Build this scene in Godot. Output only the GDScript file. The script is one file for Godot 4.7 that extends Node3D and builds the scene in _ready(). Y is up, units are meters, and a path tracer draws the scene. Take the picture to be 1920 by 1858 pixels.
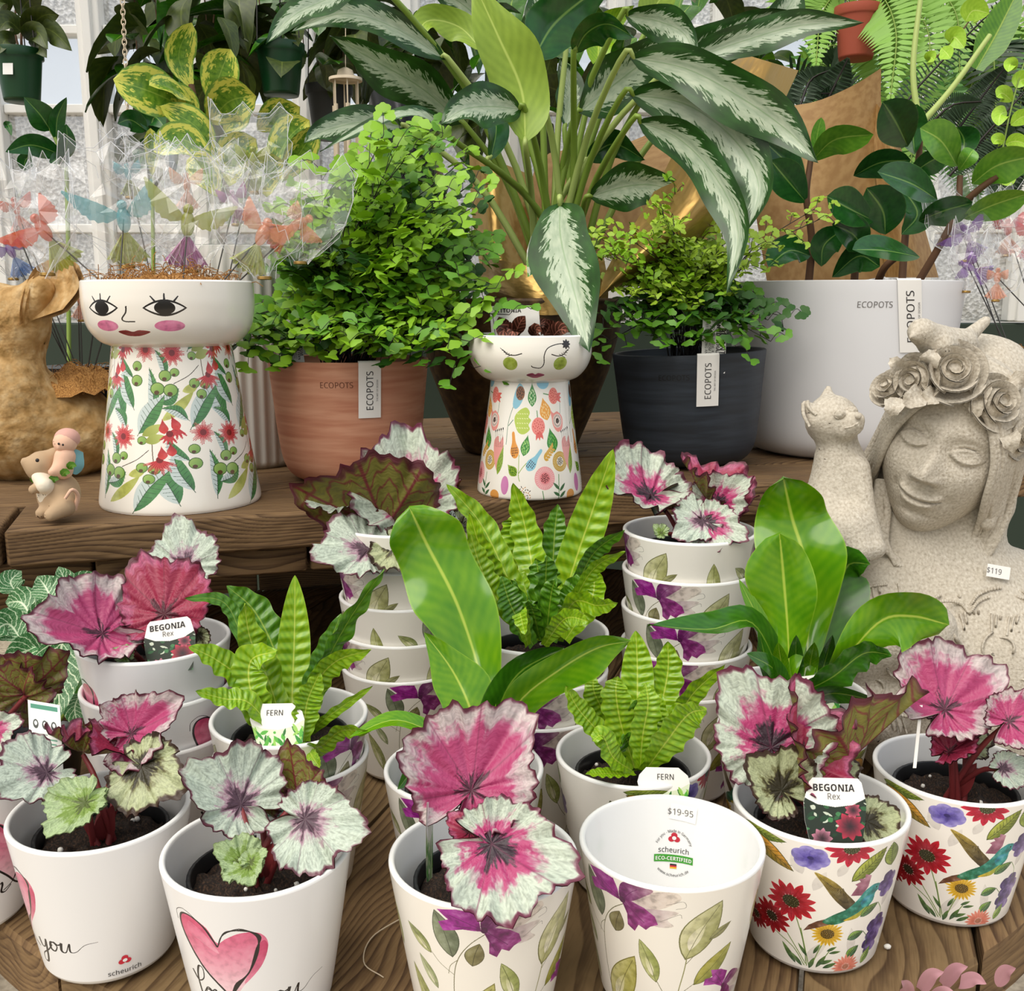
extends Node3D
# Garden-shop display: two wooden tiers with planters, foliage, ornaments and a cast statue. Metres, y up.
const FOC := 1900.0
const EYE := Vector3(0, 0.525, 0)
const PITCH := 0.19198622
var rng := RandomNumberGenerator.new()
var M := {}
var T := {}
var used := {}
var cache := {}

# a point in metres from where it was measured in the photograph (1920 x 1858) and its depth from the lens
func at(x: float, y: float, d: float) -> Vector3:
	var cx := (x - 960.0) / FOC * d
	var cy := (929.0 - y) / FOC * d
	return EYE + Vector3(cx, cy * cos(PITCH) - d * sin(PITCH), -d * cos(PITCH) - cy * sin(PITCH))

func numbered(called: String) -> String:
	var k: int = used.get(called, 0)
	used[called] = k + 1
	return called if k == 0 else "%s_%03d" % [called, k]

func thing(called: String, label: String, category: String, base := Vector3.ZERO, group := "", turn := 0.0) -> Node3D:
	var o := Node3D.new()
	o.name = numbered(called)
	add_child(o)
	o.position = base
	o.rotation.y = turn
	o.set_meta("label", label)
	o.set_meta("category", category)
	if group != "":
		o.set_meta("group", group)
	return o

# a mesh given in the parent's own axes
func part(called: String, mesh: Mesh, m: Material, parent: Node3D) -> MeshInstance3D:
	var o := MeshInstance3D.new()
	o.name = called
	o.mesh = mesh
	if m != null:
		o.material_override = m
	parent.add_child(o, true)
	return o

# a mesh given in world axes under a thing that stands somewhere
func wpart(called: String, mesh: Mesh, m: Material, parent: Node3D) -> MeshInstance3D:
	var o := part(called, mesh, m, parent)
	if parent.get_parent() == self:
		o.transform = parent.transform.affine_inverse()
	return o

func struct(called: String, label: String, category: String) -> Node3D:
	var o := thing(called, label, category)
	o.set_meta("kind", "structure")
	return o

class MB:
	var v := PackedVector3Array()
	var n := PackedVector3Array()
	var t := PackedVector2Array()
	var ix := PackedInt32Array()
	# rows of nu points; seam: first and last column are the same place
	func grid(p: PackedVector3Array, nu: int, nv: int, seam := false, uv := PackedVector2Array(), flip := false) -> void:
		var b := v.size()
		var nn := PackedVector3Array()
		nn.resize(p.size())
		for i in nv - 1:
			for j in nu - 1:
				var a := i * nu + j
				var c := a + 1
				var d := a + nu
				var e := d + 1
				var f := (p[e] - p[a]).cross(p[c] - p[a])
				var g := (p[d] - p[a]).cross(p[e] - p[a])
				if flip:
					f = -f
					g = -g
				nn[a] += f + g
				nn[c] += f
				nn[e] += f + g
				nn[d] += g
				if flip:
					ix.append_array([b + a, b + e, b + c, b + a, b + d, b + e])
				else:
					ix.append_array([b + a, b + c, b + e, b + a, b + e, b + d])
		if seam:
			for i in nv:
				var s := nn[i * nu] + nn[i * nu + nu - 1]
				nn[i * nu] = s
				nn[i * nu + nu - 1] = s
		for k in nn.size():
			nn[k] = nn[k].normalized() if nn[k].length_squared() > 1e-24 else Vector3.UP
		v.append_array(p)
		n.append_array(nn)
		if uv.size() == p.size():
			t.append_array(uv)
		else:
			for i in nv:
				for j in nu:
					t.append(Vector2(float(j) / (nu - 1), float(i) / (nv - 1)))
	func fan(c: Vector3, ring: PackedVector3Array, facing: Vector3, uvc := Vector2(0.5, 0.5)) -> void:
		var b := v.size()
		v.append(c)
		n.append(facing)
		t.append(uvc)
		for q in ring:
			v.append(q)
			n.append(facing)
			t.append(uvc)
		for k in ring.size() - 1:
			tri_ix(b, b + 1 + k, b + 2 + k, facing)
	func tri_ix(a: int, c: int, e: int, facing: Vector3) -> void:
		if (v[e] - v[a]).cross(v[c] - v[a]).dot(facing) < 0.0:
			ix.append_array([a, e, c])
		else:
			ix.append_array([a, c, e])
	func poly(ring: PackedVector3Array, facing: Vector3, uvs := PackedVector2Array()) -> void:
		var b := v.size()
		for k in ring.size():
			v.append(ring[k])
			n.append(facing)
			t.append(uvs[k] if uvs.size() else Vector2(0.5, 0.5))
		for k in ring.size() - 2:
			tri_ix(b, b + k + 1, b + k + 2, facing)
	# chamfered box
	func box(c: Vector3, s: Vector3, bev := 0.0, bs := Basis.IDENTITY) -> void:
		var h := s * 0.5
		bev = minf(bev, minf(h.x, minf(h.y, h.z)) * 0.9)
		var b := v.size()
		for a in 3:
			for sg in [-1.0, 1.0]:
				for p in [-1.0, 1.0]:
					for q in [-1.0, 1.0]:
						var o := Vector3.ZERO
						o[a] = sg * h[a]
						o[(a + 1) % 3] = p * (h[(a + 1) % 3] - bev)
						o[(a + 2) % 3] = q * (h[(a + 2) % 3] - bev)
						v.append(c + bs * o)
						var nn := Vector3.ZERO
						nn[a] = sg
						n.append(bs * nn)
						t.append(Vector2(o[(a + 1) % 3], o[(a + 2) % 3]))
		for a in 3:
			for k in 2:
				var f := b + a * 8 + k * 4
				var out := n[f]
				tri_ix(f, f + 1, f + 3, out)
				tri_ix(f, f + 3, f + 2, out)
		if bev <= 0.0:
			return
		for a in 3:
			var a2 := (a + 1) % 3
			for k in 2:
				for l in 2:
					# edge between face (a,k) and face (a2,l)
					var e0 := b + a * 8 + k * 4 + l * 2
					var g0 := b + a2 * 8 + l * 4 + k
					var out := n[e0] + n[g0]
					# face a verts vary in q along axis a+2; face a2 verts: p axis is a+2, q axis is a
					tri_ix(e0, e0 + 1, g0 + 2, out)
					tri_ix(e0, g0 + 2, g0, out)
		for sx in 2:
			for sy in 2:
				for sz in 2:
					var va := b + sx * 4 + sy * 2 + sz
					var vb := b + 8 + sy * 4 + sz * 2 + sx
					var vc := b + 16 + sz * 4 + sx * 2 + sy
					tri_ix(va, vb, vc, n[va] + n[vb] + n[vc])
	func tube(p: PackedVector3Array, r: PackedFloat32Array, sides := 6, caps := true) -> void:
		var m := p.size()
		var ref := Vector3.UP
		var t0 := (p[1] - p[0]).normalized()
		if absf(t0.dot(ref)) > 0.9:
			ref = Vector3.RIGHT
		var s := t0.cross(ref).normalized()
		var q := PackedVector3Array()
		for i in m:
			var tg := (p[mini(i + 1, m - 1)] - p[maxi(i - 1, 0)]).normalized()
			s = (s - tg * s.dot(tg)).normalized()
			var w := tg.cross(s)
			for k in sides + 1:
				var a := TAU * k / sides
				q.append(p[i] + (s * cos(a) + w * sin(a)) * r[mini(i, r.size() - 1)])
		grid(q, sides + 1, m, true)
		if caps:
			var c0 := PackedVector3Array()
			var c1 := PackedVector3Array()
			for k in sides + 1:
				c0.append(q[k])
				c1.append(q[(m - 1) * (sides + 1) + k])
			fan(p[0], c0, -t0)
			fan(p[m - 1], c1, (p[m - 1] - p[m - 2]).normalized())
	# profile of (radius, height), from bottom outside up and over
	func lathe(prof: PackedVector2Array, seg := 48, c := Vector3.ZERO, wob = null) -> void:
		var q := PackedVector3Array()
		var uv := PackedVector2Array()
		var tot := 0.0
		var ln := PackedFloat32Array([0.0])
		for i in range(1, prof.size()):
			tot += prof[i].distance_to(prof[i - 1])
			ln.append(tot)
		for i in prof.size():
			for k in seg + 1:
				var a := TAU * k / seg
				var r := prof[i].x
				if wob != null:
					r = wob.call(r, prof[i].y, a)
				q.append(c + Vector3(sin(a) * r, prof[i].y, cos(a) * r))
				uv.append(Vector2(float(k) / seg, 1.0 - ln[i] / tot))
		grid(q, seg + 1, prof.size(), true, uv, true)
	func ball(c: Vector3, r: Vector3, nu := 12, nv := 8, bs := Basis.IDENTITY) -> void:
		var q := PackedVector3Array()
		for i in nv + 1:
			var f := PI * i / nv
			for k in nu + 1:
				var a := TAU * k / nu
				q.append(c + bs * (Vector3(sin(f) * cos(a), cos(f), sin(f) * sin(a)) * r))
		grid(q, nu + 1, nv + 1, true)
	func mesh(into: ArrayMesh = null, m: Material = null) -> ArrayMesh:
		var am := into if into != null else ArrayMesh.new()
		if v.size() == 0:
			return am
		var arr := []
		arr.resize(Mesh.ARRAY_MAX)
		arr[Mesh.ARRAY_VERTEX] = v
		arr[Mesh.ARRAY_NORMAL] = n
		arr[Mesh.ARRAY_TEX_UV] = t
		arr[Mesh.ARRAY_INDEX] = ix
		am.add_surface_from_arrays(Mesh.PRIMITIVE_TRIANGLES, arr)
		if m != null:
			am.surface_set_material(am.get_surface_count() - 1, m)
		return am

# smooth curve through points
func curve(pts: Array, n: int) -> PackedVector3Array:
	var o := PackedVector3Array()
	var m := pts.size()
	for i in n:
		var f := float(i) / (n - 1) * (m - 1)
		var k := mini(int(f), m - 2)
		var u := f - k
		var a: Vector3 = pts[maxi(k - 1, 0)]
		var b: Vector3 = pts[k]
		var c: Vector3 = pts[k + 1]
		var d: Vector3 = pts[mini(k + 2, m - 1)]
		if k == 0:
			a = b * 2 - c
		if k == m - 2:
			d = c * 2 - b
		o.append(b.cubic_interpolate(c, a, d, u))
	return o

func curve2(pts: Array, n: int, closed := false) -> PackedVector2Array:
	var o := PackedVector2Array()
	var m := pts.size()
	var segs := m if closed else m - 1
	for i in n:
		var f := float(i) / (n if closed else n - 1) * segs
		var k := mini(int(f), segs - 1)
		var u := f - k
		var a: Vector2
		var b: Vector2 = pts[k % m]
		var c: Vector2 = pts[(k + 1) % m]
		var d: Vector2
		if closed:
			a = pts[(k - 1 + m) % m]
			d = pts[(k + 2) % m]
		else:
			a = pts[k - 1] if k > 0 else b * 2 - c
			d = pts[k + 2] if k + 2 < m else c * 2 - b
		o.append(b.cubic_interpolate(c, a, d, u))
	return o

func tube_mesh(pts: Array, n: int, r0: float, r1: float, sides := 6) -> ArrayMesh:
	var mb := MB.new()
	var rr := PackedFloat32Array()
	for i in n:
		rr.append(lerpf(r0, r1, float(i) / (n - 1)))
	mb.tube(curve(pts, n), rr, sides)
	return mb.mesh()

func box_mesh(s: Vector3, bev := 0.002) -> ArrayMesh:
	var mb := MB.new()
	mb.box(Vector3.ZERO, s, bev)
	return mb.mesh()

func mat(c: Color, rough := 0.6, metal := 0.0, spec := 0.5) -> StandardMaterial3D:
	var m := StandardMaterial3D.new()
	m.albedo_color = c
	m.roughness = rough
	m.metallic = metal
	m.metallic_specular = spec
	m.cull_mode = BaseMaterial3D.CULL_DISABLED
	return m

func tmat(t: Texture2D, rough := 0.5, spec := 0.5) -> StandardMaterial3D:
	var m := mat(Color.WHITE, rough, 0.0, spec)
	m.albedo_texture = t
	return m

func noise(freq: float, oct := 3, sd := 1) -> FastNoiseLite:
	var f := FastNoiseLite.new()
	f.seed = sd
	f.noise_type = FastNoiseLite.TYPE_SIMPLEX_SMOOTH
	f.frequency = freq
	f.fractal_octaves = oct
	return f

func noise_tex(freq: float, size: int, sd: int, ramp: Array = [], normal := false, bump := 4.0, oct := 4) -> NoiseTexture2D:
	var t := NoiseTexture2D.new()
	t.noise = noise(freq, oct, sd)
	t.width = size
	t.height = size
	t.seamless = true
	if normal:
		t.as_normal_map = true
		t.bump_strength = bump
	elif ramp.size():
		var g := Gradient.new()
		g.offsets = PackedFloat32Array(ramp.map(func(r): return r[0]))
		g.colors = PackedColorArray(ramp.map(func(r): return r[1]))
		t.color_ramp = g
	return t

# picture computed pixel by pixel from f(u, v)
func tex(w: int, h: int, f: Callable) -> ImageTexture:
	var im := Image.create(w, h, false, Image.FORMAT_RGB8)
	for y in h:
		for x in w:
			im.set_pixel(x, y, f.call((x + 0.5) / w, (y + 0.5) / h))
	return ImageTexture.create_from_image(im)

# filled outline on a picture; a second colour blends along g0..g1 with blotches of watercolour
func fill(im: Image, pts: PackedVector2Array, ca: Color, cb := Color.TRANSPARENT, g0 := Vector2.ZERO, g1 := Vector2.ZERO, blot := 0.0) -> void:
	var y0 := 1e9
	var y1 := -1e9
	for p in pts:
		y0 = minf(y0, p.y)
		y1 = maxf(y1, p.y)
	var w := im.get_width()
	var h := im.get_height()
	var ax := g1 - g0
	var al := maxf(ax.length_squared(), 1e-6)
	var two := cb.a > 0.0
	var nz: FastNoiseLite = cache["blot"]
	for y in range(maxi(int(y0), 0), mini(int(y1) + 1, h)):
		var xs := []
		var yy := y + 0.5
		for k in pts.size():
			var a := pts[k]
			var b := pts[(k + 1) % pts.size()]
			if (a.y <= yy) != (b.y <= yy):
				xs.append(a.x + (yy - a.y) / (b.y - a.y) * (b.x - a.x))
		xs.sort()
		for k in range(0, xs.size() - 1, 2):
			var x0 := int(round(xs[k]))
			var x1 := int(round(xs[k + 1]))
			if not two and blot == 0.0:
				span(im, x0, x1, y, w, ca)
			else:
				var x := x0
				while x < x1:
					var e := mini(x + 2, x1)
					var f := clampf((Vector2(x, y) - g0).dot(ax) / al, 0.0, 1.0)
					var c := ca.lerp(cb, f) if two else ca
					if blot > 0.0:
						var q := nz.get_noise_2d(x, y) * blot
						c = c.lightened(q) if q > 0.0 else c.darkened(-q)
					span(im, x, e, y, w, c)
					x = e

func span(im: Image, x0: int, x1: int, y: int, w: int, c: Color) -> void:
	if x1 <= x0:
		return
	var a := posmod(x0, w)
	var l := x1 - x0
	if a + l > w:
		im.fill_rect(Rect2i(a, y, w - a, 1), c)
		im.fill_rect(Rect2i(0, y, l - (w - a), 1), c)
	else:
		im.fill_rect(Rect2i(a, y, l, 1), c)

# pen line with swelling width
func stroke(im: Image, pts: Array, w0: float, c: Color, swell := 0.0, n := 0, w1 := -1.0) -> void:
	var cnt := n if n > 0 else maxi(8, pts.size() * 10)
	var p := curve2(pts, cnt)
	var l := PackedVector2Array()
	var r := PackedVector2Array()
	for i in p.size():
		var tg := (p[mini(i + 1, p.size() - 1)] - p[maxi(i - 1, 0)]).normalized()
		var f := float(i) / (p.size() - 1)
		var w := (w0 if w1 < 0.0 else lerpf(w0, w1, f))
		w *= 0.5 * (1.0 + swell * maxf(tg.y, 0.0))
		var s := Vector2(-tg.y, tg.x) * maxf(w, 0.5)
		l.append(p[i] + s)
		r.append(p[i] - s)
	for i in p.size() - 1:
		fill(im, PackedVector2Array([l[i], l[i + 1], r[i + 1], r[i]]), c)

func ellipse(c: Vector2, r: Vector2, turn := 0.0, n := 24) -> PackedVector2Array:
	var o := PackedVector2Array()
	for k in n:
		o.append(c + (Vector2(cos(TAU * k / n), sin(TAU * k / n)) * r).rotated(turn))
	return o

# pointed leaf outline from a to b
func leaf2(a: Vector2, b: Vector2, w: float, bend := 0.0, fat := 0.45) -> PackedVector2Array:
	var d := b - a
	var s := Vector2(-d.y, d.x).normalized()
	var o := PackedVector2Array()
	for k in 13:
		var f := k / 12.0
		o.append(a + d * f + s * (w * pow(sin(PI * pow(f, log(0.5) / log(fat))), 0.9) * 0.5 + bend * sin(PI * f)))
	for k in range(11, 0, -1):
		var f := k / 12.0
		o.append(a + d * f + s * (-w * pow(sin(PI * pow(f, log(0.5) / log(fat))), 0.9) * 0.5 + bend * sin(PI * f)))
	return o

# lettering as a thin mesh, centred, cap height about size; bend maps (x, y) to (position)
func letters(text: String, size: float, place: Callable, bold := false, serif := false) -> ArrayMesh:
	var tm := TextMesh.new()
	var f := SystemFont.new()
	f.font_names = PackedStringArray(["Droid Serif" if serif else "Droid Sans"])
	f.font_weight = 700 if bold else 400
	tm.font = f
	tm.text = text
	tm.font_size = 64
	tm.pixel_size = 0.01
	var k := size / 64.0 * 1.4 / 0.01
	tm.depth = 0.0
	tm.curve_step = 2.0
	var arr := tm.get_mesh_arrays() if tm.get_surface_count() == 0 else tm.surface_get_arrays(0)
	var mb := MB.new()
	var vv: PackedVector3Array = arr[Mesh.ARRAY_VERTEX]
	var ii: PackedInt32Array = arr[Mesh.ARRAY_INDEX]
	for p in vv:
		var q: Array = place.call(p.x * k, p.y * k)
		mb.v.append(q[0])
		mb.n.append(q[1])
		mb.t.append(Vector2(0.5, 0.5))
	if ii.size() == 0:
		for i in vv.size():
			ii.append(i)
	for i in range(0, ii.size(), 3):
		mb.tri_ix(ii[i], ii[i + 1], ii[i + 2], mb.n[ii[i]])
	return mb.mesh()

# flat lettering on a plane: centre, right, up
func flat_letters(text: String, size: float, c: Vector3, rt: Vector3, up: Vector3, bold := false) -> ArrayMesh:
	var nn := rt.cross(up).normalized()
	return letters(text, size, func(x, y): return [c + rt * x + up * y, nn], bold)
# ---------- the place ----------
func wood_tex(w: int, h: int, sd: int, light: Color, dark: Color, rings: float, knots := true) -> ImageTexture:
	var n1 := noise(1.0, 1, sd)
	var n2 := noise(1.0, 2, sd + 7)
	var f := func(u: float, v: float) -> Color:
		var a := u * TAU
		var b := v * TAU
		# periodic in u and v
		var warp := n1.get_noise_3d(cos(a) * 0.4, sin(a) * 0.4, cos(b) * 0.3) * 0.22 + n1.get_noise_3d(cos(b) * 0.5, sin(b) * 0.5, cos(a) * 0.8) * 0.05
		var q := v + warp
		if knots:
			var dx := (u - 0.36) * 5.0
			var dy := v - 0.55
			q += 0.1 * exp(-(dx * dx * 2.0 + dy * dy * 60.0)) * signf(dy)
		var r := fposmod(q * rings, 1.0)
		var line := pow(r, 2.2) * (1.0 - smoothstep(0.93, 1.0, r))
		var fine := n2.get_noise_3d(cos(a) * 2.4, sin(a) * 2.4, v * 90.0) * 0.28
		var blotch := n1.get_noise_3d(cos(a) * 1.2 + 5.0, sin(a) * 1.2, sin(b) * 1.0) * 0.3
		var c := light.lerp(dark, clampf(line * 0.95 + fine + blotch * 0.6, 0.0, 1.0))
		return c
	return tex(w, h, f)

func wood_mat(t: Texture2D, sc: Vector3, off: Vector3, rough := 0.75) -> StandardMaterial3D:
	var m := tmat(t, rough, 0.4)
	m.uv1_triplanar = true
	m.uv1_scale = sc
	m.uv1_offset = off
	m.normal_enabled = true
	m.normal_texture = T.woodbump
	m.normal_scale = 0.6
	return m

# a plank cut by the round table's edge: outline in its own axes (x along the grain, z across)
func plank_outline(r: float, z0: float, z1: float, x_min: float) -> PackedVector2Array:
	var o := PackedVector2Array()
	for k in 9:
		var z := lerpf(z0, z1, k / 8.0)
		o.append(Vector2(sqrt(maxf(r * r - z * z, 0.0)), z))
	o.append(Vector2(maxf(-sqrt(maxf(r * r - z1 * z1, 0.0)), x_min), z1))
	o.append(Vector2(maxf(-sqrt(maxf(r * r - z0 * z0, 0.0)), x_min), z0))
	return o

func slab(o: PackedVector2Array, y0: float, y1: float, bev: float) -> ArrayMesh:
	var mb := MB.new()
	var cc := Vector2.ZERO
	for p in o:
		cc += p / o.size()
	var top := PackedVector3Array()
	var bot := PackedVector3Array()
	var q := PackedVector3Array()
	var rows := [[y0, 0.0], [y1 - bev, 0.0], [y1, bev]]
	for rw in rows:
		for k in o.size() + 1:
			var p := o[k % o.size()]
			var s: Vector2 = (cc - p).normalized() * rw[1]
			q.append(Vector3(p.x + s.x, rw[0], p.y + s.y))
	# walls as separate flat quads so that corners stay crisp
	var m := o.size() + 1
	for i in 2:
		for k in o.size():
			var a := q[i * m + k]
			var b := q[i * m + k + 1]
			var c := q[(i + 1) * m + k + 1]
			var d := q[(i + 1) * m + k]
			var f := (c - a).cross(b - a).normalized()
			var mid := (a + b + c + d) * 0.25 - Vector3(cc.x, (y0 + y1) * 0.5, cc.y)
			if f.dot(mid) < 0.0:
				f = -f
			mb.poly(PackedVector3Array([a, b, c, d]), f)
	for k in o.size():
		top.append(q[2 * m + k])
		bot.append(q[k])
	mb.poly(top, Vector3.UP)
	mb.poly(bot, Vector3.DOWN)
	return mb.mesh()

func build_setting() -> void:
	T.woodbump = noise_tex(0.02, 256, 21, [], true, 5.0)
	T.grain1 = wood_tex(1024, 384, 3, Color("846a49"), Color("432f1e"), 22.0)
	T.grain2 = wood_tex(1024, 384, 9, Color("7d6344"), Color("3a2818"), 30.0)
	T.grain3 = wood_tex(1024, 384, 15, Color("7d6646"), Color("46331f"), 13.0)
	# ground
	M.concrete = mat(Color.WHITE, 0.95)
	M.concrete.albedo_texture = noise_tex(0.05, 512, 4, [[0.0, Color("8d8172")], [0.5, Color("b5a894")], [1.0, Color("cfc3ae")]])
	M.concrete.uv1_triplanar = true
	M.concrete.uv1_scale = Vector3(2, 2, 2)
	var fl := struct("floor", "pale concrete paving under the wooden stand", "floor")
	var fm := MB.new()
	fm.box(Vector3(0, -0.62, -1.0), Vector3(9, 0.1, 9), 0.0)
	part("paving", fm.mesh(), M.concrete, fl)
	# round lower table of parallel planks
	var tb := thing("round_table", "round weathered wooden table of thick planks carrying the patterned pots", "table", Vector3(0, -0.57, -1.3))
	var dirx := Vector3(-0.31, 0, 0.95).normalized()
	var yaw := atan2(-dirx.z, dirx.x)
	var tones: Array = []
	for k in 4:
		tones.append(wood_mat(T.grain3 if k % 2 else T.grain1, Vector3(1.6, 5.0, 5.0), Vector3(k * 0.37, k * 0.21, k * 0.43)))
	var zz := -0.68
	var wd := [0.145, 0.138, 0.142, 0.14, 0.146, 0.139, 0.14, 0.143, 0.14, 0.1]
	for k in wd.size():
		var z1 := minf(zz + wd[k] - 0.004, 0.6799)
		var o := part("plank", slab(plank_outline(0.68, zz, z1, -0.68), -0.052, 0.0 - 0.0015 * (k % 3), 0.004), tones[k % 4], tb)
		o.position = Vector3(0, 0.57, 0)
		o.rotation.y = yaw
		zz += wd[k]
		if zz > 0.678:
			break
	var drum := MB.new()
	drum.lathe(PackedVector2Array([Vector2(0.3, 0.0), Vector2(0.3, 0.516), Vector2(0.0, 0.516)]), 24)
	part("pedestal", drum.mesh(), tones[2], tb)
	# upper shelf
	var sh := thing("plank_shelf", "raised rough plank shelf on posts carrying the big planters", "shelf", Vector3(-0.02, 0.0, -1.2), "", deg_to_rad(17.2))
	var st: Array = []
	for k in 4:
		st.append(wood_mat(T.grain1 if k % 2 else T.grain2, Vector3(1.3, 4.6, 4.6), Vector3(k * 0.31, 0.13 + k * 0.27, k * 0.19)))
	var depth := 0.0
	for k in 6:
		var w := 0.145
		var len_a := 0.0
		# the front board is butted at its left end
		var cuts: Array = [[-1.05, -0.545], [-0.54, 1.2]] if k == 0 else [[-1.05 - 0.1 * k, 1.2]]
		for c in cuts:
			var o := part("board", box_mesh(Vector3(c[1] - c[0], 0.042, w - 0.004), 0.004), st[(k + cuts.size()) % 4], sh)
			o.position = Vector3((c[0] + c[1]) * 0.5, 0.264, -depth - w * 0.5)
		depth += w
	# short timbers under the front board, end grain out
	var xs := [-0.95, -0.78, -0.60, -0.455, -0.385, -0.22, -0.05, 0.10, 0.26, 0.41, 0.58, 0.75]
	for k in xs.size() - 1:
		var w: float = xs[k + 1] - xs[k] - 0.004
		var o := part("timber", box_mesh(Vector3(w, 0.034, 0.70), 0.003), st[(k * 3) % 4], sh)
		o.position = Vector3(xs[k] + w * 0.5, 0.2256 - 0.0005 * (k % 2), -0.37 - 0.004 * (k % 3))
	for q in [[-0.62, -0.16], [-0.13, -0.10], [0.16, -0.2], [0.5, -0.16], [-0.5, -0.62], [0.5, -0.62]]:
		var o := part("post", box_mesh(Vector3(0.05, 0.2085, 0.05), 0.003), st[1], sh)
		o.position = Vector3(q[0], 0.1043, q[1])
		o.rotation.z = 0.0
	for k in 11:
		var o := part("added_back_board", box_mesh(Vector3(0.196, 0.2085, 0.02), 0.002), st[k % 4], sh)  # boards added to keep the space under the shelf dark
		o.position = Vector3(-0.95 + k * 0.2, 0.1043, -0.7)
	# glazed white wall behind
	M.white_paint = mat(Color("f2f2ef"), 0.55)
	M.pane = mat(Color(0.86, 0.92, 0.96, 0.12), 0.03)
	M.pane.transparency = BaseMaterial3D.TRANSPARENCY_ALPHA
	M.cast_glass = mat(Color(1, 1, 1, 0.5), 0.3)
	M.cast_glass.transparency = BaseMaterial3D.TRANSPARENCY_ALPHA
	M.cast_glass.normal_enabled = true
	M.cast_glass.normal_texture = noise_tex(0.06, 256, 31, [], true, 14.0, 2)
	M.cast_glass.normal_scale = 0.6
	M.cast_glass.albedo_texture = noise_tex(0.06, 256, 31, [[0.25, Color("b4b2aa")], [0.5, Color("dcdbd5")], [0.75, Color("ffffff")]], false, 1.0, 2)
	M.cast_glass.uv1_triplanar = true
	M.cast_glass.uv1_scale = Vector3(4, 4, 4)
	var wl := struct("wall_back", "wall below the row of white windows, dark green put in for shade behind the shelf", "wall")
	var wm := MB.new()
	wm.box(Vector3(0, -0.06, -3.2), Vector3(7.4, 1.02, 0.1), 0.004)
	part("dado", wm.mesh(), mat(Color("2c3a2e"), 0.7), wl)  # dark colour stands in for the gloom behind and under the shelf
	var wt := MB.new()
	wt.box(Vector3(0, 2.05, -3.2), Vector3(7.4, 0.5, 0.1), 0.004)
	part("lintel", wt.mesh(), M.white_paint, wl)
	var x0 := -2.44
	var rows := [[0.46, 0.72], [0.745, 1.065], [1.095, 1.285], [1.315, 1.785]]
	for k in 16:
		var wn := struct("window_%d" % (k + 1), "white framed window column with clear and dimpled panes", "window")
		var post := MB.new()
		post.box(Vector3(x0 - 0.035, 1.125, -3.2), Vector3(0.07, 1.34, 0.09), 0.006)
		post.box(Vector3(x0 - 0.035, 1.125, -3.15), Vector3(0.028, 1.34, 0.02), 0.004)
		part("mullion", post.mesh(), M.white_paint, wn)
		for r in rows.size():
			var rail := MB.new()
			rail.box(Vector3(x0 + 0.12, rows[r][1] + 0.0135, -3.2), Vector3(0.24, 0.027, 0.06), 0.004)
			part("glazing_bar", rail.mesh(), M.white_paint, wn)
			var pn := MB.new()
			pn.box(Vector3(x0 + 0.12, (rows[r][0] + rows[r][1]) * 0.5, -3.2), Vector3(0.24, rows[r][1] - rows[r][0] + 0.004, 0.005), 0.0)
			part("pane", pn.mesh(), M.pane if r == 2 else M.cast_glass, wn)
		x0 += 0.31
	# roof of the open shade house: beams the baskets hang from, slatted cover
	var rf := struct("ceiling", "white painted beams of the open shade house", "roof")
	for k in 5:
		var rm := MB.new()
		rm.box(Vector3(0, 2.36, -3.0 + k * 0.42), Vector3(7.4, 0.09, 0.05), 0.004)
		part("beam", rm.mesh(), M.white_paint, rf)
# ---------- printed decoration, in millimetres on an unrolled pot wall ----------
const PW := 2048
const PH := 680
const PS := 5.43

func mm(list: Array, c: Vector2, s := PS, turn := 0.0) -> PackedVector2Array:
	var o := PackedVector2Array()
	for q in list:
		o.append(c + Vector2(q[0], q[1]).rotated(turn) * s)
	return o

func soft(list: Array, c: Vector2, s := PS, turn := 0.0, n := 0) -> PackedVector2Array:
	var a := []
	for q in list:
		a.append(c + Vector2(q[0], q[1]).rotated(turn) * s)
	return curve2(a, n if n > 0 else list.size() * 5, true)

# watercolour leaf with a pale heart and a darker rim
func wleaf(im: Image, a: Vector2, b: Vector2, w: float, dark: Color, light: Color, bend := 0.0, pale := true) -> void:
	fill(im, leaf2(a, b, w, bend), dark.darkened(0.25))
	var d := b - a
	var s := Vector2(-d.y, d.x).normalized()
	fill(im, leaf2(a + d * 0.02, b - d * 0.02, w * 0.93, bend), dark, light, a + s * w * 0.5, a - s * w * 0.5, 0.26)
	if pale:
		fill(im, leaf2(a + d * 0.16 - s * w * 0.06, a + d * 0.62 - s * w * 0.06, w * 0.34, bend * 0.6), Color("ece7d0"), light, a + d * 0.2, a + d * 0.6, 0.2)
	stroke(im, [a, a + d * 0.5 + s * bend * 0.9, a + d * 0.92], 2.0, dark.darkened(0.4))

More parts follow.
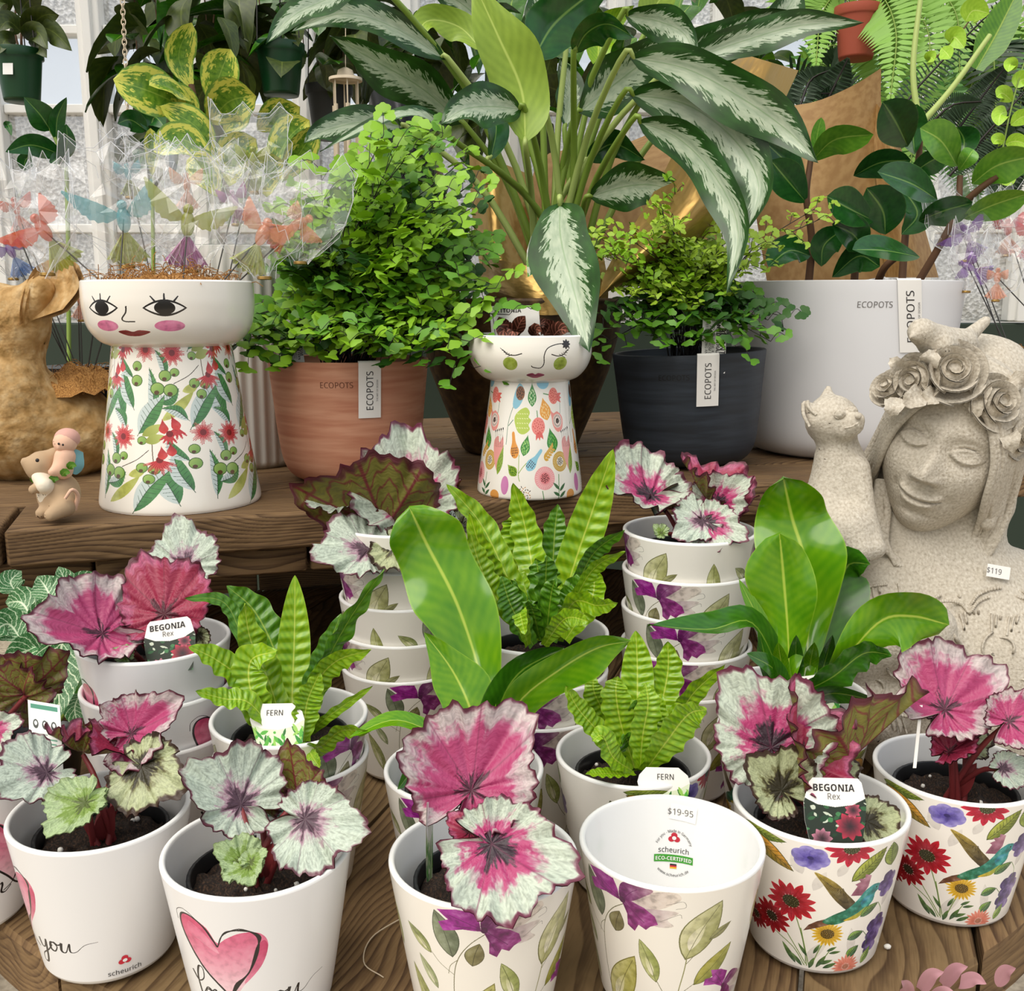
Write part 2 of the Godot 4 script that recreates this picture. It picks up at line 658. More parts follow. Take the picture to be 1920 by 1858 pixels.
func print_magnolia() -> ImageTexture:
	var im := Image.create(PW, PH, false, Image.FORMAT_RGB8)
	im.fill(Color("f3efe6"))
	var ol := Color("8c9148")
	var pl := Color("c9cb93")
	var gr := Color("5f6a52")
	for rep in 2:
		var c := Vector2(PW * 0.5 + rep * PW * 0.5, 0)
		var p := func(x, y): return c + Vector2(x, y) * PS
		var stem := Color("6d6a4a")
		# stems
		stroke(im, [p.call(2, 20), p.call(-8, 30), p.call(-16, 44), p.call(-20, 62), p.call(-21, 90), p.call(-18, 125)], 3.0, stem)
		stroke(im, [p.call(-17, 46), p.call(-22, 52), p.call(-24, 60)], 2.0, stem)
		stroke(im, [p.call(-20, 60), p.call(-30, 52), p.call(-36, 44)], 2.0, stem)
		stroke(im, [p.call(46, 50), p.call(44, 72), p.call(40, 98), p.call(38, 125)], 4.0, Color("8a8b55"))
		stroke(im, [p.call(45, 66), p.call(56, 50), p.call(64, 42)], 2.5, stem)
		stroke(im, [p.call(41, 96), p.call(52, 86), p.call(58, 80)], 2.5, stem)
		stroke(im, [p.call(39, 108), p.call(30, 96), p.call(24, 84)], 2.5, stem)
		# leaves left of the flower
		wleaf(im, p.call(-20, 44), p.call(-30, 4), 17 * PS, gr, Color("97a083"), 6, false)
		wleaf(im, p.call(-7, 50), p.call(-2, 29), 13 * PS, Color("6d6642"), Color("8f8a5c"), -4, false)
		wleaf(im, p.call(-36, 46), p.call(-56, 28), 11 * PS, Color("7f8a50"), pl, 4)
		wleaf(im, p.call(-34, 78), p.call(-48, 52), 9 * PS, Color("95a070"), Color("c9cfa8"), 3)
		wleaf(im, p.call(-74, 62), p.call(-80, 20), 14 * PS, ol, pl, -8)
		wleaf(im, p.call(-40, 116), p.call(-58, 66), 13 * PS, Color("90965a"), pl, 5)
		wleaf(im, p.call(-16, 128), p.call(8, 66), 24 * PS, Color("a7a24c"), Color("cdc98a"), -6)
		# big pale leaf on the right with its small side leaves
		wleaf(im, p.call(44, 62), p.call(66, 10), 25 * PS, Color("989a5a"), Color("d5d3a6"), -10)
		wleaf(im, p.call(60, 45), p.call(76, 33), 7 * PS, Color("77774c"), Color("a0a06a"), 0, false)
		wleaf(im, p.call(52, 87), p.call(80, 54), 16 * PS, Color("858a3c"), Color("b5ae45"), 5, false)
		wleaf(im, p.call(24, 86), p.call(12, 48), 13 * PS, Color("8f9a4c"), pl, 4)
		# upper flower
		petals(im, c, 1.0, 0.0)
		# lower flower, half hidden by the foot
		petals(im, p.call(86, 84), 0.8, 0.5)
		# fine pencil lines
		stroke(im, [p.call(30, 12), p.call(40, 8), p.call(42, 13), p.call(36, 15)], 1.4, Color("6f6a66"))
		stroke(im, [p.call(26, 28), p.call(38, 20), p.call(40, 23)], 1.4, Color("6f6a66"))
	return ImageTexture.create_from_image(im)

func petals(im: Image, c: Vector2, k: float, turn: float) -> void:
	var s := PS * k
	var pu := Color("8e1c82")
	var da := Color("6d1560")
	fill(im, soft([[8, 16], [18, 4], [34, 0], [39, 6], [30, 14], [20, 19]], c, s, turn), Color("b9a6a6"), Color("e9ded2"), c, c + Vector2(36, 6).rotated(turn) * s, 0.35)
	fill(im, soft([[14, 20], [26, 17], [38, 18], [31, 25], [35, 31], [24, 33], [18, 28]], c, s, turn), Color("a98f9c"), Color("ebe2d8"), c + Vector2(12, 20).rotated(turn) * s, c + Vector2(36, 28).rotated(turn) * s, 0.3)
	fill(im, mm([[-1, 18], [-12, 17], [-25, 21], [-28, 14], [-21, 10], [-28, 3], [-16, 0], [-5, 1], [-2, 9]], c, s, turn), pu, Color("a52a9a"), c, c + Vector2(-26, 6).rotated(turn) * s, 0.4)
	fill(im, soft([[0, 18], [-1, 8], [3, 0], [14, -1], [22, 1], [16, 8], [8, 15]], c, s, turn), Color("6e2066"), Color("a98094"), c + Vector2(2, 8).rotated(turn) * s, c + Vector2(22, 4).rotated(turn) * s, 0.4)
	fill(im, mm([[0, 17], [7, 15], [16, 18], [23, 24], [25, 31], [20, 34], [17, 38], [12, 35], [9, 42], [4, 38], [4, 28]], c, s, turn), da, Color("a23a8c"), c + Vector2(2, 20).rotated(turn) * s, c + Vector2(22, 34).rotated(turn) * s, 0.45)
	fill(im, ellipse(c + Vector2(1, 17).rotated(turn) * s, Vector2(3, 4) * s * 0.7), Color("4a1a44"))
	for q in [[-20, 6], [-18, 15], [12, 3], [16, 32], [8, 36]]:
		stroke(im, [c + Vector2(1, 17).rotated(turn) * s, c + Vector2(q[0] * 0.6, q[1] * 0.6 + 6).rotated(turn) * s, c + Vector2(q[0], q[1]).rotated(turn) * s], 2.0, Color("5a1552"))

func daisy(im: Image, c: Vector2, r: float, n: int, col: Color, dark: Color, core: Color, cr: float) -> void:
	for k in n:
		var a := TAU * k / n + 0.2
		var d := Vector2(cos(a), sin(a))
		fill(im, leaf2(c + d * r * 0.12, c + d * r * (0.93 + 0.07 * sin(k * 2.4)), r * 3.9 / n, 0.0, 0.6), dark, col, c, c + d * r * 0.9, 0.2)
	for k in n:
		var a := TAU * k / n + 0.2
		var d := Vector2(cos(a), sin(a))
		stroke(im, [c + d * r * 0.2, c + d * r * 0.82], 1.5, dark, 0.0, 4)
	fill(im, ellipse(c, Vector2(cr, cr * 0.9)), core.darkened(0.5))
	for k in 40:
		var a := k * 2.4
		var q := c + Vector2(cos(a), sin(a)) * cr * sqrt(k / 40.0)
		fill(im, ellipse(q, Vector2(2, 2), 0, 6), core.lightened(0.25 if k % 3 else -0.0))

func gleaf(im: Image, a: Vector2, b: Vector2, w: float, ca: Color, cb: Color, bend := 0.0) -> void:
	fill(im, leaf2(a, b, w, bend), ca.darkened(0.3))
	var d := b - a
	var s := Vector2(-d.y, d.x).normalized()
	fill(im, leaf2(a + d * 0.02, b - d * 0.02, w * 0.9, bend), ca, cb, a + s * w * 0.4, a - s * w * 0.4, 0.25)
	for k in range(2, 10):
		var f := k / 11.0
		var m := a + d * f + s * bend * sin(PI * f)
		for sg in [-1.0, 1.0]:
			stroke(im, [m, m + d * 0.1 + s * sg * w * 0.36 * sin(PI * f)], 1.6, ca.darkened(0.55), 0.0, 3)
	stroke(im, [a, a + d * 0.5 + s * bend, b], 2.4, ca.darkened(0.5))

func print_humming() -> ImageTexture:
	var im := Image.create(PW, PH, false, Image.FORMAT_RGB8)
	im.fill(Color("f5f1ea"))
	for rep in 2:
		var c := Vector2(PW * 0.5 + rep * PW * 0.5, 0)
		var p := func(x, y): return c + Vector2(x, y) * PS
		# faint grey foliage
		for q in [[-8, 30, -16, 14, 9], [0, 44, 8, 24, 8], [16, 28, 22, 14, 7], [34, 34, 38, 16, 8], [-60, 34, -50, 14, 12], [-4, 118, 14, 92, 9], [36, 110, 32, 80, 8], [-66, 60, -58, 40, 12], [60, 66, 66, 44, 8]]:
			fill(im, leaf2(p.call(q[0], q[1]), p.call(q[2], q[3]), q[4] * PS), Color("d9d4cf"), Color("e8e3db"), p.call(q[0], q[1]), p.call(q[2], q[3]), 0.1)
		# grass and stems
		var g1 := Color("5d7a3c")
		for q in [[-14, 66, -6, 96, -2, 122], [-30, 96, -14, 106, -4, 122], [10, 96, 6, 108, 2, 122], [18, 100, 12, 112, 6, 122], [-8, 84, -4, 104, 0, 122], [-20, 92, -10, 108, -3, 120]]:
			stroke(im, [p.call(q[0], q[1]), p.call(q[2], q[3]), p.call(q[4], q[5])], 4.5, g1)
			stroke(im, [p.call(q[0] + 0.3, q[1]), p.call(q[2] + 0.3, q[3]), p.call(q[4] + 0.3, q[5])], 1.6, Color("a9bf74"))
		for q in [[-12, 122, -24, 104, 5], [-6, 123, -16, 112, 4], [6, 122, 14, 108, 4], [8, 118, 20, 113, 4], [12, 122, 24, 116, 4], [-2, 112, -10, 100, 3], [14, 104, 22, 99, 3], [16, 106, 26, 104, 3], [3, 108, 8, 97, 3], [0, 124, 4, 112, 4]]:
			fill(im, leaf2(p.call(q[0], q[1]), p.call(q[2], q[3]), q[4] * PS), Color("2d4a33"), Color("6d8f4a"), p.call(q[0], q[1]), p.call(q[2], q[3]), 0.3)
		# top band of leaves and flowers
		gleaf(im, p.call(-56, 3), p.call(-19, 4), 10 * PS, Color("5f7a2c"), Color("a9b447"), 6)
		gleaf(im, p.call(-54, 6), p.call(-14, 30), 15 * PS, Color("6f6a22"), Color("e0a03a"), -8)
		gleaf(im, p.call(-66, 14), p.call(-54, 44), 13 * PS, Color("4c5a20"), Color("8b8a34"), 0)
		for k in 6:
			var a := TAU * k / 6.0 + 0.3
			var o := Vector2(cos(a), sin(a) * 0.75)
			fill(im, soft([[-5, -4], [0, -6.5], [5, -4], [6, 1], [3, 5], [-3, 5], [-6, 1]], p.call(-3, 13) + o * 7 * PS, PS, a), Color("4d3fa0"), Color("9a90d8"), p.call(-3, 13), p.call(-3, 13) + o * 13 * PS, 0.35)
		fill(im, ellipse(p.call(-3, 13), Vector2(12, 9)), Color("2d2468"))
		daisy(im, p.call(23, 1), 18 * PS, 13, Color("d3143f"), Color("8d0f2b"), Color("6a7040"), 5.5 * PS)
		gleaf(im, p.call(26, 33), p.call(50, 4), 14 * PS, Color("68782a"), Color("b6bf47"), 3)
		gleaf(im, p.call(60, 26), p.call(56, 2), 15 * PS, Color("4e6a26"), Color("93a83c"), -3)
		# red gerberas
		daisy(im, p.call(-52, 92), 15 * PS, 14, Color("b01528"), Color("5d0c18"), Color("4a3a1e"), 4 * PS)
		daisy(im, p.call(-33, 83), 18 * PS, 14, Color("b31322"), Color("6a0a16"), Color("4a3a1e"), 5 * PS)
		daisy(im, p.call(-16, 60), 21 * PS, 14, Color("cb1a30"), Color("7c0d1c"), Color("5f5a2a"), 6.5 * PS)
		# yellow flower
		daisy(im, p.call(13, 86), 14 * PS, 22, Color("f0c53a"), Color("b98a1c"), Color("a07a1c"), 5.5 * PS)
		# hummingbird
		fill(im, mm([[27, 47], [31, 38], [29, 36], [33, 34], [31, 31], [36, 31], [36, 27], [41, 29], [40, 40], [36, 48]], c), Color("8a4a66"), Color("b98498"), p.call(27, 47), p.call(40, 28), 0.3)
		fill(im, soft([[0, 26], [8, 29], [17, 36], [24, 45], [33, 57], [28, 63], [18, 54], [12, 46], [6, 36]], c), Color("3e3320"), Color("b39a3e"), p.call(24, 60), p.call(6, 28), 0.3)
		for k in 9:
			stroke(im, [p.call(22 + k * 0.5, 54), p.call(11 + k * 1.2, 42 - k * 0.3), p.call(1 + k * 2.6, 26.5 + k * 2.6)], 1.6, Color("2a2212"))
		fill(im, mm([[-6, 86], [-2, 79], [4, 74], [12, 70], [18, 68], [14, 76], [6, 80], [0, 83]], c), Color("5a3526"), Color("8a5a3c"), p.call(-4, 84), p.call(16, 70), 0.5)
		fill(im, soft([[8, 74], [16, 66], [26, 60], [33, 52], [38, 44], [45, 39], [51, 40], [53, 44], [48, 48], [47, 56], [40, 64], [30, 70], [18, 76]], c), Color("0d6a45"), Color("1f8f8f"), p.call(16, 74), p.call(46, 46), 0.55)
		fill(im, soft([[24, 72], [34, 66], [42, 60], [40, 66], [34, 71]], c), Color("d6b536"), Color("7f9a38"), p.call(26, 72), p.call(42, 62), 0.4)
		fill(im, soft([[36, 56], [40, 50], [46, 50], [45, 56], [40, 61]], c), Color("1a86a8"), Color("2aa890"), p.call(38, 52), p.call(44, 60), 0.5)
		stroke(im, [p.call(52, 41), p.call(57, 40), p.call(62, 40)], 3.0, Color("2a2420"), 0.0, 8, 1.0)
		fill(im, ellipse(p.call(48, 42.5), Vector2(4, 4)), Color("14110e"))
		# violets on the right with their leaves
		for q in [[61, 44, 1.1], [59, 88, 1.25], [56, 102, 1.0]]:
			for k in 5:
				var a = TAU * k / 5.0 + q[0]
				fill(im, soft([[-5, -3], [0, -5], [5, -3], [5, 3], [0, 5], [-5, 3]], p.call(q[0], q[1]) + Vector2(cos(a) * 0.7, sin(a)) * 6 * PS * q[2], PS * q[2], a), Color("3c2a6c"), Color("8a72b8"), p.call(q[0] - 6, q[1] - 6), p.call(q[0] + 8, q[1] + 8), 0.5)
		for q in [[38, 70, 54, 60], [30, 92, 44, 86], [32, 112, 42, 100]]:
			gleaf(im, p.call(q[0], q[1]), p.call(q[2], q[3]), 9 * PS, Color("2c5a4c"), Color("8fb850"), -4)
		stroke(im, [p.call(44, 86), p.call(50, 96), p.call(50, 118)], 3, Color("4c6a3a"))
		stroke(im, [p.call(54, 60), p.call(60, 70), p.call(60, 80)], 3, Color("6c8a4a"))
		gleaf(im, p.call(50, 122), p.call(57, 106), 9 * PS, Color("6f9a48"), Color("b8cf7a"), 0)
		daisy(im, p.call(33, 121), 14 * PS, 20, Color("f0a08c"), Color("d8705c"), Color("e08a6c"), 3 * PS)
	return ImageTexture.create_from_image(im)

func print_heart() -> ImageTexture:
	var im := Image.create(PW, PH, false, Image.FORMAT_RGB8)
	im.fill(Color("f1f1f2"))
	for rep in 2:
		var c := Vector2(PW * 0.5 + rep * PW * 0.5, 0)
		var p := func(x, y): return c + Vector2(x, y) * PS
		var out := [[-2, 38], [-8, 26], [-18, 19], [-26, 19], [-30, 27], [-28, 42], [-20, 58], [-8, 74], [4, 88], [14, 76], [26, 60], [31, 44], [30, 34], [24, 28], [14, 28], [5, 33]]
		fill(im, soft(out, c), Color("d94f7a"), Color("f6cdd8"), p.call(-4, 22), p.call(2, 78), 0.18)
		fill(im, soft([[-22, 24], [-12, 30], [-4, 42], [-2, 48], [-14, 40], [-24, 34]], c), Color("e36a90"), Color("f0a4ba"), p.call(-20, 24), p.call(-4, 46), 0.15)
		fill(im, soft([[29, 36], [31, 44], [26, 60], [14, 75], [20, 58], [24, 42]], c), Color("c93a68"), Color("e88aa6"), p.call(30, 38), p.call(16, 72), 0.15)
		var ink := Color("1d1a1c")
		stroke(im, [p.call(-2, 42), p.call(-9, 27), p.call(-19, 19), p.call(-28, 20), p.call(-31, 30), p.call(-27, 45), p.call(-17, 64), p.call(-4, 80), p.call(6, 92), p.call(18, 98)], 7.0, ink, 0.4)
		for k in 4:
			var o := k * 1.7
			stroke(im, [p.call(-2, 42), p.call(3 + o * 0.4, 30 - o * 0.6), p.call(14 + o, 24 + o * 0.5), p.call(24 + o * 0.5, 31 + o * 0.3), p.call(25 - o * 0.3, 44), p.call(20 - o * 0.5, 60 + o), p.call(11 - o * 0.6, 75), p.call(2, 88), p.call(-8, 93)], 4.0, ink, 0.4)
		stroke(im, [p.call(-3, 40), p.call(-12, 24), p.call(-24, 15), p.call(-33, 19), p.call(-34, 28)], 2.6, ink)
		# "for"
		stroke(im, [p.call(-30, 72), p.call(-25, 80), p.call(-19, 76), p.call(-18, 67), p.call(-22, 66), p.call(-25, 78), p.call(-24, 94), p.call(-22, 108), p.call(-19, 112), p.call(-19, 104), p.call(-21, 90)], 5.6, ink, 0.9)
		stroke(im, [p.call(-21, 90), p.call(-17, 84), p.call(-14, 86), p.call(-15, 92), p.call(-18, 92), p.call(-18, 86), p.call(-13, 86), p.call(-10, 84), p.call(-9, 87), p.call(-10, 93), p.call(-6, 95), p.call(0, 91)], 5.6, ink, 1.0)
		# "you"
		stroke(im, [p.call(20, 88), p.call(22, 95), p.call(26, 95), p.call(29, 87), p.call(28, 98), p.call(25, 110), p.call(20, 111), p.call(21, 104), p.call(30, 97), p.call(36, 90)], 6.6, ink, 1.2)
		stroke(im, [p.call(39, 87), p.call(35, 88), p.call(34, 94), p.call(38, 96), p.call(41, 91), p.call(38, 87), p.call(42, 89), p.call(46, 87)], 6.6, ink, 1.2)
		stroke(im, [p.call(46, 86), p.call(45, 94), p.call(49, 95), p.call(53, 86), p.call(53, 94), p.call(58, 94), p.call(66, 87), p.call(76, 85)], 6.4, ink, 1.2, 0, 1.6)
	return ImageTexture.create_from_image(im)

# gum leaves and blossoms round the tall face planter
func print_gum(w: int, h: int) -> ImageTexture:
	var im := Image.create(w, h, false, Image.FORMAT_RGB8)
	im.fill(Color("f6f1e6"))
	var s := h / 210.0
	for rep in 4:
		var c := Vector2(w * (0.5 + (rep - 1) / 4.0), 0)
		for dy in [-104.0, 0.0]:
			var p := func(x, y): return c + Vector2(x + (w / s / 8.0 if dy < 0.0 else 0.0), y + dy) * s
			var two := func(ax, ay, bx, by, wd, bend):
				var a: Vector2 = p.call(ax, ay)
				var b: Vector2 = p.call(bx, by)
				var d := b - a
				var sd := Vector2(-d.y, d.x).normalized()
				fill(im, leaf2(a, b, wd * s, bend * s), Color("c9d6d3"))
				var half := PackedVector2Array()
				var full := leaf2(a, b, wd * s, bend * s)
				for k in 13:
					half.append(full[k])
				for k in range(11, 0, -1):
					half.append(a + d * (k / 12.0) + sd * bend * s * sin(PI * k / 12.0))
				fill(im, half, Color("3f7a46"), Color("5c9a56"), a, b, 0.15)
				for k in range(1, 10):
					var f := k / 10.0
					var m = a + d * f + sd * bend * s * sin(PI * f)
					for sg in [-1.0, 1.0]:
						stroke(im, [m, m + d * 0.07 + sd * sg * wd * s * 0.44 * sin(PI * f)], 1.2, Color("29432e"), 0.0, 3)
				stroke(im, [a - d * 0.06, a + d * 0.5 + sd * bend * s, b], 2.0, Color("29432e"))
			# stems
			stroke(im, [p.call(14, 78), p.call(8, 110), p.call(10, 150), p.call(16, 170)], 3.0, Color("5a4630"))
			stroke(im, [p.call(-30, 150), p.call(-10, 140), p.call(4, 128)], 2.4, Color("3c3428"))
			two.call(34, 196, 8, 148, 26, 3)
			two.call(-12, 205, 30, 150, 24, -5)
			two.call(-58, 190, -60, 130, 14, 4)
			two.call(50, 180, 30, 130, 20, -4)
			two.call(-8, 108, 24, 60, 24, -3)
			two.call(-26, 100, -48, 78, 15, 4)
			two.call(50, 92, 20, 76, 14, 5)
			two.call(48, 142, 24, 112, 14, -5)
			two.call(-40, 142, -52, 108, 12, 4)
			two.call(-52, 172, -24, 156, 16, 5)
			for q in [[-46, 196, -6, 160, 13], [-20, 160, 2, 150, 11]]:
				fill(im, leaf2(p.call(q[0], q[1]), p.call(q[2], q[3]), q[4] * s, 4), Color("c8cc72"), Color("a9b050"), p.call(q[0], q[1]), p.call(q[2], q[3]), 0.2)
			# gum nuts
			for q in [[-40, 140, 8], [-50, 156, 9], [-34, 158, 9], [-28, 136, 6], [10, 152, 7], [-4, 150, 7], [4, 164, 7], [54, 128, 7], [54, 146, 8], [-4, 116, 6]]:
				fill(im, ellipse(p.call(q[0], q[1]), Vector2(q[2], q[2] * 0.9) * s), Color("40602c"))
				fill(im, ellipse(p.call(q[0], q[1]), Vector2(q[2], q[2] * 0.9) * s * 0.88), Color("6c9a44"), Color("a8c46a"), p.call(q[0] + q[2], q[1] + q[2]), p.call(q[0] - q[2], q[1] - q[2]))
				fill(im, ellipse(p.call(q[0] - 1, q[1] + q[2] * 0.5), Vector2(q[2], q[2] * 0.8) * s * 0.36), Color("5a3f26"))
			# pointed pods
			for q in [[-4, 110, 22, 96], [0, 118, 22, 110]]:
				fill(im, leaf2(p.call(q[0], q[1]), p.call(q[2], q[3]), 12 * s), Color("8f9a40"), Color("c6cf78"), p.call(q[0], q[1]), p.call(q[2], q[3]))
			# red blossoms with thread stamens
			for q in [[-30, 112, 17, 70, 0.0, 6.28], [16, 140, 20, 34, 0.3, 2.9], [36, 100, 16, 30, 0.7, 2.6], [28, 108, 14, 30, 0.9, 2.8], [66, 108, 16, 50, 0.0, 6.28]]:
				for k in int(q[3]):
					var a: float = q[4] + (q[5] - q[4]) * k / q[3]
					var d := Vector2(cos(a), sin(a))
					var rr: float = q[2] * (0.8 + 0.2 * sin(k * 7.3))
					stroke(im, [p.call(q[0], q[1]), p.call(q[0], q[1]) + d * rr * s], 2.2, Color("b8232e") if k % 3 else Color("d65a54"), 0.0, 3)
				fill(im, ellipse(p.call(q[0], q[1]), Vector2(4, 4) * s), Color("7c1a1a"))
			for q in [[30, 84, 38, 104], [20, 88, 22, 108], [18, 122, 20, 140], [28, 118, 30, 136]]:
				fill(im, leaf2(p.call(q[0], q[1]), p.call(q[2], q[3]), 11 * s, 0, 0.7), Color("a51f26"), Color("d8443e"), p.call(q[0], q[1]), p.call(q[2], q[3]), 0.2)
	return ImageTexture.create_from_image(im)

# folk-art fruit and flowers round the small face planter
func print_folk(w: int, h: int) -> ImageTexture:
	var im := Image.create(w, h, false, Image.FORMAT_RGB8)
	im.fill(Color("f6f2e8"))
	var s := h / 150.0
	for rep in 4:
		var c := Vector2(w * (0.5 + (rep - 1) / 4.0), 0)
		var p := func(x, y): return c + Vector2(x, y) * s
		var drop := func(x, y, wd, ht, turn, col, dot):
			var a: Vector2 = p.call(x, y) + Vector2(0, -ht * 0.5 * s).rotated(turn)
			var b: Vector2 = p.call(x, y) + Vector2(0, ht * 0.5 * s).rotated(turn)
			fill(im, leaf2(a, b, wd * s, 0, 0.62), col)
			for k in 22:
				var f := 0.3 + 0.6 * (k / 22.0)
				var o := Vector2(sin(k * 2.4) * wd * 0.32 * sin(PI * pow(f, 1.4)), (f - 0.5) * ht)
				fill(im, ellipse(p.call(x, y) + o.rotated(turn) * s, Vector2(0.7, 1.6) * s, turn, 6), dot)
		var disc := func(x, y, r, col, ring, core):
			fill(im, ellipse(p.call(x, y), Vector2(r, r) * s, 0, 36), col)
			for k in 30:
				var d := Vector2(cos(TAU * k / 30), sin(TAU * k / 30))
				stroke(im, [p.call(x, y) + d * r * 0.62 * s, p.call(x, y) + d * r * 0.92 * s], 2.0, ring, 0.0, 3)
			fill(im, ellipse(p.call(x, y), Vector2(r, r) * s * 0.48), core)
			for k in 24:
				var d := Vector2(cos(k * 2.4), sin(k * 2.4)) * sqrt(k / 24.0)
				fill(im, ellipse(p.call(x, y) + d * r * 0.4 * s, Vector2(0.8, 0.8) * s, 0, 6), Color("2a2320"))
		var stem := Color("4f8a4c")
		stroke(im, [p.call(-34, 24), p.call(-44, 50), p.call(-46, 80)], 3.0, Color("2f6a50"))
		stroke(im, [p.call(-44, 56), p.call(-36, 48)], 3.0, Color("2f6a50"))
		stroke(im, [p.call(42, 50), p.call(48, 40), p.call(50, 20)], 3.0, Color("2f6a50"))
		stroke(im, [p.call(-24, 92), p.call(-24, 118), p.call(-22, 126)], 3.4, Color("8fae4a"))
		stroke(im, [p.call(-10, 100), p.call(-18, 108), p.call(-24, 116)], 3.4, Color("8fae4a"))
		stroke(im, [p.call(36, 118), p.call(34, 150)], 4, stem)
		stroke(im, [p.call(10, 138), p.call(12, 150)], 4, stem)
		# blue bud with brown heart
		fill(im, soft([[-28, 2], [-20, 6], [-18, 16], [-24, 28], [-32, 34], [-38, 30], [-36, 16]], c, s), Color("8cc4d8"))
		fill(im, ellipse(p.call(-25, 14), Vector2(8, 9) * s), Color("8a5a3c"))
		for k in 16:
			var d := Vector2(cos(k * 2.4), sin(k * 2.4)) * sqrt(k / 16.0) * 7.0
			fill(im, ellipse(p.call(-25, 14) + d * s, Vector2(0.8, 1.5) * s, 0, 6), Color("20150f"))
		drop.call(-4, 16, 15, 30, 0.0, Color("3f8a3e"), Color("d9ecc0"))
		fill(im, ellipse(p.call(16, 0), Vector2(12, 9) * s), Color("8cc8e0"))
		drop.call(18, 34, 20, 30, -0.25, Color("eaa23c"), Color("fbe3a8"))
		# pomegranates
		for q in [[36, 18, 10, 1.4], [6, 56, 11, 0.1]]:
			var o := p.call(q[0], q[1])
			stroke(im, [o, o + Vector2(-4, -20).rotated(-q[3] + 0.2) * s], 5, stem)
			fill(im, ellipse(o, Vector2(q[2], q[2] * 1.05) * s), Color("ee8a80"))
			fill(im, soft([[-4, 8], [4, 8], [6, 17], [2, 14], [0, 18], [-2, 14], [-6, 17]], o, s, -q[3]), Color("e0655c"))
			for k in 22:
				var d = Vector2(cos(k * 2.4), sin(k * 2.4)) * sqrt(k / 22.0) * q[2] * 0.85
				fill(im, ellipse(o + d * s, Vector2(0.8, 0.8) * s, 0, 5), Color("b8342e"))
		# lime tulip
		fill(im, soft([[-34, 46], [-26, 36], [-14, 32], [-8, 38], [-10, 44], [-6, 48], [-10, 54], [-8, 60], [-18, 66], [-28, 62]], c, s), Color("b9cf5a"))
		for k in 20:
			fill(im, ellipse(p.call(-28 + (k % 5) * 4, 40 + int(k / 5) * 6), Vector2(1.6, 0.7) * s, 0.4, 5), Color("e9f0b0"))
		# pink fig
		fill(im, soft([[28, 36], [34, 40], [42, 38], [52, 46], [50, 60], [40, 64], [32, 56], [30, 46]], c, s), Color("ee9a92"))
		disc.call(41, 50, 9, Color("f8e6dc"), Color("2a2320"), Color("f8e6dc"))
		# green drops
		drop.call(-14, 80, 14, 28, 0.25, Color("3f8a3e"), Color("a8d878"))
		drop.call(28, 74, 19, 32, -0.2, Color("3d8c3a"), Color("7fc45a"))
		# orange and blue seed pods
		for q in [[-32, 82, -0.15, Color("e8a050")], [-2, 100, 0.7, Color("8cc8dc")]]:
			var o := p.call(q[0], q[1])
			fill(im, soft([[-2, -18], [2, -18], [3, -6], [7, 6], [3, 14], [-3, 14], [-7, 6], [-3, -6]], o, s, q[2]), q[3])
			for k in 14:
				fill(im, ellipse(o + Vector2(-4 + (k % 4) * 2.6, 2 + int(k / 4) * 3).rotated(q[2]) * s, Vector2(0.7, 1.4) * s, q[2], 5), Color("3a2a3c"))
		drop.call(-34, 112, 13, 20, -0.8, Color("8fae3c"), Color("4f7a2c"))
		# wheat
		for k in 5:
			for sg in [-1.0, 1.0]:
				fill(im, leaf2(p.call(14 + k * 3, 98 - k * 3), p.call(19 + k * 3 + sg * 2, 94 - k * 3 + sg * 5), 3.6 * s), Color("d8a94c"))
		# round flowers
		disc.call(14, 122, 15, Color("f0a6aa"), Color("fbd8d4"), Color("e8868c"))
		disc.call(40, 102, 13, Color("c9a24c"), Color("ead9a0"), Color("f2ead6"))
		for q in [[36, 138, 26, 128], [36, 140, 46, 130], [36, 146, 26, 140], [36, 148, 46, 140]]:
			fill(im, leaf2(p.call(q[0], q[1]), p.call(q[2], q[3]), 4 * s), Color("3f6a44"))
		fill(im, ellipse(p.call(-44, 132), Vector2(6, 12) * s), Color("cf7fb4"))
		for k in 30:
			var d := Vector2(cos(k * 2.4), sin(k * 2.4)) * sqrt(k / 30.0) * 10.0
			fill(im, ellipse(p.call(-16, 142) + d * s, Vector2(0.6, 1.6) * s, k, 5), Color("c08a4c") if k % 2 else Color("3a2f26"))
		# pink protea
		fill(im, soft([[50, 100], [46, 78], [54, 70], [58, 78], [64, 70], [66, 84], [64, 112], [58, 116]], c, s), Color("e9a09a"))
		for k in 5:
			stroke(im, [p.call(50 + k * 3.4, 84), p.call(47 + k * 4, 64 - k)], 1.6, Color("241c1e"), 0.0, 3)
			fill(im, ellipse(p.call(47 + k * 4, 64 - k), Vector2(1.2, 1.8) * s, 0, 6), Color("241c1e"))
		drop.call(-54, 100, 10, 40, 0.2, Color("8fae3c"), Color("6f8e2c"))
		fill(im, ellipse(p.call(56, 146), Vector2(8, 7) * s), Color("dc9a4c"))
	return ImageTexture.create_from_image(im)

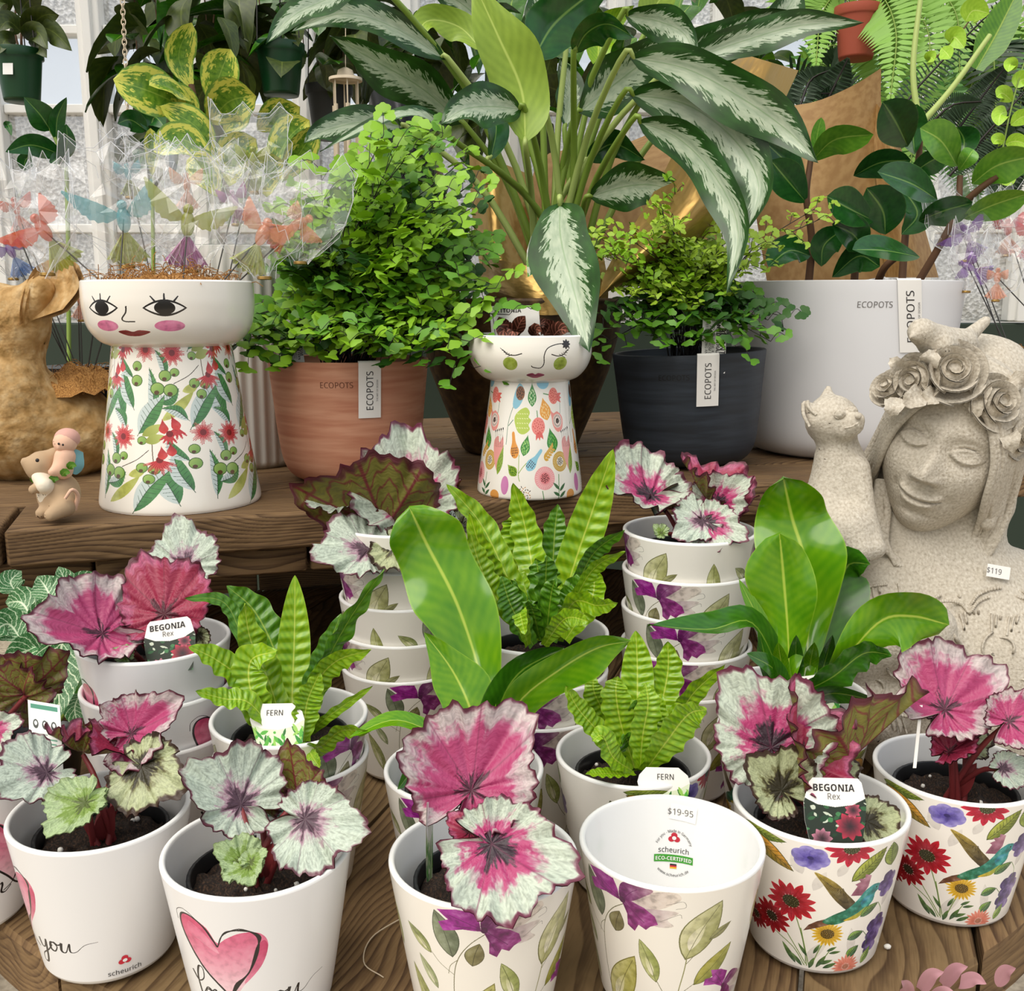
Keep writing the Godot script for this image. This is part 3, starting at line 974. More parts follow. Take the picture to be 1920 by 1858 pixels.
# faces: drawn on the unrolled bowl, s pixels per millimetre
func print_face_open(w: int, h: int, s: float) -> ImageTexture:
	var im := Image.create(w, h, false, Image.FORMAT_RGB8)
	im.fill(Color("f5f0e6"))
	var c := Vector2(w * 0.5, 0)
	var p := func(x, y): return c + Vector2(x, y) * s
	var ink := Color("15110f")
	for e in [-27.0, 27.0]:
		fill(im, leaf2(p.call(e - 17, 29), p.call(e + 17, 29), 18.5 * s, 0, 0.5), ink)
		fill(im, leaf2(p.call(e - 15, 29), p.call(e + 15, 29), 14 * s, 0, 0.5), Color("fbf8f2"))
		fill(im, ellipse(p.call(e, 29), Vector2(8, 7.5) * s), ink)
		for k in [-1.0, 0.0, 1.0]:
			stroke(im, [p.call(e + k * 7, 21 + absf(k)), p.call(e + k * 10.5, 13 + absf(k) * 3)], 8.0, ink, 0.0, 6, 4.5)
	for e in [-25.0, 30.0]:
		fill(im, ellipse(p.call(e, 49), Vector2(12, 6.5) * s), Color("d9709c"), Color("e58cb0"), p.call(e - 10, 44), p.call(e + 10, 54), 0.25)
	stroke(im, [p.call(-3, 27), p.call(-4, 34), p.call(-8, 41), p.call(-5, 44), p.call(3, 44)], 6.0, ink)
	fill(im, soft([[-15, 56], [-7, 54], [-1, 56], [5, 54], [14, 56], [6, 61], [-1, 62], [-8, 61]], c, s), Color("7a1f24"), Color("8f2c2e"), p.call(-14, 56), p.call(14, 60))
	stroke(im, [p.call(-14, 56.5), p.call(-1, 57.5), p.call(13, 56.5)], 2.0, Color("4a1214"))
	return ImageTexture.create_from_image(im)

func print_face_asleep(w: int, h: int, s: float) -> ImageTexture:
	var im := Image.create(w, h, false, Image.FORMAT_RGB8)
	im.fill(Color("f5f1e6"))
	var c := Vector2(w * 0.5, 0)
	var p := func(x, y): return c + Vector2(x, y) * s
	var ink := Color("1a1512")
	stroke(im, [p.call(-38, 14), p.call(-32, 19), p.call(-24, 20), p.call(-16, 18)], 5.0, ink)
	stroke(im, [p.call(16, 19), p.call(24, 21), p.call(31, 19), p.call(36, 14)], 5.0, ink)
	for k in 5:
		stroke(im, [p.call(-37 + k * 2.5, 15 + k), p.call(-41 + k * 2.2, 12 + k * 2.4)], 2.6, ink, 0.0, 4)
		stroke(im, [p.call(35 - k * 2.5, 15 + k), p.call(39 - k * 1.5, 12 + k * 2.8)], 2.6, ink, 0.0, 4)
	stroke(im, [p.call(34, 7), p.call(22, 8), p.call(12, 12), p.call(8, 20), p.call(8, 30), p.call(4, 35), p.call(-4, 34), p.call(-6, 32)], 4.6, ink)
	for k in 8:
		fill(im, leaf2(p.call(34, 8), p.call(34 + cos(k * 0.8) * 6, 8 + sin(k * 0.8) * 6), 3 * s), ink)
	for e in [-30.0, 28.0]:
		fill(im, ellipse(p.call(e, 30), Vector2(8.5, 8) * s), Color("93a83c"), Color("a8b850"), p.call(e - 8, 24), p.call(e + 8, 36), 0.3)
	fill(im, soft([[-12, 45], [-5, 42], [-1, 44], [3, 42], [11, 45], [4, 49], [-1, 50], [-6, 49]], c, s), Color("8a3450"), Color("b05a78"), p.call(-10, 44), p.call(8, 48))
	stroke(im, [p.call(-11, 45.2), p.call(-1, 46), p.call(10, 45.2)], 1.8, Color("3a1420"))
	return ImageTexture.create_from_image(im)
# ---------- glazed cover pots ----------
const POT_H := 0.125
const POT_R := 0.07

func pot_radius(y: float) -> float:
	var f := clampf(y / POT_H, 0.0, 1.0)
	return lerpf(0.0500, POT_R, pow(f, 0.92))

func pot_mesh(outer: Material) -> ArrayMesh:
	var key := outer.resource_name
	if cache.has("pot_" + key):
		return cache["pot_" + key]
	var seg := 64
	var q := PackedVector3Array()
	var uv := PackedVector2Array()
	var rows := 14
	for i in rows + 1:
		var y := lerpf(0.006, 0.1225, float(i) / rows)
		for k in seg + 1:
			var a := TAU * k / seg - PI
			var r := pot_radius(y)
			q.append(Vector3(sin(a) * r, y, cos(a) * r))
			uv.append(Vector2(float(k) / seg, 1.0 - float(i) / rows))
	var mo := MB.new()
	mo.grid(q, seg + 1, rows + 1, true, uv, true)
	var me := mo.mesh(null, outer)
	var mi := MB.new()
	var rt := pot_radius(0.1225)
	mi.lathe(PackedVector2Array([Vector2(rt, 0.1225), Vector2(rt - 0.0002, 0.1238), Vector2(rt - 0.001, 0.1247), Vector2(rt - 0.0022, 0.125), Vector2(rt - 0.0034, 0.1247), Vector2(rt - 0.0043, 0.1238), Vector2(rt - 0.0047, 0.122), Vector2(pot_radius(0.09) - 0.005, 0.09), Vector2(pot_radius(0.05) - 0.005, 0.05), Vector2(pot_radius(0.012) - 0.006, 0.012), Vector2(0.036, 0.008), Vector2(0.0, 0.0075)]), seg)
	mi.lathe(PackedVector2Array([Vector2(0.0, 0.001), Vector2(0.042, 0.0), Vector2(0.047, 0.0008), Vector2(0.0495, 0.003), Vector2(pot_radius(0.006), 0.006)]), seg)
	mi.mesh(me, M.glaze)
	cache["pot_" + key] = me
	return me

func cover_pot(label: String, outer: Material, base: Vector3, turn: float, group := "") -> Node3D:
	var o := thing("flower_pot", label, "pot", base, group, turn)
	part("body", pot_mesh(outer), null, o)
	return o

# place lettering on a turned wall: angle a0 from the front, height y0, letters running round it
func round_place(rf: Callable, a0: float, y0: float, lift := 0.0004, inside := false) -> Callable:
	return func(x, y):
		var r: float = rf.call(y0 + y)
		var a = a0 + (x / r if not inside else -x / r)
		var nn := Vector3(sin(a), 0, cos(a)) * (-1.0 if inside else 1.0)
		return [Vector3(sin(a) * r, y0 + y, cos(a) * r) + nn * lift, nn]

func build_pots() -> void:
	cache["blot"] = noise(0.02, 4, 5)
	M.glaze = mat(Color("efefee"), 0.16)
	M.glaze.resource_name = "white_glaze"
	for q in [["magnolia", print_magnolia()], ["humming", print_humming()], ["heart", print_heart()]]:
		var m := tmat(q[1], 0.3)
		m.clearcoat_enabled = true
		m.clearcoat = 0.35
		m.clearcoat_roughness = 0.12
		m.resource_name = q[0]
		M[q[0]] = m
	var d := PI / 180.0
	# front row
	cover_pot("white pot with a pink watercolour heart, cut by the table's left rim", M.heart, Vector3(-0.478, 0, -0.80), 70 * d)
	var p2 := cover_pot("white pot showing its plain side, maker's mark near the foot", M.heart, Vector3(-0.330, 0, -0.749), -58 * d)
	var p3 := cover_pot("white pot with the whole pink heart and handwritten greeting facing out", M.heart, Vector3(-0.190, 0, -0.692), -11 * d)
	cover_pot("magenta magnolia print pot holding the begonia with two pink leaves", M.magnolia, Vector3(-0.021, 0, -0.682), 1 * d)
	var p5 := cover_pot("empty magnolia print pot with price sticker inside", M.magnolia, Vector3(0.1205, 0, -0.703), -40 * d)
	cover_pot("hummingbird print pot holding the begonia with the name tag", M.humming, Vector3(0.2505, 0, -0.7615), -19 * d)
	cover_pot("hummingbird print pot beside the statue, holding a begonia", M.humming, Vector3(0.388, 0, -0.822), -26 * d)
	cover_pot("hummingbird print pot holding the small crinkled fern", M.humming, Vector3(0.109, 0, -0.852), 40 * d)
	cover_pot("magnolia print pot holding the glossy bird's nest fern", M.magnolia, Vector3(-0.042, 0, -0.823), -20 * d)
	# stacks
	var stack := func(x: float, z: float, n: int, step: float, m: Material, turns: Array, top_label: String, low_label: String, group: String):
		for k in n:
			var nth: String = ["lowest ", "second lowest ", "middle ", "second highest ", ""][k] if n > 3 else ["lowest ", "middle "][k] if n == 3 and k < 2 else ""
			cover_pot(top_label if k == n - 1 else nth + low_label, m, Vector3(x, k * step, z), turns[k % turns.size()] * d, "" if k == n - 1 else group)
	stack.call(-0.199, -0.852, 2, 0.036, M.magnolia, [30, 62], "magnolia print pot holding the fern beside the heart pots", "magnolia print pot nested under the pot of the tagged wavy fern", "")
	stack.call(-0.336, -0.908, 3, 0.044, M.heart, [-100, -105, -62], "white heart pot on its stack, holding the tagged pink begonia", "white heart pot nested in the stack under the tagged pink begonia", "white pots in the left stack")
	stack.call(-0.122, -1.085, 5, 0.040, M.magnolia, [20, -70, 55, 110, 100], "magnolia print pot atop the tall stack below the terracotta planter", "magnolia print pot nested in the stack below the terracotta planter", "pots in the stack below the terracotta planter")
	stack.call(0.027, -0.966, 3, 0.038, M.magnolia, [-6, -6, -160], "magnolia print pot atop its stack holding the tall crinkled fern", "magnolia print pot nested in the stack under the tall crinkled fern", "pots in the stack under the tall crinkled fern")
	stack.call(0.186, -1.035, 5, 0.041, M.magnolia, [-30, -20, -16, -36, -92], "magnolia print pot atop the tall stack below the charcoal planter", "magnolia print pot nested in the stack below the charcoal planter", "pots in the stack below the charcoal planter")
	stack.call(0.266, -0.905, 2, 0.036, M.humming, [80, 80], "hummingbird print pot holding the upright bird's nest fern by the statue", "hummingbird print pot nested under the bird's nest fern by the statue", "")
	# maker's mark and handwritten price
	M.ink = mat(Color("211d1d"), 0.6)
	M.grey_ink = mat(Color("6d6a68"), 0.6)
	M.logo_red = mat(Color("c8283c"), 0.5)
	var rf := func(y): return pot_radius(y)
	var rfi := func(y): return pot_radius(y) - 0.005
	var mark := func(o: Node3D, a: float, y: float, s: float, inside: bool):
		var r: Callable = rfi if inside else rf
		part("lettering", letters("scheurich", s, round_place(r, a, y, 0.0004, inside)), M.ink, o)
		var place: Callable = round_place(r, a, y + s * 2.4, 0.0004, inside)
		var mb := MB.new()
		for k in 3:
			var g := TAU * k / 3.0 + PI / 2.0
			var ring := PackedVector3Array()
			for j in 13:
				var e := TAU * j / 12.0
				ring.append(place.call(cos(g) * s * 0.62 + cos(e) * s * 0.62, sin(g) * s * 0.5 + sin(e) * s * 0.55)[0])
			mb.fan(place.call(cos(g) * s * 0.62, sin(g) * s * 0.5)[0], ring, place.call(0, 0)[1])
		part("emblem", mb.mesh(), M.logo_red, o)
		var hole := MB.new()
		var pl2: Callable = round_place(r, a, y + s * 2.4, 0.0007, inside)
		var rg := PackedVector3Array()
		for j in 13:
			var e := TAU * j / 12.0
			rg.append(pl2.call(cos(e) * s * 0.42, sin(e) * s * 0.38)[0])
		hole.fan(pl2.call(0, 0)[0], rg, pl2.call(0, 0)[1])
		part("emblem_eye", hole.mesh(), M.glaze, o)
	mark.call(p2, 58 * d + 33 * d, 0.011, 0.0042, false)
	# stickers inside the empty pot (its far wall faces the viewer)
	var ang := 40 * d + PI - 12 * d
	mark.call(p5, ang, 0.0812, 0.0042, true)
	M.paper = mat(Color("f4f3ef"), 0.7)
	M.label_green = mat(Color("3f9a2e"), 0.5)
	var patch := func(o: Node3D, called: String, a: float, y: float, w: float, h: float, m: Material, lift: float, tilt := 0.0):
		var pl: Callable = round_place(rfi, a, y, lift, true)
		var q := PackedVector3Array()
		for i in 2:
			for j in 9:
				var v2 := Vector2((j / 8.0 - 0.5) * w, (i - 0.5) * h).rotated(tilt)
				q.append(pl.call(v2.x, v2.y)[0])
		var mb := MB.new()
		mb.grid(q, 9, 2)
		part(called, mb.mesh(), m, o)
	patch.call(p5, "price_sticker", ang - 6 * d, 0.1125, 0.022, 0.013, M.paper, 0.0004, -0.08)
	part("lettering", letters("$19-95", 0.0050, round_place(rfi, ang - 4 * d, 0.1130, 0.0008, true)), M.grey_ink, p5)
	patch.call(p5, "green_band", ang, 0.0745, 0.032, 0.0060, M.label_green, 0.0005)
	part("lettering", letters("ECO-CERTIFIED", 0.0030, round_place(rfi, ang, 0.0745, 0.0009, true), true), M.paper, p5)
	patch.call(p5, "flag_black", ang, 0.0693, 0.0055, 0.0013, M.ink, 0.0005)
	patch.call(p5, "flag_red", ang, 0.0680, 0.0055, 0.0013, M.logo_red, 0.0005)
	patch.call(p5, "flag_gold", ang, 0.0667, 0.0055, 0.0013, mat(Color("e8b72c"), 0.5), 0.0005)
	# the words round the badge
	var arc := func(text: String, low: bool):
		var base: Callable = round_place(rfi, ang, 0.0800, 0.0005, true)
		return letters(text, 0.0021, func(x, y):
			var R := 0.0155
			var g: float = (x / R) if not low else (-x / R)
			var rr: float = R + y if not low else R + 0.0022 - y
			var v2 := Vector2(sin(g) * rr, cos(g) * rr) if not low else Vector2(-sin(g) * rr, -cos(g) * rr)
			return base.call(v2.x, v2.y * 1.1))
	part("lettering", arc.call("For you - Made in Germany", false), M.ink, p5)
	part("lettering", arc.call("www.scheurich.de", true), M.ink, p5)
# ---------- planters on the upper shelf ----------
func two_part_planter(label: String, base: Vector3, turn: float, prof_body: Array, prof_bowl: Array, tb: Texture2D, tf: Texture2D) -> Node3D:
	var o := thing("face_planter", label, "planter", base, "", turn)
	var outline := func(list: Array, called: String, t: Texture2D, rim: bool):
		var pts := []
		for q in list:
			pts.append(Vector2(q[0], q[1]))
		var c := curve2(pts, list.size() * 5)
		var seg := 72
		var q := PackedVector3Array()
		var uv := PackedVector2Array()
		var len := 0.0
		var ls := PackedFloat32Array([0.0])
		for i in range(1, c.size()):
			len += c[i].distance_to(c[i - 1])
			ls.append(len)
		for i in c.size():
			for k in seg + 1:
				var a := TAU * k / seg - PI
				q.append(Vector3(sin(a) * c[i].x, c[i].y, cos(a) * c[i].x))
				uv.append(Vector2(float(k) / seg, 1.0 - ls[i] / len))
		var mb := MB.new()
		mb.grid(q, seg + 1, c.size(), true, uv, true)
		var m := tmat(t, 0.22)
		m.clearcoat_enabled = true
		m.clearcoat = 0.5
		m.clearcoat_roughness = 0.08
		var me := mb.mesh(null, m)
		var e := c[c.size() - 1]
		var mi := MB.new()
		if rim:
			mi.lathe(PackedVector2Array([e, e + Vector2(-0.0015, 0.0018), e + Vector2(-0.004, 0.0016), e + Vector2(-0.0055, -0.001), Vector2(e.x - 0.008, e.y - 0.03), Vector2(e.x * 0.7, e.y - 0.05), Vector2(0, e.y - 0.052)]), seg)
		else:
			mi.lathe(PackedVector2Array([Vector2(0, 0.0), Vector2(c[0].x - 0.003, 0.0), c[0]]), seg)
		mi.mesh(me, M.glaze)
		part(called, me, null, o)
	outline.call(prof_body, "pedestal_body", tb, false)
	outline.call(prof_bowl, "face_bowl", tf, true)
	return o

func eco_pot(label: String, base: Vector3, prof: Array, m: Material, inner: float) -> Node3D:
	var o := thing("planter", label, "planter", base)
	var pts := []
	for q in prof:
		pts.append(Vector2(q[0], q[1]))
	var c := curve2(pts, prof.size() * 5)
	var e := c[c.size() - 1]
	c.append_array(PackedVector2Array([e + Vector2(-0.0012, 0.0012), e + Vector2(-0.004, 0.0012), e + Vector2(-0.005, 0.0), Vector2(e.x - 0.007, e.y - inner), Vector2(0.0, e.y - inner)]))
	var full := PackedVector2Array([Vector2(0, 0)])
	full.append_array(c)
	var mb := MB.new()
	mb.lathe(full, 72)
	part("body", mb.mesh(), m, o)
	return o

# paper hang strip over a rim, its lettering running upwards
func hang_strip(o: Node3D, a: float, r: float, y1: float, w: float, h: float, slope: float, s: float, th := 0.0) -> void:
	var rf := func(y): return r - (y1 - y) * slope
	var pl := round_place(rf, a, y1, 0.0022)
	var q := PackedVector3Array()
	for j in [[-h, 0.0], [-h * 0.5, 0.0], [0.0, 0.0], [0.0032, -0.002], [0.0032, -0.006], [-0.006, -0.011]]:
		for i in 5:
			var x: float = (i / 4.0 - 0.5) * w
			var b: Array = pl.call(x - j[0] * th, j[0])
			q.append(b[0] + b[1] * j[1])
	var mb := MB.new()
	mb.grid(q, 5, 6)
	var st := part("hang_strip", mb.mesh(), M.card, o)
	var cut := func(x, y):
		return round_place(rf, a, y1, 0.0026).call(-y - (-h * 0.5 + x) * th, -h * 0.5 + x)
	part("lettering", letters("ECOPOTS", s, cut), M.ink, st)
	part("lettering", letters("THE ART OF DESIGN", s * 0.26, func(x, y): return cut.call(x, y - s * 1.1)), M.grey_ink, st)

func build_shelf_pots() -> void:
	M.card = mat(Color("f3f1ec"), 0.75)
	# tall face planter with gum blossoms
	var f1 := two_part_planter("large cream face planter with open eyes and gum blossom print", Vector3(-0.400, 0.2855, -1.205), deg_to_rad(-7),
		[[0.0925, 0.0], [0.0935, 0.006], [0.090, 0.03], [0.081, 0.09], [0.0725, 0.15], [0.0675, 0.187]],
		[[0.0680, 0.186], [0.080, 0.192], [0.0915, 0.207], [0.0960, 0.228], [0.0965, 0.246], [0.0960, 0.258]],
		print_gum(1600, 640), print_face_open(2048, 400, 4.67))
	cache["face1"] = f1
	cache["face2"] = two_part_planter("small cream face planter with closed eyes and folk fruit print", Vector3(0.0225, 0.2855, -1.268), deg_to_rad(5),
		[[0.0655, 0.0], [0.0665, 0.005], [0.0635, 0.03], [0.058, 0.07], [0.0525, 0.11], [0.049, 0.141]],
		[[0.0495, 0.140], [0.060, 0.145], [0.070, 0.156], [0.0755, 0.170], [0.0760, 0.183], [0.0745, 0.195]],
		print_folk(1792, 576), print_face_asleep(2048, 300, 4.67))
	# matt recycled-plastic planters
	M.terracotta = mat(Color.WHITE, 0.72)
	M.terracotta.albedo_texture = noise_tex(0.02, 256, 41, [[0.2, Color("b9785c")], [0.5, Color("c68a6c")], [0.8, Color("d29a7c")]])
	M.terracotta.uv1_triplanar = true
	M.terracotta.uv1_scale = Vector3(1.5, 14, 1.5)
	M.charcoal = mat(Color.WHITE, 0.5)
	M.charcoal.albedo_texture = noise_tex(0.02, 256, 42, [[0.2, Color("23282f")], [0.5, Color("2b323b")], [0.8, Color("353d47")]])
	M.charcoal.uv1_triplanar = true
	M.charcoal.uv1_scale = Vector3(1.5, 14, 1.5)
	M.white_matt = mat(Color("e6e7ea"), 0.38)
	var tp := eco_pot("terracotta pink matt planter with a white paper strip over its rim", Vector3(-0.2195, 0.2855, -1.372), [[0.060, 0.0], [0.078, 0.006], [0.090, 0.024], [0.0965, 0.06], [0.1015, 0.11], [0.1065, 0.160]], M.terracotta, 0.03)
	hang_strip(tp, 0.40, 0.1065, 0.160, 0.0285, 0.069, 0.1, 0.0085)
	part("lettering", letters("ECOPOTS", 0.0072, round_place(func(y): return 0.0965 + (y - 0.06) * 0.1, -0.0, 0.133, 0.0004)), mat(Color("6d3f2c"), 0.8), tp)
	var dp := eco_pot("charcoal matt planter with a white paper strip over its rim", Vector3(0.2640, 0.289, -1.490), [[0.066, 0.0], [0.082, 0.006], [0.094, 0.024], [0.100, 0.06], [0.105, 0.11], [0.1105, 0.160]], M.charcoal, 0.03)
	dp.rotation.z = deg_to_rad(2.4)
	hang_strip(dp, 0.07, 0.1105, 0.160, 0.030, 0.069, 0.1, 0.0085)
	part("lettering", letters("ECOPOTS", 0.0074, round_place(func(y): return 0.100 + (y - 0.06) * 0.1, -0.36, 0.131, 0.0004)), mat(Color("0e0f11"), 0.5), dp)
	var wp := eco_pot("large white planter with a white paper strip, behind the stone cat", Vector3(0.520, 0.2855, -1.62), [[0.110, 0.0], [0.132, 0.008], [0.150, 0.03], [0.160, 0.08], [0.168, 0.16], [0.1760, 0.264]], M.white_matt, 0.03)
	hang_strip(wp, 0.20, 0.1760, 0.264, 0.037, 0.100, 0.08, 0.0125, 0.16)
	part("lettering", letters("ECOPOTS", 0.0085, round_place(func(y): return 0.168 + (y - 0.16) * 0.08, -0.06, 0.231, 0.0004)), M.grey_ink, wp)
	# fluted white planter behind the tall face
	var fp := thing("fluted_planter", "tall white fluted planter half hidden between face planter and terracotta planter", "planter", Vector3(-0.398, 0.2855, -1.50))
	var fm := MB.new()
	fm.lathe(PackedVector2Array([Vector2(0, 0), Vector2(0.080, 0), Vector2(0.082, 0.01), Vector2(0.088, 0.28), Vector2(0.089, 0.31), Vector2(0.084, 0.312), Vector2(0.082, 0.29), Vector2(0.0, 0.29)]), 192, Vector3.ZERO, func(r, y, a): return r * (1.0 + (0.022 * sin(a * 34.0) if y > 0.008 and y < 0.30 and r > 0.07 else 0.0)))
	part("body", fm.mesh(), mat(Color("d9d8d2"), 0.5), fp)
	# big bronze-brown bowl pot behind the small face
	M.bronze = mat(Color.WHITE, 0.55, 0.25)
	M.bronze.albedo_texture = noise_tex(0.03, 256, 44, [[0.2, Color("3c2c1a")], [0.5, Color("574127")], [0.8, Color("7a6038")]])
	M.bronze.uv1_triplanar = true
	M.bronze.uv1_scale = Vector3(6, 6, 6)
	var bp := thing("bowl_planter", "large dark bronze bowl planter behind the small face planter", "planter", Vector3(0.012, 0.2855, -1.62))
	var bm := MB.new()
	bm.lathe(PackedVector2Array([Vector2(0, 0), Vector2(0.085, 0), Vector2(0.092, 0.006), Vector2(0.115, 0.06), Vector2(0.142, 0.13), Vector2(0.157, 0.19), Vector2(0.162, 0.235), Vector2(0.160, 0.24), Vector2(0.155, 0.238), Vector2(0.15, 0.20), Vector2(0.0, 0.20)]), 64)
	part("body", bm.mesh(), M.bronze, bp)
# ---------- leaves ----------
func leaf_width(shape: String, v: float) -> float:
	match shape:
		"lance":
			return pow(sin(PI * pow(v, 0.78)), 0.85)
		"nest":
			return lerpf(0.12, 1.0, smoothstep(0.0, 0.62, v)) if v < 0.62 else sqrt(maxf(0.0, 1.0 - pow((v - 0.62) / 0.38, 2.2)))
		"strap":
			return lerpf(0.45, 1.0, smoothstep(0.0, 0.35, v)) if v < 0.55 else pow(maxf(0.0, 1.0 - pow((v - 0.55) / 0.45, 1.9)), 0.8)
		"obovate":
			return pow(sin(PI * pow(v, 1.25)), 0.62)
	return pow(sin(PI * v), 0.7)

# blade along a spine; w is its full width in metres; roll turns it about the spine (0 = face to the viewer)
func blade(mb: MB, sp: PackedVector3Array, w: float, shape: String, o := {}) -> void:
	var nv := sp.size()
	var nu: int = o.get("nu", 9)
	var fold: float = o.get("fold", 0.15)
	var rip: float = o.get("rip", 0.0)
	var rn: float = o.get("rn", 5.0)
	var roll: float = o.get("roll", 0.0)
	var roll1: float = o.get("roll1", roll)
	var ph: float = o.get("ph", 0.0)
	var cr: float = o.get("crimp", 0.0)
	var cn: float = o.get("cn", 16.0)
	var wv: float = o.get("wave", 0.0)
	var q := PackedVector3Array()
	for i in nv:
		var v := float(i) / (nv - 1)
		var tg := (sp[mini(i + 1, nv - 1)] - sp[maxi(i - 1, 0)]).normalized()
		var to: Vector3 = (EYE - sp[i]).normalized() if not o.has("face") else o.face
		var s := tg.cross(to)
		if s.length() < 0.05:
			s = tg.cross(Vector3.UP)
		s = s.normalized().rotated(tg, lerpf(roll, roll1, v))
		var nn := s.cross(tg).normalized()
		var hw := leaf_width(shape, v) * w * 0.5
		for j in nu:
			var x := float(j) / (nu - 1) * 2.0 - 1.0
			var ax := absf(x)
			var off := fold * ax * hw
			off += rip * w * ax * ax * sin(TAU * rn * v + ph + (1.3 if x > 0 else 0.0)) * smoothstep(0.0, 0.15, v)
			off += cr * w * sin(TAU * cn * v - ax * 2.4 + ph) * sin(PI * minf(ax * 1.05, 1.0)) * sin(PI * v)
			off += wv * w * sin(TAU * 2.3 * v + ph) * sin(PI * v)
			var wid := x * (1.0 + (0.10 * sin(TAU * rn * v + ph * 1.7 + x) * ax if rip > 0.03 else 0.0))
			q.append(sp[i] + s * hw * wid + nn * off)
	mb.grid(q, nu, nv)

# spine and width measured in the photograph: list of [x, y, depth], width in its pixels
func px_leaf(parent: Node3D, pts: Array, wpx: float, shape: String, m: Material, o := {}, called := "leaf") -> MeshInstance3D:
	var a := []
	var ds := 0.0
	for p in pts:
		a.append(at(p[0], p[1], p[2]))
		ds += p[2] / pts.size()
	var mb := MB.new()
	blade(mb, curve(a, o.get("n", 18)), wpx * ds / FOC, shape, o)
	return wpart(called, mb.mesh(), m, parent)

func px_stem(parent: Node3D, pts: Array, r0: float, r1: float, m: Material, called := "stem", n := 10, sides := 6) -> MeshInstance3D:
	var a := []
	for p in pts:
		a.append(at(p[0], p[1], p[2]))
	return wpart(called, tube_mesh(a, n, r0, r1, sides), m, parent)

func leaf_mat(t: Texture2D, rough: float, back: Color) -> StandardMaterial3D:
	var m := tmat(t, rough, 0.5)
	m.backlight_enabled = true
	m.backlight = back
	m.texture_repeat = false
	return m

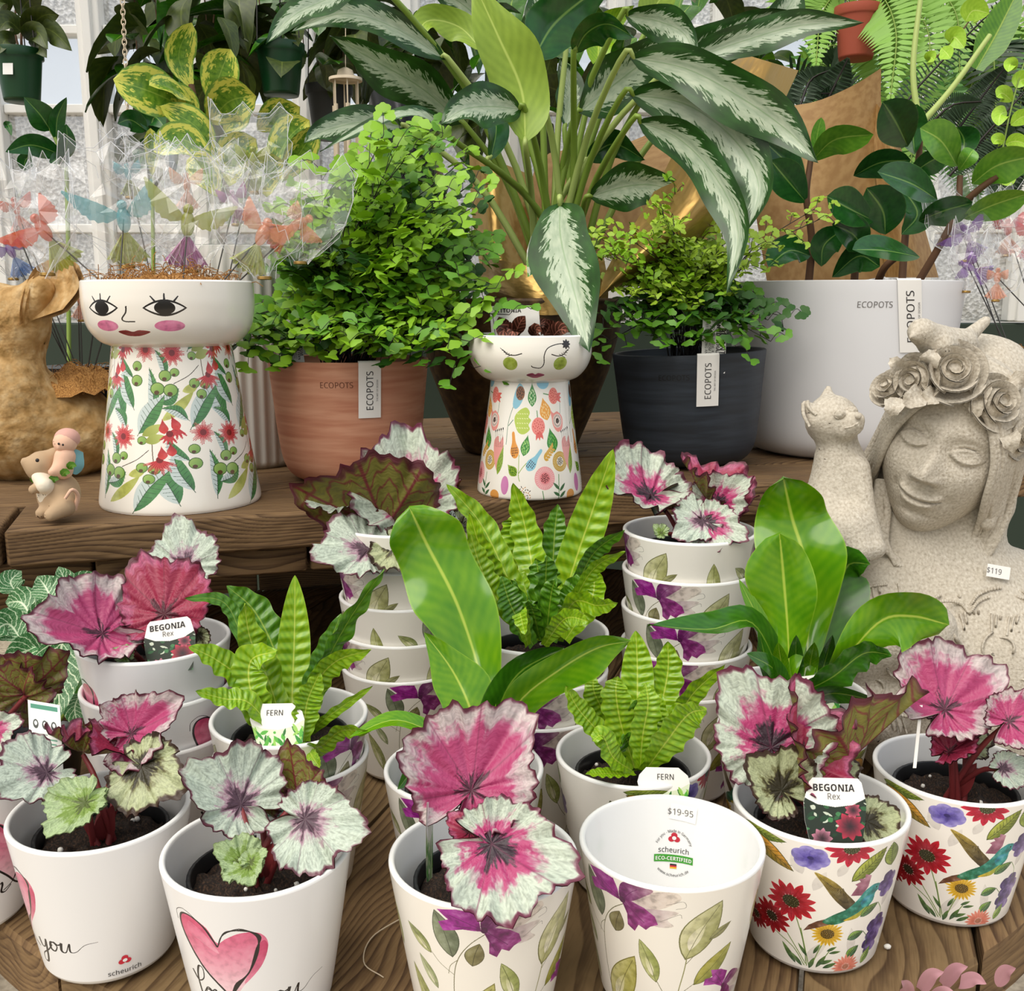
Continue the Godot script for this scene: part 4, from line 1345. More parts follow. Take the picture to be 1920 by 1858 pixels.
func leaf_textures() -> void:
	T.pucker = noise_tex(0.05, 256, 33, [], true, 10.0, 3)
	var n1 := noise(1.0, 4, 11)
	# silver-splashed aglaonema
	T.agl = tex(192, 384, func(u: float, v: float) -> Color:
		var x := absf(u * 2.0 - 1.0)
		var side := 1.0 if u > 0.5 else -1.0
		var e := 0.50 + 0.42 * n1.get_noise_2d(v * 22.0 - x * 5.0, side * 9.0 + x * 3.0) + 0.22 * n1.get_noise_2d(v * 60.0 - x * 14.0, side * 3.0)
		e *= smoothstep(0.0, 0.12, v) * smoothstep(1.0, 0.86, v)
		var g := Color("1b3c12").lerp(Color("29551c"), 0.5 + n1.get_noise_2d(u * 4.0, v * 6.0))
		var s := Color("96a88e").lerp(Color("b2bfa6"), 0.5 + n1.get_noise_2d(u * 9.0, v * 9.0 + 4.0))
		var c := g.lerp(s, smoothstep(e + 0.03, e - 0.03, x))
		return c.lerp(Color("7f9a72"), smoothstep(0.035, 0.012, x) * 0.7))
	T.agl_back = tex(96, 192, func(u: float, v: float) -> Color:
		var x := absf(u * 2.0 - 1.0)
		var vein := 0.5 + 0.5 * sin((v * 22.0 - x * 6.0) * TAU * 0.5)
		var c := Color("7f9c2e").lerp(Color("95b23c"), vein * 0.4 + 0.4 * n1.get_noise_2d(u * 5.0, v * 8.0) + 0.3)
		return c.lerp(Color("b7cc62"), smoothstep(0.06, 0.02, x)))
	# plain green blades with a pale midrib and side veins
	var green := func(a: Color, b: Color, rib: Color, veins: float, amount: float) -> ImageTexture:
		return tex(96, 256, func(u: float, v: float) -> Color:
			var x := absf(u * 2.0 - 1.0)
			var w := 0.5 + 0.5 * sin((v * veins - x * 2.6) * TAU)
			var c := a.lerp(b, clampf(amount * w + 0.35 + 0.5 * n1.get_noise_2d(u * 3.0 + veins, v * 6.0), 0.0, 1.0))
			c = c.lerp(rib, smoothstep(0.06, 0.02, x) * 0.85)
			return c.lerp(rib, smoothstep(0.95, 1.0, x) * 0.4))
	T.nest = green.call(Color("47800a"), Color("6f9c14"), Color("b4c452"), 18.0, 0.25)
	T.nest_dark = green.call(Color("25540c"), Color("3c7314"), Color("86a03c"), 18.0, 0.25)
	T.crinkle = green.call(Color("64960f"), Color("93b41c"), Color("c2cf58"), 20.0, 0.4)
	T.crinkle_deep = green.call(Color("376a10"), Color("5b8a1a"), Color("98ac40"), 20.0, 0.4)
	T.rubber = green.call(Color("17461a"), Color("2a6524"), Color("7fa050"), 12.0, 0.15)
	T.rubber_light = green.call(Color("4f8a26"), Color("77aa36"), Color("a9c860"), 10.0, 0.2)
	T.vine = green.call(Color("2c3c10"), Color("4e5c1e"), Color("62702e"), 9.0, 0.25)
	T.lime = green.call(Color("8fbf2a"), Color("b5dc4a"), Color("cfe880"), 8.0, 0.2)
	# cream-edged peperomia
	T.pep = tex(128, 192, func(u: float, v: float) -> Color:
		var x := absf(u * 2.0 - 1.0)
		var nz := n1.get_noise_2d(u * 9.0, v * 7.0) * 0.45 + n1.get_noise_2d(u * 22.0, v * 16.0) * 0.2
		var e := maxf(x, absf(v * 2.0 - 1.05) * 0.9)
		var c := Color("4c7a1e").lerp(Color("7aa030"), 0.5 + n1.get_noise_2d(u * 5.0, v * 12.0 + 3.0))
		c = c.lerp(Color("d3d35a"), smoothstep(0.5, 0.62, e + nz))
		c = c.lerp(Color("3f7a26"), smoothstep(0.86, 0.95, e + nz * 0.4) * 0.7)
		return c.lerp(Color("a9bf58"), smoothstep(0.04, 0.01, x) * 0.6))
	# white-veined leaf
	T.veined = tex(160, 256, func(u: float, v: float) -> Color:
		var x := absf(u * 2.0 - 1.0)
		var f := fposmod(v * 9.0 - x * 2.4 + 0.25 * n1.get_noise_2d(u * 6.0, v * 6.0), 1.0)
		var w := smoothstep(0.14, 0.04, absf(f - 0.5))
		var f2 := fposmod(v * 20.0 + x * 6.0 + n1.get_noise_2d(u * 20.0, v * 12.0), 1.0)
		w = maxf(w, smoothstep(0.16, 0.05, absf(f2 - 0.5)) * 0.6)
		w = maxf(w, smoothstep(0.09, 0.03, x))
		return Color("2f6a34").lerp(Color("dfeacb"), w * 0.9))
	# begonia: u runs round the leaf from the tip, v from the stalk outwards
	var bego := func(dark: Color, mid: Color, silver: Color, edge: Color, d0: float, m0: float, e0: float, sd: int) -> ImageTexture:
		return tex(320, 160, func(u: float, v: float) -> Color:
			var a := u * TAU
			var nz := n1.get_noise_3d(cos(a) * 2.2 + sd, sin(a) * 2.2, v * 3.0) * 0.5 + n1.get_noise_3d(cos(a) * 9.0, sin(a) * 9.0 + sd, v * 7.0) * 0.28
			var vein := pow(0.5 + 0.5 * cos(a * 7.0 + 1.3 * sin(a * 2.0 + sd) + nz), 3.0)
			var fine := absf(n1.get_noise_3d(cos(a) * 14.0, sin(a) * 14.0, v * 4.0 + sd))
			var c := silver.lerp(silver.darkened(0.22), clampf(fine * 2.0, 0.0, 1.0))
			c = c.lerp(mid, smoothstep(m0 + 0.12, m0 - 0.12, v + nz * 0.5 - vein * 0.16))
			c = c.lerp(mid.lightened(0.25), clampf(nz, 0.0, 0.4) * smoothstep(m0 + 0.2, m0, v))
			c = c.lerp(dark, smoothstep(d0 + 0.06, d0 - 0.06, v + nz * 0.42 - vein * 0.13))
			c = c.lerp(mid.darkened(0.35), smoothstep(0.05, 0.0, absf(sin(a * 3.5 + 0.65 * sin(a * 2.0 + sd))) * v) * 0.5)
			c = c.lerp(edge, smoothstep(e0 - 0.03, e0 + 0.04, v + nz * 0.16))
			return c)
	T.beg_pink = bego.call(Color("3f1a2a"), Color("a63c68"), Color("c9bcba"), Color("521a2c"), 0.12, 0.70, 0.96, 1)
	T.beg_mix = bego.call(Color("33202b"), Color("a93668"), Color("c5d0be"), Color("5f2038"), 0.24, 0.50, 0.96, 2)
	T.beg_silver = bego.call(Color("4b3340"), Color("a07a8c"), Color("c3d0bf"), Color("5d2a3a"), 0.24, 0.36, 0.95, 3)
	T.beg_green = bego.call(Color("2f2a18"), Color("55502c"), Color("b7bf94"), Color("3c2a1e"), 0.34, 0.42, 0.90, 4)
	T.beg_red = bego.call(Color("4a1222"), Color("8f2240"), Color("b5587c"), Color("4f1626"), 0.16, 0.80, 0.96, 5)
	T.beg_young = bego.call(Color("4c5a22"), Color("6f8a38"), Color("a9bf8c"), Color("7a8a58"), 0.22, 0.5, 0.99, 6)
	T.beg_under = tex(320, 160, func(u: float, v: float) -> Color:
		var a := u * TAU
		var nz := n1.get_noise_3d(cos(a) * 4.0, sin(a) * 4.0, v * 4.0) * 0.4
		var c := Color("5f5a22").lerp(Color("7f7a30"), 0.5 + nz)
		var main := smoothstep(0.10, 0.02, absf(sin(a * 4.0)) * (v + 0.05))
		var br := fposmod(v * 5.0 + absf(fposmod(a * 8.0 / TAU, 1.0) - 0.5) * 3.2, 1.0)
		c = c.lerp(Color("6a2226"), maxf(main, smoothstep(0.13, 0.04, absf(br - 0.5)) * 0.75))
		return c.lerp(Color("511a26"), maxf(smoothstep(0.86, 0.99, v + nz * 0.3), smoothstep(0.28, 0.06, v))))
	for k in ["pink", "mix", "silver", "green", "red", "young", "under"]:
		M["beg_" + k] = leaf_mat(T["beg_" + k], 0.5, Color(0.10, 0.05, 0.04))
		M["beg_" + k].normal_enabled = true
		M["beg_" + k].normal_texture = T.pucker
		M["beg_" + k].normal_scale = 0.22
	M.agl = leaf_mat(T.agl, 0.32, Color(0.05, 0.08, 0.03))
	M.agl_back = leaf_mat(T.agl_back, 0.4, Color(0.25, 0.30, 0.05))
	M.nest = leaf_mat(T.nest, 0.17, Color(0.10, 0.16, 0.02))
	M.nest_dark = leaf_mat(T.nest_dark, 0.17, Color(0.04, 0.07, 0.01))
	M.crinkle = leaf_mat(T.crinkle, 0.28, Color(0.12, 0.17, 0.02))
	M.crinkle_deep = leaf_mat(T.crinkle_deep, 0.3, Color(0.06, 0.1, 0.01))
	M.rubber = leaf_mat(T.rubber, 0.2, Color(0.03, 0.06, 0.01))
	M.rubber_light = leaf_mat(T.rubber_light, 0.28, Color(0.14, 0.2, 0.03))
	M.vine = leaf_mat(T.vine, 0.4, Color(0.16, 0.17, 0.02))
	M.lime = leaf_mat(T.lime, 0.4, Color(0.3, 0.36, 0.05))
	M.pep = leaf_mat(T.pep, 0.3, Color(0.12, 0.16, 0.03))
	M.veined = leaf_mat(T.veined, 0.4, Color(0.08, 0.12, 0.04))
	M.red_stem = mat(Color("7a2a2c"), 0.55)
	M.brown_stem = mat(Color("5e4028"), 0.7)
	M.green_stem = mat(Color("7f9a3c"), 0.45)
	M.pale_stem = mat(Color("a9bc6a"), 0.5)
	M.black_stem = mat(Color("1c1510"), 0.5)
	M.soil = mat(Color.WHITE, 0.95)
	M.soil.albedo_texture = noise_tex(0.12, 256, 51, [[0.2, Color("0f0b08")], [0.5, Color("261b14")], [0.72, Color("4a3526")], [0.9, Color("6a5038")]])
	M.soil.uv1_triplanar = true
	M.soil.uv1_scale = Vector3(14, 14, 14)
	M.black_plastic = mat(Color("17181a"), 0.35)
	M.perlite = mat(Color("efece4"), 0.8)

# rex begonia leaf: stalk point c, direction of the tip, face normal, length to the tip
func begonia_leaf(parent: Node3D, c: Vector3, tip: Vector3, nrm: Vector3, size: float, kind: String, o := {}) -> MeshInstance3D:
	var nth := 110
	var nr := 10
	var sd: float = o.get("sd", rng.randf() * 50.0)
	var cup: float = o.get("cup", 0.22)
	var ruf: float = o.get("ruf", 0.10)
	var fold: float = o.get("fold", 0.0)
	var wid: float = o.get("wid", 1.0)
	nrm = (nrm - tip * nrm.dot(tip) / tip.length_squared()).normalized()
	tip = tip.normalized()
	var sx := tip.cross(nrm).normalized()
	var skew: float = o.get("skew", 0.18)
	var q := PackedVector3Array()
	var uv := PackedVector2Array()
	for i in nr + 1:
		var v := float(i) / nr
		for k in nth + 1:
			var a := TAU * k / nth - PI
			var aa := absf(a) / PI
			# outline: pointed at a = 0, broad shoulders, notch at the stalk
			var rr := lerpf(1.0, 0.74, smoothstep(0.0, 0.22, aa))
			rr = lerpf(rr, 0.52, smoothstep(0.35, 0.8, aa))
			rr *= 1.0 - 0.72 * smoothstep(0.90, 1.0, aa)
			rr *= 1.0 + skew * sin(a)
			rr *= 1.0 + 0.04 * sin(a * 7.0 + 1.0) + 0.03 * sin(a * 19.0 + sd) + 0.03 * sin(a * 33.0 + sd * 2.0)
			var r := rr * v * size
			var p := Vector2(sin(a) * wid, cos(a)) * r
			var z := cup * v * v * size * (0.55 + 0.45 * absf(sin(a))) + ruf * size * v * v * sin(a * 5.0 + sd) * 0.6 + ruf * size * pow(v, 3.0) * (sin(a * 13.0 + sd * 3.0) * 0.6 + sin(a * 21.0 + sd) * 0.4)
			z -= 0.035 * size * pow(0.5 + 0.5 * cos(a * 8.0), 4.0) * sin(PI * v)
			z -= o.get("droop", 0.12) * size * maxf(0.0, cos(a)) * v * v
			if fold != 0.0:
				var ang := fold * signf(p.x)
				z += absf(p.x) * sin(absf(ang))
				p.x *= cos(ang)
			q.append(c + sx * p.x + tip * p.y + nrm * z)
			uv.append(Vector2(float(k) / nth, v))
	var top := MB.new()
	top.grid(q, nth + 1, nr + 1, false, uv)
	var me := top.mesh(null, M["beg_" + kind])
	var q2 := PackedVector3Array()
	for k in q.size():
		q2.append(q[k] - top.n[k] * 0.0007 * signf(top.n[k].dot(nrm) + 0.001))
	var un := MB.new()
	un.grid(q2, nth + 1, nr + 1, false, uv, true)
	un.mesh(me, M.beg_under if kind != "young" else M.beg_young)
	return wpart("leaf", me, null, parent)

# leaf given as measured: stalk [x, y, depth], tip [x, y, depth], normal as (right, up, towards viewer)
func px_begonia(parent: Node3D, s: Array, t: Array, nrm: Vector3, kind: String, root: Vector3, o := {}) -> void:
	var c := at(s[0], s[1], s[2])
	var e := at(t[0], t[1], t[2])
	begonia_leaf(parent, c, e - c, nrm, (e - c).length(), kind, o)
	if o.get("stalk", true):
		var nn := (nrm - (e - c) * nrm.dot(e - c) / (e - c).length_squared()).normalized()
		var mid := root.lerp(c, 0.55) + Vector3(0, 0.008, 0)
		wpart("stalk", tube_mesh([root, mid, c - nn * 0.0032 - (e - c) * 0.02], 9, 0.0028, 0.0021, 6), M.red_stem, parent)

# black nursery pot with soil sitting inside a cover pot
func nursery_pot(o: Node3D, c: Vector3, y_top: float, r: float) -> void:
	var mb := MB.new()
	mb.lathe(PackedVector2Array([Vector2(0.0, y_top - 0.075), Vector2(r * 0.72, y_top - 0.075), Vector2(r * 0.97, y_top - 0.008), Vector2(r, y_top - 0.006), Vector2(r, y_top), Vector2(r - 0.003, y_top), Vector2(r - 0.004, y_top - 0.012)]), 40, Vector3(c.x, 0, c.z))
	wpart("nursery_pot", mb.mesh(), M.black_plastic, o)
	var nz := noise(60.0, 2, 3)
	var q := PackedVector3Array()
	var n2 := noise(260.0, 2, 5)
	for i in 19:
		for k in 61:
			var rr := (r - 0.004) * i / 18.0
			var a := TAU * k / 60.0
			var x := sin(a) * rr
			var z := cos(a) * rr
			q.append(Vector3(c.x + x, y_top - 0.012 + nz.get_noise_2d(c.x + x, c.z + z) * 0.005 + n2.get_noise_2d(c.x + x, c.z + z) * 0.0035 + 0.004 * (1.0 - i / 18.0), c.z + z))
	var sm := MB.new()
	sm.grid(q, 61, 19, true, PackedVector2Array(), true)
	wpart("soil", sm.mesh(), M.soil, o)
	for k in 7:
		var pb := MB.new()
		var a := rng.randf() * TAU
		var rr := r * sqrt(rng.randf()) * 0.85
		pb.ball(Vector3(c.x + sin(a) * rr, y_top - 0.0085, c.z + cos(a) * rr), Vector3.ONE * rng.randf_range(0.0013, 0.0026), 6, 4)
		wpart("perlite", pb.mesh(), M.perlite, o)

func begonia(label: String, pot: Vector3, base_y: float, leaves: Array, off := Vector3.ZERO) -> Node3D:
	var y := base_y + 0.105
	var c := pot + off
	var o := thing("begonia", label, "plant", Vector3(c.x, y - 0.075, c.z))
	nursery_pot(o, c, y, 0.052)
	var root := Vector3(c.x, y - 0.010, c.z)
	var k := 0
	for l in leaves:
		var rt := root + Vector3(sin(k * 2.4) * 0.008, 0, cos(k * 2.4) * 0.008)
		px_begonia(o, l[0], l[1], l[2], l[3], rt, l[4] if l.size() > 4 else {})
		k += 1
	# red new shoot at the crown
	var sp := MB.new()
	blade(sp, curve([root, root + Vector3(0.006, 0.02, 0.004), root + Vector3(0.014, 0.036, 0.006)], 8), 0.016, "lance", {"fold": 0.6, "nu": 5})
	wpart("young_shoot", sp.mesh(), M.red_stem, o)
	return o

func build_foliage() -> void:
	leaf_textures()
	build_begonias()
	build_nest_ferns()
	build_big_plants()

func build_begonias() -> void:
	var up := Vector3(0, 1, 0.35)
	var cam := Vector3(0, 0.55, 0.85)
	begonia("rex begonia with five silver, pink and maroon leaves in plain white pot", Vector3(-0.330, 0, -0.749), 0.0, [
		[[88, 1448, 0.80], [-12, 1478, 0.76], Vector3(-0.1, 0.5, 0.85), "silver", {"ruf": 0.08, "cup": 0.1}],
		[[158, 1408, 0.84], [78, 1378, 0.83], Vector3(0.1, 0.9, -0.25), "red", {"ruf": 0.16, "cup": 0.45}],
		[[246, 1376, 0.84], [336, 1306, 0.84], Vector3(-0.25, 0.55, 0.8), "pink", {"ruf": 0.08, "fold": 0.25}],
		[[232, 1404, 0.84], [182, 1412, 0.80], Vector3(0.3, 0.9, 0.3), "red", {"cup": 0.3}],
		[[264, 1434, 0.81], [345, 1470, 0.79], Vector3(0.1, 0.55, 0.8), "green", {"ruf": 0.08, "cup": 0.08}],
		[[160, 1505, 0.78], [92, 1568, 0.755], Vector3(-0.1, 0.75, 0.6), "young", {"ruf": 0.06}],
		[[178, 1500, 0.79], [200, 1478, 0.79], cam, "young", {}]])
	begonia("rex begonia with silver leaves and one olive underside in the whole-heart pot", Vector3(-0.190, 0, -0.692), 0.0, [
		[[452, 1508, 0.77], [338, 1452, 0.75], Vector3(0.15, 0.75, 0.65), "silver", {"cup": 0.3, "ruf": 0.09}],
		[[485, 1500, 0.79], [472, 1415, 0.80], Vector3(0.3, 0.2, -0.9), "red", {"cup": 0.3}],
		[[560, 1500, 0.79], [548, 1392, 0.80], Vector3(0.1, 0.35, -0.9), "red", {"cup": 0.1, "ruf": 0.05}],
		[[572, 1535, 0.74], [688, 1552, 0.73], Vector3(-0.1, 0.65, 0.75), "silver", {"cup": 0.12, "ruf": 0.09}],
		[[455, 1618, 0.715], [402, 1590, 0.71], Vector3(0, 0.8, 0.6), "young", {"ruf": 0.08}],
		[[465, 1622, 0.71], [470, 1658, 0.69], Vector3(0, 0.8, 0.6), "young", {"ruf": 0.08}],
		[[470, 1616, 0.71], [498, 1592, 0.71], Vector3(0, 0.8, 0.6), "young", {"ruf": 0.08}]])
	begonia("rex begonia with two broad pink and silver leaves in magnolia pot", Vector3(-0.021, 0, -0.682), 0.0, [
		[[884, 1482, 0.74], [985, 1325, 0.76], Vector3(-0.15, 0.35, 0.92), "pink", {"cup": 0.25, "ruf": 0.06, "skew": -0.15, "fold": 0.2}],
		[[922, 1582, 0.70], [1086, 1622, 0.69], Vector3(-0.1, 0.8, 0.62), "mix", {"cup": 0.14, "ruf": 0.07, "skew": 0.25, "droop": 0.0}],
		[[880, 1560, 0.71], [838, 1530, 0.72], Vector3(0.3, 0.6, 0.6), "red", {}],
		[[920, 1545, 0.73], [940, 1520, 0.74], cam, "green", {}]])
	begonia("rex begonia with red and silver leaves behind its name tag in hummingbird pot", Vector3(0.2505, 0, -0.7615), 0.0, [
		[[1446, 1402, 0.82], [1356, 1262, 0.83], Vector3(-0.25, 0.45, 0.86), "mix", {"cup": 0.22, "ruf": 0.07}],
		[[1502, 1418, 0.81], [1488, 1268, 0.82], Vector3(0.55, 0.3, 0.75), "red", {"fold": 0.5, "cup": 0.15, "wid": 0.8}],
		[[1592, 1425, 0.82], [1716, 1286, 0.84], Vector3(-0.55, 0.5, -0.65), "pink", {"cup": 0.2, "ruf": 0.1, "fold": 0.2, "wid": 0.55}],
		[[1466, 1482, 0.80], [1400, 1424, 0.79], Vector3(-0.1, 0.5, 0.85), "green", {"ruf": 0.05}],
		[[1626, 1540, 0.81], [1690, 1522, 0.82], Vector3(0, 0.6, 0.8), "green", {"ruf": 0.05}],
		[[1560, 1450, 0.84], [1612, 1432, 0.84], cam, "green", {}]])
	begonia("rex begonia with crimson upright leaf in hummingbird pot beside statue", Vector3(0.388, 0, -0.822), 0.0, [
		[[1772, 1330, 0.86], [1884, 1258, 0.87], Vector3(-0.2, 0.5, 0.85), "pink", {"cup": 0.2, "ruf": 0.07, "skew": -0.3}],
		[[1752, 1325, 0.885], [1696, 1285, 0.885], Vector3(0.2, 0.6, 0.7), "pink", {"cup": 0.25}],
		[[1892, 1352, 0.84], [1965, 1300, 0.84], Vector3(-0.3, 0.6, 0.7), "pink", {"cup": 0.25}],
		[[1810, 1390, 0.89], [1862, 1384, 0.89], Vector3(0, 0.7, 0.6), "green", {}],
		[[1880, 1440, 0.85], [1930, 1425, 0.85], Vector3(0, 0.6, 0.8), "silver", {}],
		[[1780, 1410, 0.86], [1835, 1372, 0.86], Vector3(-0.4, 0.5, 0.4), "red", {"fold": 0.6}]])
	begonia("rex begonia with silver and magenta leaves atop stack below charcoal planter", Vector3(0.186, 0, -1.035), 0.164, [
		[[1222, 928, 1.06], [1130, 918, 1.02], Vector3(0.05, 0.75, 0.62), "mix", {"cup": 0.35, "ruf": 0.09}],
		[[1216, 930, 1.07], [1225, 862, 1.10], Vector3(0.1, 0.6, 0.75), "silver", {"cup": 0.3, "stalk": false}],
		[[1340, 944, 1.06], [1408, 895, 1.05], Vector3(-0.2, 0.6, 0.75), "mix", {"cup": 0.3, "fold": 0.3}],
		[[1330, 940, 1.06], [1278, 858, 1.09], Vector3(0.6, 0.4, 0.6), "red", {"fold": 0.5}],
		[[1326, 978, 1.02], [1402, 1000, 1.0], Vector3(0.0, 0.55, 0.8), "mix", {"cup": 0.12, "ruf": 0.08}],
		[[1318, 976, 1.02], [1272, 1008, 1.0], Vector3(0.0, 0.55, 0.8), "silver", {"cup": 0.12, "stalk": false}],
		[[1240, 1000, 1.02], [1225, 985, 1.02], cam, "young", {}]])
	begonia("rex begonia with a great olive underside atop stack below terracotta planter", Vector3(-0.122, 0, -1.085), 0.160, [
		[[724, 988, 1.09], [556, 912, 1.06], Vector3(0.15, 0.35, -0.9), "red", {"cup": 0.12, "ruf": 0.05, "skew": -0.2}],
		[[772, 944, 1.10], [758, 795, 1.12], Vector3(0.1, 0.25, 0.95), "mix", {"fold": 0.4, "skew": -0.1}],
		[[640, 940, 1.08], [575, 948, 1.06], Vector3(0.0, 0.8, 0.5), "silver", {}],
		[[690, 1030, 1.05], [588, 1042, 1.02], Vector3(0.0, 0.72, 0.68), "silver", {"cup": 0.08, "ruf": 0.08}],
		[[742, 1022, 1.05], [790, 1060, 1.03], Vector3(0.0, 0.6, 0.75), "green", {}],
		[[724, 985, 1.09], [760, 950, 1.12], Vector3(0.3, 0.35, -0.85), "red", {}],
		[[868, 1000, 1.10], [880, 1062, 1.08], Vector3(0.1, 0.5, 0.8), "green", {"ruf": 0.07}],
		[[862, 990, 1.10], [900, 955, 1.11], Vector3(0.1, 0.5, 0.8), "green", {"ruf": 0.07, "stalk": false}]])
	begonia("rex begonia with cerise leaves and name tag on the white pot stack", Vector3(-0.336, 0, -0.908), 0.088, [
		[[345, 1062, 0.98], [328, 968, 0.99], Vector3(0.05, 0.35, 0.93), "silver", {"cup": 0.12, "ruf": 0.07, "skew": 0.05}],
		[[308, 1152, 0.93], [246, 1046, 0.94], Vector3(0.1, 0.35, 0.93), "red", {"cup": 0.12, "ruf": 0.06}],
		[[192, 1188, 0.91], [50, 1178, 0.86], Vector3(0.05, 0.72, 0.68), "pink", {"cup": 0.3, "ruf": 0.08}],
		[[180, 1150, 0.96], [112, 1118, 0.97], Vector3(0, 0.8, 0.55), "silver", {"stalk": false}],
		[[225, 1172, 0.93], [252, 1128, 0.94], Vector3(0.4, 0.3, -0.85), "red", {}],
		[[235, 1232, 0.90], [212, 1218, 0.90], cam, "young", {}],
		[[372, 1190, 0.93], [384, 1225, 0.93], cam, "green", {}]])
	begonia("rex begonia with dark underside, cut by the frame, in the leftmost heart pot", Vector3(-0.478, 0, -0.80), 0.0, [
		[[45, 1305, 0.86], [-60, 1250, 0.86], Vector3(0.1, 0.4, -0.9), "red", {"cup": 0.1}],
		[[48, 1300, 0.86], [125, 1225, 0.87], Vector3(-0.2, 0.45, -0.85), "red", {"cup": 0.15}],
		[[-20, 1370, 0.84], [38, 1345, 0.84], Vector3(0.2, 0.5, 0.8), "mix", {}]])

func arch(parent: Node3D, pts: Array, w: float, m: Material, o := {}) -> void:
	px_leaf(parent, pts, w, o.get("shape", "strap"), m, o)

func build_nest_ferns() -> void:
	# glossy bird's nest fern in the magnolia pot
	var o := thing("birds_nest_fern", "glossy bird's nest fern with one very tall leaf in magnolia pot", "plant", Vector3(-0.042, 0.03, -0.823))
	nursery_pot(o, Vector3(-0.042, 0, -0.823), 0.105, 0.052)
	arch(o, [[905, 1400, 0.88], [908, 1300, 0.90], [860, 1140, 0.93], [800, 1020, 0.93], [768, 952, 0.92]], 150, M.nest, {"shape": "nest", "rip": 0.10, "rn": 2.6, "fold": 0.25, "n": 40, "nu": 13, "wave": 0.07})
	arch(o, [[895, 1420, 0.87], [885, 1340, 0.87], [850, 1260, 0.88], [795, 1185, 0.88]], 105, M.nest, {"shape": "lance", "rip": 0.04, "rn": 2.0, "fold": 0.3, "n": 20})
	arch(o, [[930, 1420, 0.87], [970, 1320, 0.86], [1050, 1255, 0.85], [1120, 1215, 0.84], [1182, 1202, 0.83]], 85, M.nest, {"shape": "strap", "rip": 0.08, "rn": 1.6, "fold": 0.35, "roll": 0.5, "n": 22})
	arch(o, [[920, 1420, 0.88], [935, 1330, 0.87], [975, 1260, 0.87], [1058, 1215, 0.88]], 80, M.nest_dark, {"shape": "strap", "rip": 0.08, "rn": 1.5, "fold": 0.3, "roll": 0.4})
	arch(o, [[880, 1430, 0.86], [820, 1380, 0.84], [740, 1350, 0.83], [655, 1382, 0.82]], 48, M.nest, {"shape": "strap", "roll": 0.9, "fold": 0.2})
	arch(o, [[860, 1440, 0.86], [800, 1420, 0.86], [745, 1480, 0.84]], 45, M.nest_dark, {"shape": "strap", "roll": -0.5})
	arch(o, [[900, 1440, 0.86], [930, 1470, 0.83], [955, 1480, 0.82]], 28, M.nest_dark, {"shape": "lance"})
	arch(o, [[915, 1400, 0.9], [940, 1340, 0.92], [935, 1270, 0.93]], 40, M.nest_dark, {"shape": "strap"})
	# upright bird's nest fern by the statue
	o = thing("birds_nest_fern", "upright bird's nest fern with wavy blades in front of the statue", "plant", Vector3(0.266, 0.066, -0.905))
	nursery_pot(o, Vector3(0.266, 0, -0.905), 0.141, 0.052)
	arch(o, [[1500, 1320, 0.92], [1515, 1200, 0.94], [1510, 1060, 0.96], [1485, 970, 0.96], [1468, 892, 0.95]], 150, M.nest, {"shape": "nest", "rip": 0.14, "rn": 2.2, "fold": 0.2, "n": 40, "nu": 13, "wave": 0.06})
	arch(o, [[1480, 1320, 0.91], [1478, 1200, 0.92], [1470, 1090, 0.92], [1462, 1000, 0.91]], 128, M.nest, {"shape": "nest", "rip": 0.10, "rn": 1.8, "fold": 0.2, "roll": -0.35, "n": 22})
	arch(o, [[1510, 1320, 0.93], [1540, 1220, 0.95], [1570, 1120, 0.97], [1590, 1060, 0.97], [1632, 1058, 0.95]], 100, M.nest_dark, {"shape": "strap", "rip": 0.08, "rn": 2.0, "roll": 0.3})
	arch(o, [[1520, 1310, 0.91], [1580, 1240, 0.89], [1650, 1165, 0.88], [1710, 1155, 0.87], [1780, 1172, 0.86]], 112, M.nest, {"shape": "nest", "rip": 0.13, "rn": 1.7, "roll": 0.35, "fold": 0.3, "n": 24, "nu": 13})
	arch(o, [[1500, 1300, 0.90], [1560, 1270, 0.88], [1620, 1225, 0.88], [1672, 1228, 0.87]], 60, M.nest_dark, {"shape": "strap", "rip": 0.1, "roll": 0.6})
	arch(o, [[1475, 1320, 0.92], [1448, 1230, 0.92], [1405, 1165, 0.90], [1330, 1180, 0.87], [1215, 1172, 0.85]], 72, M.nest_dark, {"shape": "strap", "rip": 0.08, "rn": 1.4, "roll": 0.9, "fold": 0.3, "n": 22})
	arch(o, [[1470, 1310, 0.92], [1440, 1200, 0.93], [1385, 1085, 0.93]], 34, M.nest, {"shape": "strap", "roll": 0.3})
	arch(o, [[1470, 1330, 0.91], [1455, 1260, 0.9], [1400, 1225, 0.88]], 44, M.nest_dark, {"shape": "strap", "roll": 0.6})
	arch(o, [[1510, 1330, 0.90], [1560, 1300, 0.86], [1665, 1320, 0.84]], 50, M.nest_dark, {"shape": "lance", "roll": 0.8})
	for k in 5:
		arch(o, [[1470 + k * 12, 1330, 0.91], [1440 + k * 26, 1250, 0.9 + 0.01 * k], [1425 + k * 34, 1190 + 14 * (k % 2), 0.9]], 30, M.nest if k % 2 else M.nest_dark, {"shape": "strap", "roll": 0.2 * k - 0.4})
	# wavy fern with the name tag
	o = thing("crinkled_fern", "wavy yellow-green fern with name tag in a magnolia pot", "plant", Vector3(-0.199, 0.066, -0.852))
	nursery_pot(o, Vector3(-0.199, 0, -0.852), 0.141, 0.052)
	var cr := {"rip": 0.05, "rn": 6.0, "crimp": 0.055, "fold": 0.2, "n": 84}
